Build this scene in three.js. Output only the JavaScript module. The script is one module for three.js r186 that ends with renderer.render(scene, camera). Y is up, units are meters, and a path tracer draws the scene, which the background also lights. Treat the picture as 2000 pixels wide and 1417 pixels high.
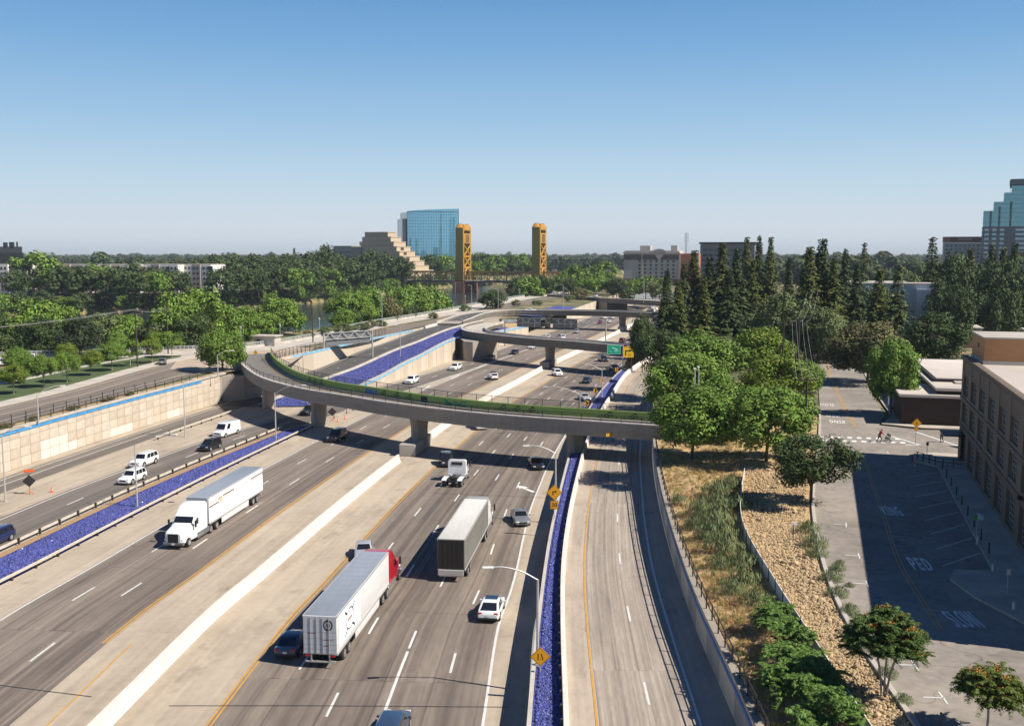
import * as THREE from 'three';
import { mergeGeometries, mergeVertices, toCreasedNormals } from 'three/addons/utils/BufferGeometryUtils.js';
import { RoundedBoxGeometry } from 'three/addons/geometries/RoundedBoxGeometry.js';
import { MarchingCubes } from 'three/addons/objects/MarchingCubes.js';
import { FontLoader } from 'three/addons/loaders/FontLoader.js';

// ---------------------------------------------------------------- camera, sky, sun, exposure
const scene = new THREE.Scene();
const camera = new THREE.PerspectiveCamera(39.95, 1024 / 725, 0.5, 12000);
camera.position.set(0, 31, 0);
camera.lookAt(0, 31 - Math.tan(6.335 * Math.PI / 180) * 100, -100);

const renderer = new THREE.WebGLRenderer({ antialias: true });
renderer.toneMapping = THREE.LinearToneMapping;
renderer.toneMappingExposure = 1.5;
renderer.shadowMap.enabled = true;

const SUN = new THREE.Vector3(0.92, 1, -0.2).normalize();
{ // clear summer sky: pale haze at the horizon, deep blue overhead
  const W = 256, H = 256, a = new Float32Array(W * H * 4);
  const EX = 1.5, stops = [[-90, .30, .28, .25], [-2, .50, .53, .56], [0, .69, .73, .78], [1.5, .665, .74, .805], [4, .52, .69, .82], [7, .355, .57, .79], [11, .205, .425, .715], [14.5, .125, .32, .62], [22, .058, .185, .46], [35, .024, .088, .28], [60, .012, .046, .175], [90, .008, .035, .145]].map(([e, ...c]) => [e, ...c.map((v) => v / EX)]);
  const at = (e) => { let i = 0; while (i < stops.length - 2 && stops[i + 1][0] < e) i++; const p = stops[i], q = stops[i + 1], t = Math.min(1, Math.max(0, (e - p[0]) / (q[0] - p[0]))); return [1, 2, 3].map((k) => p[k] + (q[k] - p[k]) * t); };
  for (let y = 0; y < H; y++) { const c = at(((y + .5) / H) * 180 - 90); for (let x = 0; x < W; x++) a.set([...c, 1], (y * W + x) * 4); }
  const t = new THREE.DataTexture(a, W, H, THREE.RGBAFormat, THREE.FloatType);
  t.mapping = THREE.EquirectangularReflectionMapping; t.magFilter = THREE.LinearFilter; t.minFilter = THREE.LinearFilter; t.needsUpdate = true;
  scene.background = t; scene.environment = t;
}
const sun = new THREE.DirectionalLight(new THREE.Color(1, .935, .84), 5);
sun.position.copy(SUN).multiplyScalar(400); sun.target.position.set(0, 0, -150);
sun.castShadow = true; sun.shadow.radius = 1; sun.shadow.mapSize.set(4096, 4096);
Object.assign(sun.shadow.camera, { left: -450, right: 450, top: 450, bottom: -450, near: 1, far: 1500 });
scene.add(sun, sun.target);
scene.fog = new THREE.FogExp2(0xc4d2de, 0.00007);

// ---------------------------------------------------------------- helpers
let seed = 12345;
const rnd = () => { seed = (seed * 1664525 + 1013904223) >>> 0; return seed / 4294967296; };
const rr = (a, b) => a + (b - a) * rnd();
const reseed = (s) => { seed = s >>> 0; for (let i = 0; i < 4; i++) rnd(); };
const lerp = (a, b, t) => a + (b - a) * t;
const clamp = (x, a = 0, b = 1) => Math.min(b, Math.max(a, x));
const names = new Map();
const numbered = (n) => { const k = names.get(n) || 0; names.set(n, k + 1); return k ? `${n}_${String(k).padStart(3, '0')}` : n; };
const ORD = ['first', 'second', 'third', 'fourth', 'fifth', 'sixth', 'seventh', 'eighth', 'ninth', 'tenth', 'eleventh', 'twelfth', 'thirteenth', 'fourteenth', 'fifteenth', 'sixteenth', 'seventeenth', 'eighteenth', 'nineteenth', 'twentieth'];
const TENS = ['', '', 'twenty', 'thirty', 'forty', 'fifty', 'sixty'];
const ord = (i) => i < 20 ? ORD[i] : (i % 10 === 9 ? TENS[Math.floor(i / 10) + 1].replace(/y$/, 'ieth') : `${TENS[Math.floor((i + 1) / 10)]}-${ORD[(i + 1) % 10 - 1]}`);
function shade(o) { o.castShadow = o.receiveShadow = true; return o; }
function thing(name, label, category, x = 0, y = 0, d = 0, turn = 0, group) {
  const o = new THREE.Group(); o.name = numbered(name); o.position.set(x, y, -d); o.rotation.y = turn;
  o.userData = { label, category }; if (group) o.userData.group = group; scene.add(o); return o;
}
function part(parent, name, geo, mat, label) { const m = shade(new THREE.Mesh(geo, mat)); m.name = name; if (label) m.userData.label = label; parent.add(m); return m; }
function tag(o, label, category, group) { o.name = numbered(o.name); o.userData = { label, category }; if (group) o.userData.group = group; scene.add(o); return o; }
function struct(name, geo, mat, label, category) { const m = shade(new THREE.Mesh(geo, mat)); m.name = numbered(name); m.userData = { kind: 'structure' }; if (label) Object.assign(m.userData, { label, category }); scene.add(m); return m; }
function copyOf(root, x, y, d, turn, label, group) { const r = root.clone(); r.name = numbered(root.name.replace(/_\d{3}$/, '')); r.position.set(x, y, -d); r.rotation.y = turn; r.userData = { ...root.userData, label }; if (group) r.userData.group = group; scene.add(r); return r; }

// --- textures
const lat = (n, s) => { const save = seed; reseed(s); const a = new Float32Array(n * n); for (let i = 0; i < a.length; i++) a[i] = rnd(); seed = save; return a; };
const L64 = lat(64, 7);
function vnoise(x, y, p) { // tileable value noise, period p lattice cells
  const xi = Math.floor(x), yi = Math.floor(y), fx = x - xi, fy = y - yi, u = fx * fx * (3 - 2 * fx), v = fy * fy * (3 - 2 * fy);
  const g = (i, j) => L64[((((j % p) + p) % p) * 37 + ((((i % p) + p) % p) * 11)) % 4096 * 1 % 4096];
  const h = (i, j) => { const a = ((i % p) + p) % p, b = ((j % p) + p) % p; return L64[(a * 131 + b * 71 + a * b * 13) & 4095]; };
  void g;
  return lerp(lerp(h(xi, yi), h(xi + 1, yi), u), lerp(h(xi, yi + 1), h(xi + 1, yi + 1), u), v);
}
const fbm = (u, v, base, oct) => { let s = 0, a = .5, f = base, n = 0; for (let i = 0; i < oct; i++) { s += a * vnoise(u * f, v * f, f); n += a; a *= .55; f *= 2; } return s / n; };
function tex(w, h, fn, srgb = true) {
  const a = new Uint8Array(w * h * 4);
  for (let y = 0; y < h; y++) for (let x = 0; x < w; x++) { const c = fn((x + .5) / w, (y + .5) / h, x, y), i = (y * w + x) * 4; if (typeof c === 'number') a[i] = a[i + 1] = a[i + 2] = clamp(c) * 255; else { a[i] = clamp(c[0]) * 255; a[i + 1] = clamp(c[1]) * 255; a[i + 2] = clamp(c[2]) * 255; } a[i + 3] = 255; }
  const t = new THREE.DataTexture(a, w, h); t.wrapS = t.wrapT = THREE.RepeatWrapping; t.magFilter = THREE.LinearFilter; t.minFilter = THREE.LinearMipmapLinearFilter; t.generateMipmaps = true; if (srgb) t.colorSpace = THREE.SRGBColorSpace; t.needsUpdate = true; return t;
}
const rep = (t, x, y = x) => { const c = t.clone(); c.repeat.set(x, y); c.needsUpdate = true; return c; };
const S = (lin) => lin <= .0031308 ? lin * 12.92 : 1.055 * Math.pow(lin, 1 / 2.4) - .055;   // linear albedo to the byte stored in a colour map
const mix3 = (a, b, t) => [lerp(a[0], b[0], t), lerp(a[1], b[1], t), lerp(a[2], b[2], t)];
const S3 = (c, k = 1) => [S(clamp(c[0] * k)), S(clamp(c[1] * k)), S(clamp(c[2] * k))];
// grain that multiplies any base colour
const grainTex = tex(512, 512, (u, v) => { const k = .82 + .26 * (fbm(u, v, 4, 6) - .5) * 2 * .8 + .1 * (fbm(u, v, 64, 2) - .5); return [S(clamp(k)), S(clamp(k * .995)), S(clamp(k * .985))]; });
const grainBump = tex(256, 256, (u, v) => fbm(u, v, 16, 4), false);
const streakTex = tex(512, 512, (u, v) => { // weathered vertical concrete: runs and blotches, u along the wall, v up
  const k = .84 + .22 * (fbm(u, v, 6, 5) - .5) + .2 * (fbm(u * 1, v * .08, 32, 3) - .5) + .06 * (fbm(u, v, 64, 2) - .5); return [S(clamp(k)), S(clamp(k * .985)), S(clamp(k * .96))]; });
const lin = (r, g, b) => new THREE.Color().setRGB(r, g, b);
const mats = new Map();
function M(key, o) { if (!mats.has(key)) mats.set(key, new THREE.MeshStandardMaterial({ roughness: .85, ...o })); return mats.get(key); }
function P(key, o) { if (!mats.has(key)) mats.set(key, new THREE.MeshPhysicalMaterial({ roughness: .4, ...o })); return mats.get(key); }
const gr = (k) => rep(grainTex, k), sr = (a, b = a) => rep(streakTex, a, b);
const MC = {
  conc: M('conc', { color: lin(.41, .355, .285), map: gr(1 / 9), roughness: .92 }),
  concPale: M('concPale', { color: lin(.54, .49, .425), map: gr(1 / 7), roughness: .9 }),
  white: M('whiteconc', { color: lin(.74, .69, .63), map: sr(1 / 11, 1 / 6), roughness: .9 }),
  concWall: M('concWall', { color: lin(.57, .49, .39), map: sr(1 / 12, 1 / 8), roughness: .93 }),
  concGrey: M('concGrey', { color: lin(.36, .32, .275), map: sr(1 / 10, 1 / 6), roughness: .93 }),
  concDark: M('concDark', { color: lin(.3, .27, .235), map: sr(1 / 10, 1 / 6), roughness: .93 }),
  paint: M('paint', { color: lin(.78, .77, .73), map: gr(1 / 2.3), roughness: .6 }),
  yellow: M('yellowpaint', { color: lin(.66, .36, .075), map: gr(1 / 2.3), roughness: .6 }),
  stripe: M('bluestripe', { color: lin(.07, .31, .62), map: gr(1 / 3), roughness: .7 }),
  steel: M('steel', { color: lin(.55, .54, .52), metalness: .55, roughness: .5 }),
  galv: M('galv', { color: lin(.46, .45, .43), metalness: .35, roughness: .55 }),
  iron: M('iron', { color: lin(.022, .02, .019), roughness: .6 }),
  brownIron: M('brownIron', { color: lin(.06, .04, .03), roughness: .7 }),
  wood: M('wood', { color: lin(.06, .045, .035), map: gr(1 / 2), roughness: .9 }),
  black: M('black', { color: lin(.012, .012, .013), roughness: .7 }),
  rubber: M('rubber', { color: lin(.018, .018, .018), roughness: .9 }),
  glass: P('carglass', { color: lin(.012, .014, .017), roughness: .06, metalness: 0, clearcoat: 1, clearcoatRoughness: .05 }),
  rim: M('rim', { color: lin(.6, .6, .61), metalness: .7, roughness: .35 }),
  chrome: M('chrome', { color: lin(.75, .75, .76), metalness: .9, roughness: .2 }),
  tail: M('tail', { color: lin(.45, .012, .012), roughness: .25 }),
  head: M('head', { color: lin(.75, .77, .8), roughness: .15, metalness: .3 }),
  plate: M('plate', { color: lin(.7, .7, .7), roughness: .5 }),
  orange: M('orange', { color: lin(.75, .12, .015), roughness: .6 }),
  signYellow: M('signYellow', { color: lin(.75, .37, .01), roughness: .5 }),
  signGreen: M('signGreen', { color: lin(.0, .2, .11), roughness: .5 }),
  signBack: M('signBack', { color: lin(.17, .175, .175), metalness: .3, roughness: .6 }),
};

// --- plan curves: arrays of [x, d]; d is metres ahead of the camera, world z = -d
function resample(pts, step = 3) {
  const c = new THREE.CatmullRomCurve3(pts.map((p) => new THREE.Vector3(p[0], 0, p[1])), false, 'centripetal');
  const n = Math.max(2, Math.ceil(c.getLength() / step)); return c.getSpacedPoints(n).map((v) => [v.x, v.z]);
}
function normals(P) { return P.map((p, i) => { const a = P[Math.max(0, i - 1)], b = P[Math.min(P.length - 1, i + 1)], dx = b[0] - a[0], dd = b[1] - a[1], l = Math.hypot(dx, dd) || 1; return [dd / l, -dx / l]; }); } // right-hand side
function shiftPath(P, o) { const N = normals(P); return P.map((p, i) => { const k = typeof o === 'function' ? o(p[1], i) : o; return [p[0] + N[i][0] * k, p[1] + N[i][1] * k]; }); }
const table = (T) => (d) => { if (d <= T[0][0]) return T[0][1]; for (let i = 1; i < T.length; i++) if (d <= T[i][0]) { const t = (d - T[i - 1][0]) / (T[i][0] - T[i - 1][0]), s = t * t * (3 - 2 * t); return lerp(T[i - 1][1], T[i][1], lerp(t, s, .5)); } return T[T.length - 1][1]; };
const cut = (P, a, b) => P.filter((p) => p[1] >= a && p[1] <= b);
const lens = (P) => { const l = [0]; for (let i = 1; i < P.length; i++) l.push(l[i - 1] + Math.hypot(P[i][0] - P[i - 1][0], P[i][1] - P[i - 1][1])); return l; };
function along(P, s) { const L = lens(P); let i = 1; while (i < P.length - 1 && L[i] < s) i++; const t = (s - L[i - 1]) / (L[i] - L[i - 1] || 1), a = P[i - 1], b = P[i]; return { x: lerp(a[0], b[0], t), d: lerp(a[1], b[1], t), turn: -Math.atan2(b[0] - a[0], b[1] - a[1]) }; }
/** sweeps a cross-section [[offset right, height], ...] along a plan path; base(d, s) adds height. uv: u metres along, v metres round the section */
function sweep(P, prof, { base = 0, closed = true, caps = closed, scaleY = null } = {}) {
  const N = normals(P), L = lens(P), pos = [], uv = [], B = (i) => typeof base === 'function' ? base(P[i][1], L[i]) : base, K = (i) => scaleY ? scaleY(P[i][1], L[i]) : 1;
  const pt = (i, k) => [P[i][0] + N[i][0] * prof[k][0], B(i) + prof[k][1] * K(i), -(P[i][1] + N[i][1] * prof[k][0])];
  const m = closed ? prof.length : prof.length - 1, acc = [0];
  for (let k = 0; k < m; k++) { const a = prof[k], b = prof[(k + 1) % prof.length]; acc.push(acc[k] + Math.hypot(b[0] - a[0], b[1] - a[1])); }
  for (let i = 0; i < P.length - 1; i++) for (let k = 0; k < m; k++) {
    const q = (k + 1) % prof.length, a = pt(i, k), b = pt(i + 1, k), c = pt(i + 1, q), d = pt(i, q);
    pos.push(...a, ...c, ...b, ...a, ...d, ...c);
    uv.push(L[i], acc[k], L[i + 1], acc[k + 1], L[i + 1], acc[k], L[i], acc[k], L[i], acc[k + 1], L[i + 1], acc[k + 1]);
  }
  if (caps) { const sh = THREE.ShapeUtils.triangulateShape(prof.map((p) => new THREE.Vector2(p[0], p[1])), []); for (const [i, flip] of [[0, false], [P.length - 1, true]]) for (const t of sh) { const o = flip ? [t[0], t[1], t[2]] : [t[2], t[1], t[0]]; for (const k of o) { pos.push(...pt(i, k)); uv.push(prof[k][0], prof[k][1]); } } }
  const g = new THREE.BufferGeometry(); g.setAttribute('position', new THREE.Float32BufferAttribute(pos, 3)); g.setAttribute('uv', new THREE.Float32BufferAttribute(uv, 2)); g.computeVertexNormals(); return g;
}
/** surface between two plan curves of equal count; yL, yR numbers or functions of d; uv in metres (u across, v along) */
function between(A, B, yL = 0, yR = yL, { nu = 1, rough = 0 } = {}) {
  const n = Math.min(A.length, B.length), L = lens(A), pos = [], uv = [], idx = [], f = (y, d) => typeof y === 'function' ? y(d) : y;
  for (let i = 0; i < n; i++) for (let k = 0; k <= nu; k++) { const t = k / nu, x = lerp(A[i][0], B[i][0], t), d = lerp(A[i][1], B[i][1], t), w = Math.hypot(A[i][0] - B[i][0], A[i][1] - B[i][1]); pos.push(x, lerp(f(yL, A[i][1]), f(yR, B[i][1]), t) + (rough && k && k < nu ? rough * (fbm(x / 40 + 9, d / 40 + 9, 16, 3) - .5) : 0), -d); uv.push(w * t, L[i]); }
  for (let i = 0; i < n - 1; i++) for (let k = 0; k < nu; k++) { const a = i * (nu + 1) + k, b = a + 1, c = a + nu + 1, d = c + 1; idx.push(a, b, d, a, d, c); }
  const g = new THREE.BufferGeometry(); g.setAttribute('position', new THREE.Float32BufferAttribute(pos, 3)); g.setAttribute('uv', new THREE.Float32BufferAttribute(uv, 2)); g.setIndex(idx); g.computeVertexNormals(); return g;
}
/** flat polygon in plan [x, d] at height y, uv in metres */
function slab(pts, y, holes = []) {
  const s = new THREE.Shape(pts.map((p) => new THREE.Vector2(p[0], p[1]))); for (const h of holes) s.holes.push(new THREE.Path(h.map((p) => new THREE.Vector2(p[0], p[1]))));
  const g = new THREE.ShapeGeometry(s); const a = g.attributes.position; for (let i = 0; i < a.count; i++) a.setXYZ(i, a.getX(i), y, -a.getY(i)); g.computeVertexNormals(); if (g.attributes.normal.getY(0) < 0) { const ix = g.index.array; for (let i = 0; i < ix.length; i += 3) { const t = ix[i]; ix[i] = ix[i + 1]; ix[i + 1] = t; } g.computeVertexNormals(); } return g;
}
/** raised polygon with sides */
function plinth(pts, y0, y1) { const s = new THREE.Shape(pts.map((p) => new THREE.Vector2(p[0], p[1]))); const g = new THREE.ExtrudeGeometry(s, { depth: y1 - y0, bevelEnabled: false, curveSegments: 6 }); g.rotateX(-Math.PI / 2); g.translate(0, y0, 0); return g; }
const box = (w, h, d, x = 0, y = 0, z = 0) => new THREE.BoxGeometry(w, h, d).translate(x, y, z);
const rbox = (w, h, d, r, x = 0, y = 0, z = 0, s = 2) => new RoundedBoxGeometry(w, h, d, s, r).translate(x, y, z);
const cyl = (r0, r1, h, n = 10) => new THREE.CylinderGeometry(r1, r0, h, n).translate(0, h / 2, 0);
function bar(a, b, r, n = 6, r2 = r) { const A = new THREE.Vector3(...a), B = new THREE.Vector3(...b), v = B.clone().sub(A), g = new THREE.CylinderGeometry(r2, r, v.length(), n); g.translate(0, v.length() / 2, 0); g.applyQuaternion(new THREE.Quaternion().setFromUnitVectors(new THREE.Vector3(0, 1, 0), v.normalize())); g.translate(A.x, A.y, A.z); return g; }
function beam(a, b, w, h = w) { const A = new THREE.Vector3(...a), B = new THREE.Vector3(...b), v = B.clone().sub(A), g = new THREE.BoxGeometry(w, h, v.length()); const m = new THREE.Matrix4().lookAt(new THREE.Vector3(), v, Math.abs(v.x) + Math.abs(v.z) < 1e-4 ? new THREE.Vector3(1, 0, 0) : new THREE.Vector3(0, 1, 0)); g.applyMatrix4(m); const c = A.add(B).multiplyScalar(.5); g.translate(c.x, c.y, c.z); return g; }
const tube = (pts, r, n = 12, k = 6) => new THREE.TubeGeometry(new THREE.CatmullRomCurve3(pts.map((p) => new THREE.Vector3(...p))), n, r, k, false);
const merge = (list) => mergeGeometries(list.map((g) => { const q = g.index ? g.toNonIndexed() : g; for (const k of Object.keys(q.attributes)) if (!['position', 'normal', 'uv'].includes(k)) q.deleteAttribute(k); return q; }), false);
function canvasTex(w, h, draw) { const c = document.createElement('canvas'); c.width = w; c.height = h; const x = c.getContext('2d'); draw(x, w, h); const t = new THREE.CanvasTexture(c); t.colorSpace = THREE.SRGBColorSpace; return t; }
const font = await new FontLoader().loadAsync('fonts/droid/droid_sans_bold.typeface.json');

// ---------------------------------------------------------------- plan of the place
const med = resample([[-29.6, -10], [-28.5, 30], [-26.8, 62], [-25.4, 83], [-24.3, 91], [-21.1, 117], [-16.9, 146], [-11, 180], [-4.7, 211], [-.5, 227.5], [10, 270], [26.5, 330], [44, 396], [60, 460], [76.5, 533], [101, 640]], 3.2);
const off = (o, a = -5, b = 640) => cut(shiftPath(med, typeof o === 'number' ? o : table(o)), a, b);
const oNBy = [[62, 6.6], [127, 6.1], [200, 6]], oNBe = [[62, 24.9], [90, 24.4], [127, 22.9], [154, 22.3], [200, 21.7]], oNBw = [[58, 27.8], [90, 27.3], [103, 26.9], [134, 25.8], [161, 24.6], [183, 24], [203, 23.7], [248, 24]];
const stripL = resample([[-.6, 20], [0, 40], [.9, 58.7], [1.4, 67.6], [2.7, 86.5], [4.1, 103.2], [7.3, 133.7], [10.5, 161.3], [14, 182.6], [18.4, 207], [27.6, 248], [31.6, 262]], 2.5);
const stripR = resample([[1.9, 20], [2.5, 40], [3.3, 58.7], [3.8, 72.3], [4.6, 87.9], [6, 104], [8.3, 124.6], [11.9, 152.3], [18.5, 188.9], [26.8, 223.1], [35.4, 243], [44, 251], [54, 255]], 2.5);
const rampWall = resample([[12.8, 20], [13.3, 40], [13.9, 58.7], [14.4, 77.6], [16.7, 109.5], [21.2, 148.2], [28.7, 190], [36.5, 212], [46, 228], [56, 240]], 2.5);
const lowWall = resample([[18.8, 20], [18.9, 48], [19.4, 60], [20.0, 74], [21.4, 90.6], [27, 113.5], [33, 135], [39, 160]], 2.5);
const streetL = resample([[21, 15], [21, 35], [21.6, 51.6], [23.4, 69], [29.2, 94.4], [42.2, 135], [54.3, 174.7], [71, 234], [88, 290]], 2.5);
const bankN = resample([[-420, 20], [-280, 110], [-180, 200], [-120, 256], [-90, 285], [-72, 315], [-61, 340], [-46, 385], [-36, 415], [-27, 445], [-19, 475], [-9, 510], [1, 545], [18, 600], [36, 660], [62, 740], [110, 850], [220, 1080], [420, 1500]], 12);
const bankF = resample([[-900, 20], [-600, 250], [-420, 400], [-250, 520], [-146, 630], [-112, 760], [-78, 900], [-5, 1080], [140, 1350], [300, 1640]], 14);

// ---------------------------------------------------------------- ground, river
const grassTex = tex(512, 512, (u, v) => { const a = fbm(u, v, 5, 6), b = fbm(u + .3, v + .7, 40, 3); return S3(mix3(mix3([.07, .085, .03], [.25, .18, .085], clamp((a - .42) * 5)), [.3, .23, .13], clamp((b - .55) * 2.2))); });
const dryTex = tex(512, 512, (u, v) => { const a = fbm(u, v, 6, 6), b = fbm(u + .2, v + .4, 64, 2), c = fbm(u + .6, v + .1, 9, 4); return S3(mix3(mix3([.56, .39, .19], [.34, .2, .085], clamp((a - .45) * 4)), mix3([.55, .42, .24], [.13, .11, .045], clamp((c - .5) * 5)), clamp((b - .4) * 1.6)) ); });
const grassBump = tex(256, 256, (u, v) => fbm(u, v, 32, 3), false);
const groundMat = M('groundmat', { map: rep(grassTex, 1 / 34), roughness: 1 });
const dryMat = M('drymat', { map: rep(dryTex, 1 / 9), bumpMap: rep(grassBump, 1 / 2), bumpScale: .12, roughness: 1 });
const lawnMat = M('lawn', { color: lin(.075, .11, .03), map: gr(1 / 6), roughness: 1 });
const trench = [...streetL.filter((p) => p[1] <= 150), [22.2, 150], ...rampWall.filter((p) => p[1] > 151), [60, 248], [56, 256], [40, 259], ...off(25.2, 262, 640), ...off(-53.4, -4, 640).reverse()];
struct('ground', slab([[-9000, -2500], [9000, -2500], [9000, 11000], [-9000, 11000]], 5.82, [trench, [...bankN, ...bankF.slice().reverse()]]), groundMat);
struct('river', slab([...shiftPath(bankN, 6), ...shiftPath(bankF, -6).reverse()], -2), P('water', { color: lin(.028, .045, .05), roughness: .09, ior: 1.33, bumpMap: rep(tex(256, 256, (u, v) => .6 * fbm(u, v * .35, 24, 3) + .4 * fbm(u, v * .5, 48, 2), false), 1 / 26), bumpScale: .16 }));
struct('river_bank', between(bankN, shiftPath(bankN, -13), 5.83, -2.6, { nu: 3, rough: 2 }), dryMat);
struct('river_bank', between(bankF, shiftPath(bankF, 7), 5.83, -2.6, { nu: 3, rough: 1 }), groundMat);

// ---------------------------------------------------------------- freeway
function laneTex(lanes, s, dark, light, wear) {
  const w = 96 * lanes, h = 1024; reseed(s); const tone = [...Array(lanes)].map(() => rr(-.22, .22)), spots = [...Array(40)].map(() => [rnd(), rnd(), rr(.3, 1.2)]);
  return tex(w, h, (u, v, x, y) => {
    const l = u * lanes, i = Math.min(lanes - 1, Math.floor(l)), f = l - i;
    const oil = Math.exp(-(((f - .5) / .16) ** 2)), tr = Math.exp(-(((f - .25) / .1) ** 2)) + Math.exp(-(((f - .75) / .1) ** 2));
    const streak = fbm(u, v * .03, 48, 3) - .5, blot = fbm(u, v, 7, 5) - .5, fine = fbm(u, v, 64, 2) - .5;
    let k = .45 + tone[i] * .7 + wear * (.42 * oil + .12 * tr) + streak * 1.0 + blot * .6;
    k += Math.abs(f) < .018 || Math.abs(f - 1) < .018 ? .3 : 0;
    k += (y % 205) < 2 && vnoise(l * 3, i, 64) > .35 ? .35 : 0;
    const c = mix3(light, dark, clamp(k)); return S3(c, 1 + fine * .25);
  });
}
const nbTex = laneTex(5, 31, [.092, .073, .06], [.24, .195, .155], .7), sbTex = laneTex(3, 57, [.1, .08, .066], [.27, .22, .175], .6), exTex = laneTex(2, 91, [.092, .078, .066], [.2, .168, .14], .5);
const shoulderTex = tex(1024, 1024, (u, v) => { const k = .85 + .3 * (fbm(u, v, 5, 6) - .5) + .28 * (fbm(u, v * .04, 40, 3) - .5) + .14 * (fbm(u, v, 64, 2) - .5), st = clamp((fbm(u + .4, v + .2, 11, 4) - .66) * 5) * .25; return [S(clamp(k - st)), S(clamp((k - st) * .99)), S(clamp((k - st) * .97))]; });
const mShoulder = M('shouldermat', { color: lin(.46, .385, .295), map: rep(shoulderTex, 1 / 26, 1 / 40), roughness: .93, bumpMap: rep(grainBump, 1 / 2), bumpScale: .004 });
const fw = struct('freeway', between(off(-53.2, 0, 640), off(oNBw, 0, 640).concat([]), 0), mShoulder);
const oExC = [[60, 34.3], [120, 34], [150, 32.6], [190, 28], [225, 24.6], [262, 22.2], [300, 21.6]];   // two-lane exit road left of the southbound lanes
part(fw, 'northbound_lanes', between(off(oNBy), off(oNBe), .004), M('nbm', { map: rep(nbTex, 1 / 17.6, 1 / 74), roughness: .88 }));
part(fw, 'southbound_lanes', between(off(-18), off(-6.4), .004), M('sbm', { map: rep(sbTex, 1 / 11.6, 1 / 83), roughness: .88 }));
const exL = oExC.map(([d, o]) => [d, -o - 4.3]), exR = oExC.map(([d, o]) => [d, -o + 3.8]);
part(fw, 'exit_lanes', between(off(exL, 0, 560), off(exR, 0, 560), .008), M('exm', { map: rep(exTex, 1 / 8.2, 1 / 67), roughness: .88 }));
const connH = table([[200, 0], [245, 1.5], [285, 3.8], [325, 6], [375, 7]]);
part(fw, 'ramp_lane', between(off(-51.4, 0, 202), off(-45.8, 0, 202), .004), M('rampm', { map: rep(exTex, 1 / 5.6, 1 / 51), roughness: .88 }));
const line = (P, w, y, m, parent, name) => part(parent, name, sweep(P, [[-w / 2, 0], [w / 2, 0]], { closed: false, base: y }), m);
line(off(oNBe.map(([d, o]) => [d, o - .1])), .2, .012, MC.paint, fw, 'edge_line');
for (const k of [0, .28]) line(off(oNBy.map(([d, o]) => [d, o + k])), .15, .012, MC.yellow, fw, 'yellow_line');
for (const k of [0, .28]) line(off(-6.5 - k, 75, 640), .15, .012, MC.yellow, fw, 'yellow_line');
line(off([[40, -3.4], [62, -3.9], [78, -4.4]], 20, 78), .15, .012, MC.yellow, fw, 'yellow_line');
line(off(-17.8), .2, .012, MC.paint, fw, 'edge_line');
line(off(exL.map(([d, o]) => [d, o + .5]), 30, 300), .18, .016, MC.paint, fw, 'edge_line');
line(off(exR.map(([d, o]) => [d, o - .1]), 192, 330), .25, .016, MC.paint, fw, 'edge_line');
line(off(-48.6, 60, 175), .15, .012, MC.paint, fw, 'edge_line'); line(off(-50.6, 120, 200), .15, .012, MC.paint, fw, 'edge_line');
function dashes(offs, phase, a, b, len = 3.66, per = 14.63, w = .19, m = MC.paint, parent = fw, y = .016, name = 'lane_dash') {
  const Pth = Array.isArray(offs[0]) && offs[0].length === 2 && offs.path ? offs : off(offs, a - 20, b + 20), L = lens(Pth);
  let s0 = 0; for (let i = 0; i < Pth.length; i++) if (Pth[i][1] >= phase) { s0 = L[i] - (Pth[i][1] - phase) ; break; }
  s0 = s0 - Math.floor((phase - a) / per) * per;
  for (let s = s0; s < L[L.length - 1] - len; s += per) { const p = along(Pth, s), q = along(Pth, s + len / 2), r = along(Pth, s + len); if (p.d < a || r.d > b) continue; part(parent, name, sweep([[p.x, p.d], [q.x, q.d], [r.x, r.d]], [[-w / 2, 0], [w / 2, 0]], { closed: false, base: y }), m); }
}
const mid = (k, far) => oNBy.map(([d, o]) => [d, 0]) && [60, 75, 90, 110, 127, 154, 175, 200, 240].map((d) => { const y = table(oNBy)(d), e = table(oNBe)(d); return [d, y + (e - y) * k * lerp(.208, .2, clamp((d - 90) / 110))]; });
dashes(mid(1), 57, 20, 520); dashes(mid(2), 64, 20, 520); dashes(mid(3), 75.6, 20, 520); dashes(mid(4), 71, 20, 520);
dashes(-10.6, 73.1, 20, 520); dashes(-14.3, 86.4, 20, 520);
dashes(oExC.map(([d, o]) => [d, -o]), 120.4, 40, 330);
line(off(mid(3), 62, 76), .22, .02, MC.paint, fw, 'lane_line');
for (const [x0, d0, x1, d1] of [[-23.6, 65.6, -.2, 65.4], [-44, 70.5, -29.5, 67], [4.5, 124, -10, 126.5]]) part(fw, 'pavement_joint', sweep([[x0, d0], [lerp(x0, x1, .4), lerp(d0, d1, .4) + .1], [x1, d1]], [[-.04, 0], [.04, 0]], { closed: false, base: .022 }), MC.black);
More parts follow.
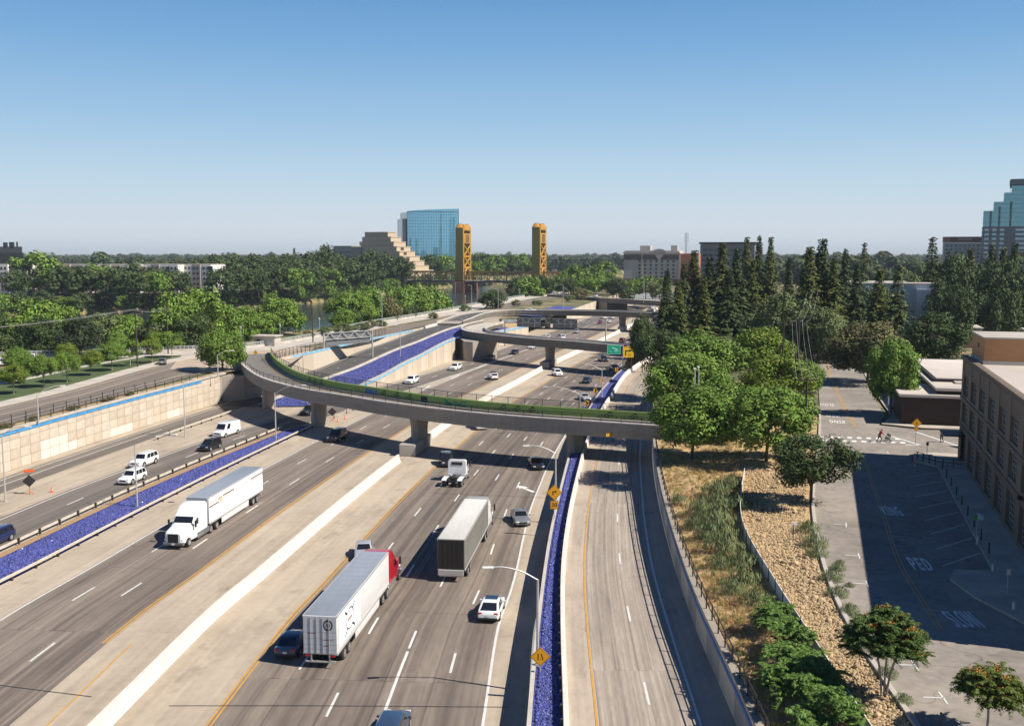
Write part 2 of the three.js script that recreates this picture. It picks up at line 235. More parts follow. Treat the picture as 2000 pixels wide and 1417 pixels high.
{ // chevrons in the gore and the merge arrow
  for (const d of [226, 247, 270]) { const a = off(-17.9, d - 8, d + 30), b = off(exR, d - 8, d + 30); if (a.length < 6) continue; const p = a[1], q = b[2], m = [(p[0] + q[0]) / 2 + 2.2, (p[1] + q[1]) / 2 + 7]; part(fw, 'gore_chevron', sweep([p, m, q], [[-.25, 0], [.25, 0]], { closed: false, base: .016 }), MC.paint); }
  const s = new THREE.Shape([[-.35, -2.4], [.35, -2.4], [.35, .5], [.95, .3], [0, 2.4], [-.95, .3], [-.35, .5]].map((p) => new THREE.Vector2(...p)));
  const g = new THREE.ShapeGeometry(s); g.rotateX(-Math.PI / 2); g.scale(.8, 1, .95); g.rotateY(.5); const a = part(fw, 'merge_arrow', g, MC.paint); a.position.set(1.75, .02, -129);
}
// ---------------------------------------------------------------- median barrier
{
  const t = thing('median_barrier', 'long white concrete median barrier between the two directions of freeway', 'barrier');
  for (const [a, b] of [[0, 149], [159, 264], [274, 390], [402, 640]]) { const seg = off(0, a, b); const L = lens(seg), n = Math.max(1, Math.round(L[L.length - 1] / 12)); const per = (seg.length - 1) / n; for (let i = 0; i < n; i++) { const q = seg.slice(Math.round(i * per), Math.round((i + 1) * per) + 1); if (q.length > 1) part(t, 'barrier_section', sweep(q, [[-.42, 0], [-.4, .12], [-.2, .4], [-.14, 1.15], [.14, 1.15], [.2, .4], [.4, .12], [.42, 0]], { base: -.02 }), MC.white); } }
}
// ---------------------------------------------------------------- blue crushed glass rock
const blueTex = tex(512, 512, (u, v) => { const a = fbm(u, v, 64, 2), b = fbm(u + .5, v + .2, 7, 5); return S3(mix3([.03, .036, .19], [.11, .13, .42], clamp((a - .3) * 2)), .75 + .6 * b); });
const blueMat = M('bluerock', { map: rep(blueTex, 1 / 5), bumpMap: rep(grassBump, 1 / 2.2), bumpScale: .18, roughness: .75 });
const litterTex = tex(256, 256, (u, v) => S3(mix3([.2, .11, .05], [.42, .3, .17], fbm(u, v, 40, 3))));
const litterMat = M('leaflitter', { map: rep(litterTex, 1 / 3), roughness: 1 });
const bedL = off([[60, -29.6], [120, -29.2], [165, -27.6], [176, -24.6]], 0, 176), bedR = off([[60, -23.4], [150, -23.1], [176, -23.2]], 0, 176);
struct('blue_rock_bed', between(bedL, bedR, .05, .03, { nu: 8, rough: .35 }), blueMat);
struct('leaf_litter', between(bedL, off([[60, -28.7], [120, -28.2], [165, -26.6], [176, -24.2]], 0, 176), .2, .16, { nu: 2 }), litterMat);
const wallHt = table([[205, .3], [227, 2], [252, 3.9], [287, 6.3], [300, 5.6], [345, 4.6], [370, 4]]);
struct('blue_rock_slope', between(off(-43.0, 196, 352), off(-30.6, 196, 352), (d) => connH(d) + .15, (d) => Math.max(.12, wallHt(d) - .1), { nu: 8, rough: .5 }), blueMat);
struct('blue_rock_strip', between(shiftPath(cut(stripL, 20, 248), .28), resample(cut(stripR, 20, 248), 2.5).slice(0, 400), 1.95, 1.98, { nu: 4, rough: .2 }), blueMat);
{ // loose chunks on the beds
  const chip = new THREE.IcosahedronGeometry(1, 0); const pa = chip.attributes.position; reseed(5); for (let i = 0; i < pa.count; i++) { const k = .7 + .5 * vnoise(pa.getX(i) * 3 + 5, pa.getY(i) * 3 + pa.getZ(i) * 2 + 5, 32); pa.setXYZ(i, pa.getX(i) * k, pa.getY(i) * k * .7, pa.getZ(i) * k); } chip.computeVertexNormals();
  const bed = (name, label, A, B, n, y, s0, s1, dens) => {
    const im = new THREE.InstancedMesh(chip, M('chip', { roughness: .5 }), n), m = new THREE.Matrix4(), q = new THREE.Quaternion(), e = new THREE.Euler(), col = new THREE.Color(); im.name = numbered(name); im.userData = { kind: 'stuff', label, category: 'rock' };
    const N = Math.min(A.length, B.length);
    for (let i = 0; i < n; i++) { const f = Math.pow(rnd(), dens) * (N - 1.01), j = Math.floor(f), t = rr(.02, .98), u = f - j; const ax = lerp(A[j][0], A[j + 1][0], u), ad = lerp(A[j][1], A[j + 1][1], u), bx = lerp(B[j][0], B[j + 1][0], u), bd = lerp(B[j][1], B[j + 1][1], u); const s = rr(s0, s1); q.setFromEuler(e.set(rr(0, 6), rr(0, 6), rr(0, 6))); m.compose(new THREE.Vector3(lerp(ax, bx, t), (typeof y === 'function' ? y(lerp(ad, bd, t), t) : y) + s * .15, -lerp(ad, bd, t)), q, new THREE.Vector3(s, s, s)); im.setMatrixAt(i, m); const w = rnd(), b = rr(.4, 1.25); if (w > .9985) col.setRGB(.75, .76, .8); else col.setRGB(.055 * b + .014, .066 * b + .014, .3 * b); im.setColorAt(i, col); }
    scene.add(shade(im));
  };
  const a = cut(stripL, 40, 200), b = cut(stripR, 40, 200);
  bed('blue_rocks', 'blue glass rocks filling the raised strip beside the right ramp', shiftPath(a, .5), resample(b, 2.5), 26000, 1.99, .05, .15, 1.3);
  bed('blue_rocks', 'blue glass rocks in the bed between the left guardrails', off([[60, -28.4], [120, -28], [165, -26.4], [176, -24]], 62, 176), off([[60, -23.6], [176, -23.4]], 62, 176), 34000, .16, .06, .17, 1.2);
  bed('blue_rocks', 'blue glass rocks on the slope below the climbing connector road', off(-42.6, 200, 345), off(-31, 200, 345), 26000, (d, t) => lerp(connH(d) + .15, Math.max(.12, wallHt(d) - .1), t) + .02, .1, .24, 1);
}
// ---------------------------------------------------------------- walls
const panelGeo = rbox(2.28, 1.4, .14, .03, 0, 0, 0, 1), panelMats = [lin(.6, .515, .41), lin(.56, .475, .375), lin(.63, .55, .45)].map((c, i) => M('wallpanel' + i, { color: c, map: sr(1 / 3 + i * .06, 1 / 3), roughness: .93 })), patchMat = M('patchpaint', { color: lin(.74, .69, .6), map: sr(1 / 3), roughness: .85 });
const copeProf = [[-.35, 0], [-.35, .34], [.28, .34], [.28, 0]];
{ // tall retaining wall below the riverside street
  const P0 = off(-53.2, 20, 207), t = thing('retaining_wall', 'tall sunlit panelled concrete wall with blue stripe below the riverside street', 'wall');
  part(t, 'wall_core', sweep(P0, [[-.5, -.1], [-.5, 5.75], [0, 5.75], [0, -.1]]), MC.concGrey);
  part(t, 'coping', sweep(P0, copeProf, { base: 5.74 }), MC.concPale);
  part(t, 'blue_stripe', sweep(cut(P0, 128, 197), [[.13, 5.22], [.13, 5.7], [.17, 5.7], [.17, 5.22]]), MC.stripe);
  const L = lens(P0), s0 = L[P0.findIndex((p) => p[1] > 100)]; reseed(77);
  let n = 0; for (let s = s0; s < L[L.length - 1] - 1.4; s += 2.34) { const p = along(P0, s); for (let r = 0; r < 4; r++) { const patch = r < 1 && ((p.d > 146 && p.d < 157) || (p.d > 165 && p.d < 172) || (p.d > 183 && p.d < 189)) || r === 1 && (p.d > 148 && p.d < 154); const m = part(t, 'wall_panel', panelGeo, patch ? patchMat : panelMats[Math.floor(rnd() * 3)]); m.position.set(p.x, .74 + r * 1.43, -p.d); m.rotation.y = p.turn + Math.PI / 2; n++; } }
  for (const [d, c, y, w] of [[128, lin(.75, .5, .12), 3.2, 1.6], [128.5, lin(.08, .4, .7), 1.8, 1.5], [132, lin(.25, .45, .75), 2.6, .7]]) { const p = along(P0, L[P0.findIndex((q) => q[1] > d)]); const m = part(t, 'graffiti_patch', box(w, .4, .02), M('graf' + d + y, { color: c, map: gr(1) })); m.position.set(p.x + .1, y, -p.d); m.rotation.y = p.turn + Math.PI / 2; }
}
{ // wall beside the climbing connector, same line beyond the loop bridge
  const P0 = off(-53.2, 222, 338), t = thing('retaining_wall', 'beige concrete wall with pale blue top edge behind the sign gantry', 'wall');
  const seg = 9; for (let i = 0; i < P0.length - 1; i += 4) { const q = P0.slice(i, i + 5); if (q.length > 1) part(t, 'wall_panel', sweep(q, [[-.4, 0], [-.4, 1], [i % 8 ? 0 : .03, 1], [i % 8 ? 0 : .03, 0]], { scaleY: (d) => 6.3 }), panelMats[(i / 4) % 3]); } void seg;
  part(t, 'blue_stripe', sweep(cut(P0, 236, 322), [[.05, 5.85], [.05, 6.32], [.09, 6.32], [.09, 5.85]]), M('palestripe', { color: lin(.2, .5, .72), map: gr(1 / 3) }));
}
for (const [a, b, lab] of [[205, 288, 'beige ribbed concrete wall with blue edge beside the white pickups'], [300, 372, 'beige concrete wall with blue edge between the second and third bridges']]) {
  const P0 = off(-30.3, a, b), t = thing('retaining_wall', lab, 'wall');
  for (let i = 0; i < P0.length - 1; i++) part(t, 'wall_panel', sweep([P0[i], P0[i + 1]], [[-.4, 0], [-.4, 1], [i % 2 ? .05 : 0, 1], [i % 2 ? .05 : 0, 0]], { scaleY: wallHt, base: -.05 }), panelMats[i % 3]);
  part(t, 'coping', sweep(P0, [[-.45, -.02], [-.45, .22], [.16, .22], [.16, -.02]], { base: (d) => wallHt(d) - .05 }), MC.concPale);
  part(t, 'blue_stripe', sweep(P0, [[.1, -.5], [.1, -.04], [.14, -.04], [.14, -.5]], { base: (d) => wallHt(d) - .05 }), M('palestripe'));
}
{ const P0 = cut(stripL, 20, 262), t = thing('retaining_wall', 'low shaded concrete wall holding the blue rock strip above the northbound shoulder', 'wall'); for (let i = 0; i < P0.length - 1; i += 3) { const q = P0.slice(i, i + 4); if (q.length > 1) part(t, 'wall_section', sweep(q, [[-.02, -.1], [0, 2.08], [.28, 2.08], [.28, -.1]]), MC.concPale); } }
const rampH = table([[150, 2], [190, 2.6], [225, 4.4], [250, 5.75]]), rampTop = table([[40, 4.4], [110, 4.9], [150, 5.95]]);
{
  const P0 = cut(rampWall, 20, 200), t = thing('retaining_wall', 'grey shaded concrete wall with blue stripe along the right-hand ramp', 'wall');
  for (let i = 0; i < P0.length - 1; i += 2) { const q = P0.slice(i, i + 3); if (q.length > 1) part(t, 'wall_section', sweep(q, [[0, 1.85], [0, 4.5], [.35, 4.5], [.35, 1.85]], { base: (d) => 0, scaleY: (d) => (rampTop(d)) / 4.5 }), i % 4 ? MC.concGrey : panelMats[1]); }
  part(t, 'blue_stripe', sweep(cut(P0, 20, 140), [[-.05, -.72], [-.05, -.4], [-.01, -.4], [-.01, -.72]], { base: rampTop }), M('deepstripe', { color: lin(.06, .2, .5), map: gr(1 / 3) }));
  part(t, 'coping', sweep(P0, [[-.08, 0], [-.08, .14], [.42, .14], [.42, 0]], { base: rampTop }), MC.conc);
  const f = thing('rail_fence', 'dark two-rail metal fence on top of the right-hand ramp wall', 'fence'), Pf = shiftPath(cut(P0, 24, 140), .25), L = lens(Pf);
  for (const h of [.62, 1.18]) part(f, 'rail', sweep(Pf, [[-.03, 0], [-.03, .07], [.03, .07], [.03, 0]], { base: (d) => rampTop(d) + h }), MC.iron);
  for (let s = 1; s < L[L.length - 1]; s += 2.4) { const p = along(Pf, s), m = part(f, 'post', box(.09, 1.2, .09, 0, .6, 0), MC.iron); m.position.set(p.x, rampTop(p.d) + .1, -p.d); m.rotation.y = p.turn; }
  const mesh = M('chainlink', { color: lin(.04, .04, .042), alphaMap: rep(tex(64, 64, (u, v) => { const a = Math.abs(((u + v) * 4) % 1 - .5), b = Math.abs(((u - v + 2) * 4) % 1 - .5); return a > .45 || b > .45 ? 1 : 0; }, false), 1 / .5), alphaTest: .5, side: THREE.DoubleSide, roughness: .6 });
  part(f, 'mesh', sweep(cut(Pf, 24, 139), [[0, .1], [0, 1.2]], { closed: false, base: rampTop }), mesh);
}
// ---------------------------------------------------------------- ramp on the right
const ramp = struct('ramp_road', between(shiftPath(cut(stripR, 20, 251), .2), resample(cut(rampWall, 20, 236), 2.5).concat([]).slice(0, 500).map((p) => [p[0] - .02, p[1]]), rampH, rampH), M('rampconc', { color: lin(.44, .37, .3), map: rep(shoulderTex, 1 / 13, 1 / 31), roughness: .93 }));
{ // the ramp's lanes: worn concrete, laid slightly above
  const c = cut(stripR, 20, 236), rl = laneTex(2, 17, [.2, .165, .135], [.42, .36, .29], .55);
  const A = shiftPath(c, 2.1), B = shiftPath(c, table([[40, 8.4], [150, 7.9], [236, 7.5]]));
  part(ramp, 'ramp_lanes', between(A, B, (d) => rampH(d) + .012, (d) => rampH(d) + .012), M('ramplanes', { map: rep(rl, 1 / 6.3, 1 / 47), roughness: .9 }));
  line(shiftPath(c, 1.95), .15, (d) => rampH(d) + .02, MC.yellow, ramp, 'yellow_line'); line(shiftPath(c, table([[40, 8.3], [62, 8.35], [150, 8.0], [236, 7.5]])), .18, (d) => rampH(d) + .02, MC.paint, ramp, 'edge_line');
  const dc = shiftPath(c, table([[40, 5.5], [150, 5.1]])); dc.path = true; dashes(dc, 61.5, 30, 200, 3.4, 14.63, .17, MC.paint, ramp, 2.024, 'lane_dash');
  const t = thing('ramp_barrier', 'pale low concrete barrier with dark posts along the left side of the ramp', 'barrier'), Pb = cut(stripR, 20, 256);
  for (let i = 0; i < Pb.length - 1; i += 3) { const q = Pb.slice(i, i + 4); if (q.length > 1) part(t, 'barrier_section', sweep(q, [[-.16, -.05], [-.13, .82], [.1, .82], [.2, .2], [.24, -.05]], { base: rampH }), MC.white); }
  const L = lens(Pb); for (let s = 2; s < L[L.length - 1]; s += 2) { const p = along(Pb, s); if (p.d > 140) break; const m = part(t, 'post', box(.16, .8, .16, -.24, .38, 0), MC.brownIron); m.position.set(p.x, rampH(p.d), -p.d); m.rotation.y = p.turn; }
}
// ---------------------------------------------------------------- dry slope, low wall, cobbles, right-hand street
const q1 = cut(rampWall, 20, 148), n1 = q1.length, pick = (P, D) => D.map((d) => { let i = 1; while (i < P.length - 1 && P[i][1] < d) i++; const t = (d - P[i - 1][1]) / (P[i][1] - P[i - 1][1]); return [lerp(P[i - 1][0], P[i][0], t), d]; }), Ds = [...Array(66)].map((_, i) => 21 + i * 2);
const slopeA = pick(rampWall, Ds).map((p) => [p[0] + .3, p[1]]), slopeB = pick(lowWall, Ds), slopeC = pick(streetL, Ds), lowTop = table([[30, 5.2], [90, 5.5], [150, 5.85]]);
struct('dry_grass_slope', between(slopeA, slopeB, (d) => rampTop(d) + .05, lowTop, { nu: 8, rough: .5 }), dryMat); void n1;
struct('rock_bank', between(slopeB, slopeC, (d) => lowTop(d) + .05, 5.9, { nu: 5, rough: .3 }), dryMat);
{
  const P0 = cut(lowWall, 20, 113), t = thing('silt_fence', 'low pale grey board fence with dark stakes beside the cobbles', 'fence'), L = lens(P0);
  part(t, 'board', sweep(P0, [[-.03, -.2], [-.03, .95], [.03, .95], [.03, -.2]], { base: lowTop }), M('siltboard', { color: lin(.68, .655, .6), map: sr(1 / 5), roughness: .9 }));
  for (let s = 1; s < L[L.length - 1]; s += 2.6) { const p = along(P0, s), m = part(t, 'stake', box(.05, 1.35, .05, -.07, .5, 0), MC.brownIron); m.position.set(p.x, lowTop(p.d), -p.d); m.rotation.y = p.turn; }
  // cobbles
  const cob = new THREE.IcosahedronGeometry(1, 1); const pa = cob.attributes.position; for (let i = 0; i < pa.count; i++) { const k = .82 + .3 * vnoise(pa.getX(i) * 2 + 8, pa.getY(i) * 2 + pa.getZ(i) * 1.5 + 8, 32); pa.setXYZ(i, pa.getX(i) * k, pa.getY(i) * k * .62, pa.getZ(i) * k * .8); } cob.computeVertexNormals();
  const n = 17000, im = new THREE.InstancedMesh(cob, M('cobble', { roughness: .9, map: gr(1) }), n), m = new THREE.Matrix4(), q = new THREE.Quaternion(), e = new THREE.Euler(), col = new THREE.Color(); reseed(9);
  for (let i = 0; i < n; i++) { const f = Math.pow(rnd(), 1.1) * 46.9, j = Math.floor(f), u = f - j, t2 = rr(.03, .9), a = slopeB[j], b = slopeB[j + 1], c = slopeC[j], d = slopeC[j + 1]; const x = lerp(lerp(a[0], b[0], u), lerp(c[0], d[0], u), t2), dd = lerp(lerp(a[1], b[1], u), lerp(c[1], d[1], u), t2), s = rr(.06, .13) * (rnd() > .99 ? 2.3 : 1); q.setFromEuler(e.set(rr(-.5, .5), rr(0, 6), rr(-.5, .5))); m.compose(new THREE.Vector3(x, lerp(lowTop(dd) + .05, 5.9, t2) + s * .45, -dd), q, new THREE.Vector3(s, s, s)); im.setMatrixAt(i, m); const b2 = rr(.6, 1.15), w = rnd(); if (w > .97) col.setRGB(.16, .09, .06); else col.setRGB(.6 * b2, .44 * b2, .25 * b2); im.setColorAt(i, col); }
  im.name = 'cobbles'; im.userData = { kind: 'stuff', label: 'tan river cobbles covering the bank beside the street', category: 'rock' }; scene.add(shade(im));
}
const asphTex = tex(1024, 1024, (u, v) => { const k = .8 + .5 * (fbm(u, v, 5, 6) - .5) + .3 * (fbm(u, v, 64, 2) - .5) - (Math.abs(fbm(u + .3, v + .6, 6, 4) - .5) < .006 ? .25 : 0); return S3([k * .315, k * .275, k * .232]); });
const mStreet = M('streetasph', { map: rep(asphTex, 1 / 30), roughness: .92, bumpMap: rep(grainBump, 1 / 2), bumpScale: .006 });
const BA = [54.7, 119.7], BD = [-.294, -.956], BN = [.956, -.294];           // far corner of the brown building, along its street face towards us, into the block
const bpt = (t, n = 0) => [BA[0] + BD[0] * t + BN[0] * n, BA[1] + BD[1] * t + BN[1] * n];
const street = struct('street', slab([...cut(streetL, 16, 285), [110, 285], [86, 245], [66, 183], [57.5, 152], [53.5, 143.5], [58, 140], [100, 131], [98, 123], bpt(0, 0), bpt(70, 0), [60, 16]], 5.95), mStreet);
{
  const walk = [bpt(-1, -5.2), bpt(-2.6, -2.5), bpt(-2.4, 1.5), bpt(58, .2), bpt(60, -2), bpt(53.5, -5.5), bpt(49.5, -6.8), bpt(47, -6.2), bpt(46.4, -3.3), bpt(6, -3.2), bpt(3.5, -5.6)];
  part(street, 'sidewalk', plinth(walk, 5.96, 6.1), M('walkconc', { color: lin(.5, .44, .36), map: gr(1 / 5), roughness: .92 }));
  part(street, 'sidewalk', plinth([[54, 144], [58.5, 140.6], [92, 132.5], [93, 136], [64, 146], [70, 178], [88, 244], [84.6, 245], [66.2, 182], [58.2, 151]], 5.96, 6.1), M('walkconc'));
  part(street, 'red_kerb', sweep([bpt(3.3, -5.72), bpt(-.4, -5.36)], [[-.08, 0], [-.08, .18], [.08, .18], [.08, 0]], { base: 5.96 }), M('redkerb', { color: lin(.3, .03, .02) }));
  const kerb = sweep(shiftPath(cut(streetL, 20, 160), .05), [[-.2, -.1], [-.2, .13], [.1, .13], [.12, -.1]], { base: 5.97 }); part(street, 'kerb', kerb, MC.concPale);
  const cl = resample([[28.6, 64.1], [31.4, 78.4], [35.9, 94.4], [43.3, 121]], 2); for (const k of [-.14, .14]) line(shiftPath(cl, k), .1, 5.962, MC.yellow, street, 'yellow_line');
  const cl2 = resample([[49.5, 142], [56, 168], [68, 213], [78, 246]], 3); for (const k of [-.14, .14]) line(shiftPath(cl2, k), .12, 5.962, MC.yellow, street, 'yellow_line');
  for (let i = 0; i < 11; i++) for (const r of [0, 1]) { const x = 39.8 + i * 1.22, d = 134.6 - i * .2 - r * 2.6; const m = part(street, 'crosswalk_bar', box(.62, .004, 1.3), MC.paint); m.position.set(x - r * .3, 5.964, -d); m.rotation.y = -.3; }
  for (const [p, q] of [[[51.2, 137.6], [53.4, 128.6]], [[56.6, 138], [58.2, 127]], [[51.4, 128.4], [53.5, 128.6]]]) part(street, 'stop_line', sweep([p, q], [[-.2, 0], [.2, 0]], { closed: false, base: 5.964 }), MC.paint);
  for (let i = 0; i < 8; i++) { const a = bpt(9 + i * 4.6, -3.5), b = [a[0] - 4.6, a[1] - 2.6 - i * .12]; part(street, 'parking_line', sweep([b, a], [[-.06, 0], [.06, 0]], { closed: false, base: 5.964 }), MC.paint); }
  for (const [x, d, t] of [[30.9, 90, .3], [28.8, 80.5, .25], [27, 73.5, .22], [25.8, 67.3, .2], [24.6, 58.5, .1], [24.4, 54, .1], [47.3, 123.5, .3], [47.7, 116, .3]]) { const m = part(street, 'parking_tick', merge([box(.1, .003, 1.6), box(1.2, .003, .1, -.5, 0, 0)]), MC.paint); m.position.set(x, 5.963, -d); m.rotation.y = -t; }
  const word = (txt, x, d, w, len, turn) => { const g = new THREE.ShapeGeometry(font.generateShapes(txt, 1)); g.computeBoundingBox(); const b = g.boundingBox; g.translate(-(b.min.x + b.max.x) / 2, -(b.min.y + b.max.y) / 2, 0); g.scale(w / (b.max.x - b.min.x), len / (b.max.y - b.min.y), 1); g.rotateX(-Math.PI / 2); const m = part(street, 'road_word', g, MC.paint, `white ${txt} painted on the road`); m.position.set(x, 5.966, -d); m.rotation.y = turn; };
  word('XING', 36.9, 95, 1.85, 3.6, -.16); word('PED', 33.0, 78.4, 1.55, 3.3, -.16); word('SLOW', 31.0, 66.2, 2.0, 3.2, -.02);
  word('PED', 49.5, 152, 2, 2.6, Math.PI - .27); word('XING', 48.4, 146.5, 2.3, 2.6, Math.PI - .27); word('STOP', 73, 213, 2.2, 3, -.27); word('SLOW', 52, 163, 2.3, 2.6, Math.PI - .27);
}
// ---------------------------------------------------------------- riverside street, promenade, park on the left
const frontL = off([[100, -67.5], [163, -68.5], [214, -75.5], [250, -80]], 20, 255), frontR = off([[100, -55.6], [169, -56.6], [205, -58.2], [250, -61]], 20, 255);
const front = struct('riverside_street', between(frontL, frontR, 5.9), M('frontasph', { map: rep(exTex, 1 / 11, 1 / 57), color: lin(1.2, 1.15, 1.08), roughness: .92 }));
line(shiftPath(frontL, 1.6), .12, 5.912, MC.paint, front, 'edge_line'); line(shiftPath(frontR, -2.6), .12, 5.912, MC.paint, front, 'edge_line'); line(shiftPath(frontL, 5.2), .12, 5.912, MC.paint, front, 'centre_line');
part(front, 'verge', between(off(-55.6, 20, 222), off(-53.6, 20, 222), 5.86, 5.95), dryMat);
part(front, 'kerb', sweep(frontL, [[-.3, -.1], [-.3, .14], [.05, .14], [.08, -.1]], { base: 5.9 }), MC.concPale);
part(front, 'sidewalk', between(shiftPath(frontL, -3.4), shiftPath(frontL, -.3), 6.02), MC.concPale);
part(front, 'lawn', between(shiftPath(frontL, -30), shiftPath(frontL, -3.4), 5.88, 5.93, { nu: 3 }), lawnMat);
part(front, 'path', sweep(resample([[-118, 140], [-104, 170], [-97, 196], [-94, 222], [-86, 250]], 4), [[-1, 0], [1, 0]], { closed: false, base: 5.945 }), MC.concPale);
part(front, 'path', sweep(resample([[-126, 176], [-116, 181], [-108, 176], [-112, 168], [-122, 168]], 2), [[-.6, 0], [.6, 0]], { closed: false, base: 5.955 }), MC.concPale);
const rail0 = resample([[-190, 190], [-121, 236], [-95, 247], [-70, 260.5], [-59.3, 288], [-51.7, 335.7], [-29.7, 413], [-17, 471], [0, 536], [32, 640]], 3);
struct('promenade', between(rail0, shiftPath(rail0, 9), 6.05, 5.95), MC.concPale);
struct('promenade_road', sweep(cut(shiftPath(rail0, 15.5), 262, 640), [[-4, 0], [4, 0]], { closed: false, base: 5.92 }), M('frontasph'));
struct('plaza', slab([[-74, 214], [-62, 207], [-50, 222], [-52, 262], [-66, 268], [-84, 256]], 5.93), M('plazaconc', { color: lin(.5, .4, .3), map: gr(1 / 6) }));
{
  const rw = thing('promenade_wall', 'long pale concrete parapet with railing along the river promenade', 'wall'), Pp = cut(rail0, 230, 560);
  for (let i = 0; i < Pp.length - 1; i += 4) { const q = Pp.slice(i, i + 5); if (q.length > 1) part(rw, 'parapet_section', sweep(q, [[-.2, 0], [-.2, .55], [.2, .55], [.2, 0]], { base: 6.04 }), MC.concPale); }
  part(rw, 'top_rail', sweep(Pp, [[-.06, 1.25], [-.06, 1.37], [.06, 1.37], [.06, 1.25]], { base: 6.04 }), M('railpaint', { color: lin(.42, .46, .44), roughness: .6 }));
  const L = lens(Pp); for (let s = 0; s < L[L.length - 1]; s += 3.2) { const p = along(Pp, s), m = part(rw, 'post', box(.12, .75, .12, 0, .92, 0), M('railpaint')); m.position.set(p.x, 6.04, -p.d); }
  part(rw, 'mesh', sweep(Pp, [[0, .58], [0, 1.24]], { closed: false, base: 6.04 }), M('palelink', { color: lin(.4, .42, .4), alphaMap: rep(tex(32, 32, (u, v) => (v * 8) % 1 < .25 || u < .12 ? 1 : 0, false), 1), alphaTest: .5, side: THREE.DoubleSide }));
}
function postFence(name, label, P0, base, { h = 1.1, gap = 2.4, rails = [.55, 1.05], mat = MC.brownIron, mesh = null, group } = {}) {
  const f = thing(name, label, 'fence', 0, 0, 0, 0, group), L = lens(P0), B = (d) => typeof base === 'function' ? base(d) : base, pg = box(.09, h, .09, 0, h / 2, 0);
  for (const r of rails) part(f, 'rail', sweep(P0, [[-.035, 0], [-.035, .07], [.035, .07], [.035, 0]], { base: (d) => B(d) + r }), mat);
  for (let s = .3; s < L[L.length - 1]; s += gap) { const p = along(P0, s), m = part(f, 'post', pg, mat); m.position.set(p.x, B(p.d), -p.d); m.rotation.y = p.turn; }
  if (mesh) part(f, 'mesh', sweep(P0, [[0, .05], [0, h]], { closed: false, base: B }), mesh); return f;
}
postFence('rail_fence', 'brown two-rail fence on top of the tall panelled wall', off(-53.35, 70, 198), 6.08, { h: 1.15, gap: 3.1, rails: [.5, 1.08] });
postFence('wire_fence', 'thin tall wire fence between the riverside street and the rail fence', off(-55.5, 70, 190), 5.9, { h: 1.5, gap: 3.4, rails: [], mat: MC.iron, mesh: M('chainlink') });
postFence('rail_fence', 'brown rail fence on the wall corner above the climbing connector', off(-53.5, 224, 252), 6.3, { h: 1.2, gap: 2.2, rails: [.5, 1.12] });
postFence('mesh_fence', 'brown mesh fence curving beside the plaza above the connector', resample([[-53.8, 222], [-55.5, 235], [-53, 252], [-48, 266], [-44, 285], [-38.5, 305]], 2.5), 5.95, { h: 1.8, gap: 2.4, rails: [1.72], mesh: M('chainlink') });
// ---------------------------------------------------------------- guardrails
function guardrail(label, P0, side, h = 0, gap = 3.8, base = 0) {
  const t = thing('guardrail', label, 'guardrail'), L = lens(P0), B = (d) => (typeof base === 'function' ? base(d) : base) + h;
  part(t, 'rail', sweep(P0, [[.0, .44], [.06 * side, .52], [.0, .6], [.06 * side, .68], [0, .76], [-.03 * side, .76], [.03 * side, .68], [-.03 * side, .6], [.03 * side, .52], [-.03 * side, .44]], { base: B }), M('railsteel', { color: lin(.62, .56, .47), metalness: .15, roughness: .6, map: gr(1 / 2) }));
  const pg = box(.16, .85, .18, -.16 * side, .4, 0); for (let s = 1; s < L[L.length - 1]; s += gap) { const p = along(P0, s), m = part(t, 'post', pg, MC.wood); m.position.set(p.x, B(p.d), -p.d); m.rotation.y = p.turn; } return t;
}
guardrail('long steel guardrail between the exit lanes and the blue rock bed', off([[60, -29.9], [120, -29.5], [165, -27.9], [174, -26]], 20, 174), -1);
guardrail('long steel guardrail between the blue rock bed and the southbound shoulder', off([[60, -23], [150, -22.8], [178, -22.9]], 20, 178), 1);
guardrail('short steel guardrail on the gore near the white van', off(-44.2, 162, 192), 1);
guardrail('steel guardrail under the loop bridge behind the black pickup', off(-42.6, 196, 226), 1);
{
  const t = thing('road_barrier', 'pale concrete barrier on the right side of the climbing connector road', 'barrier'), Pb = off(-43.4, 204, 342);
  for (let i = 0; i < Pb.length - 1; i += 3) { const q = Pb.slice(i, i + 4); if (q.length > 1) part(t, 'barrier_section', sweep(q, [[-.25, -.1], [-.12, .62], [.12, .62], [.25, -.4]], { base: connH }), MC.concPale); }
  const u = thing('road_barrier', 'low concrete parapet on the left side of the climbing connector road', 'barrier'), Pu = off(-52.7, 326, 346); part(u, 'parapet', sweep(Pu, [[-.2, -1], [-.2, .8], [.2, .8], [.2, -1]], { base: connH }), MC.white);
}
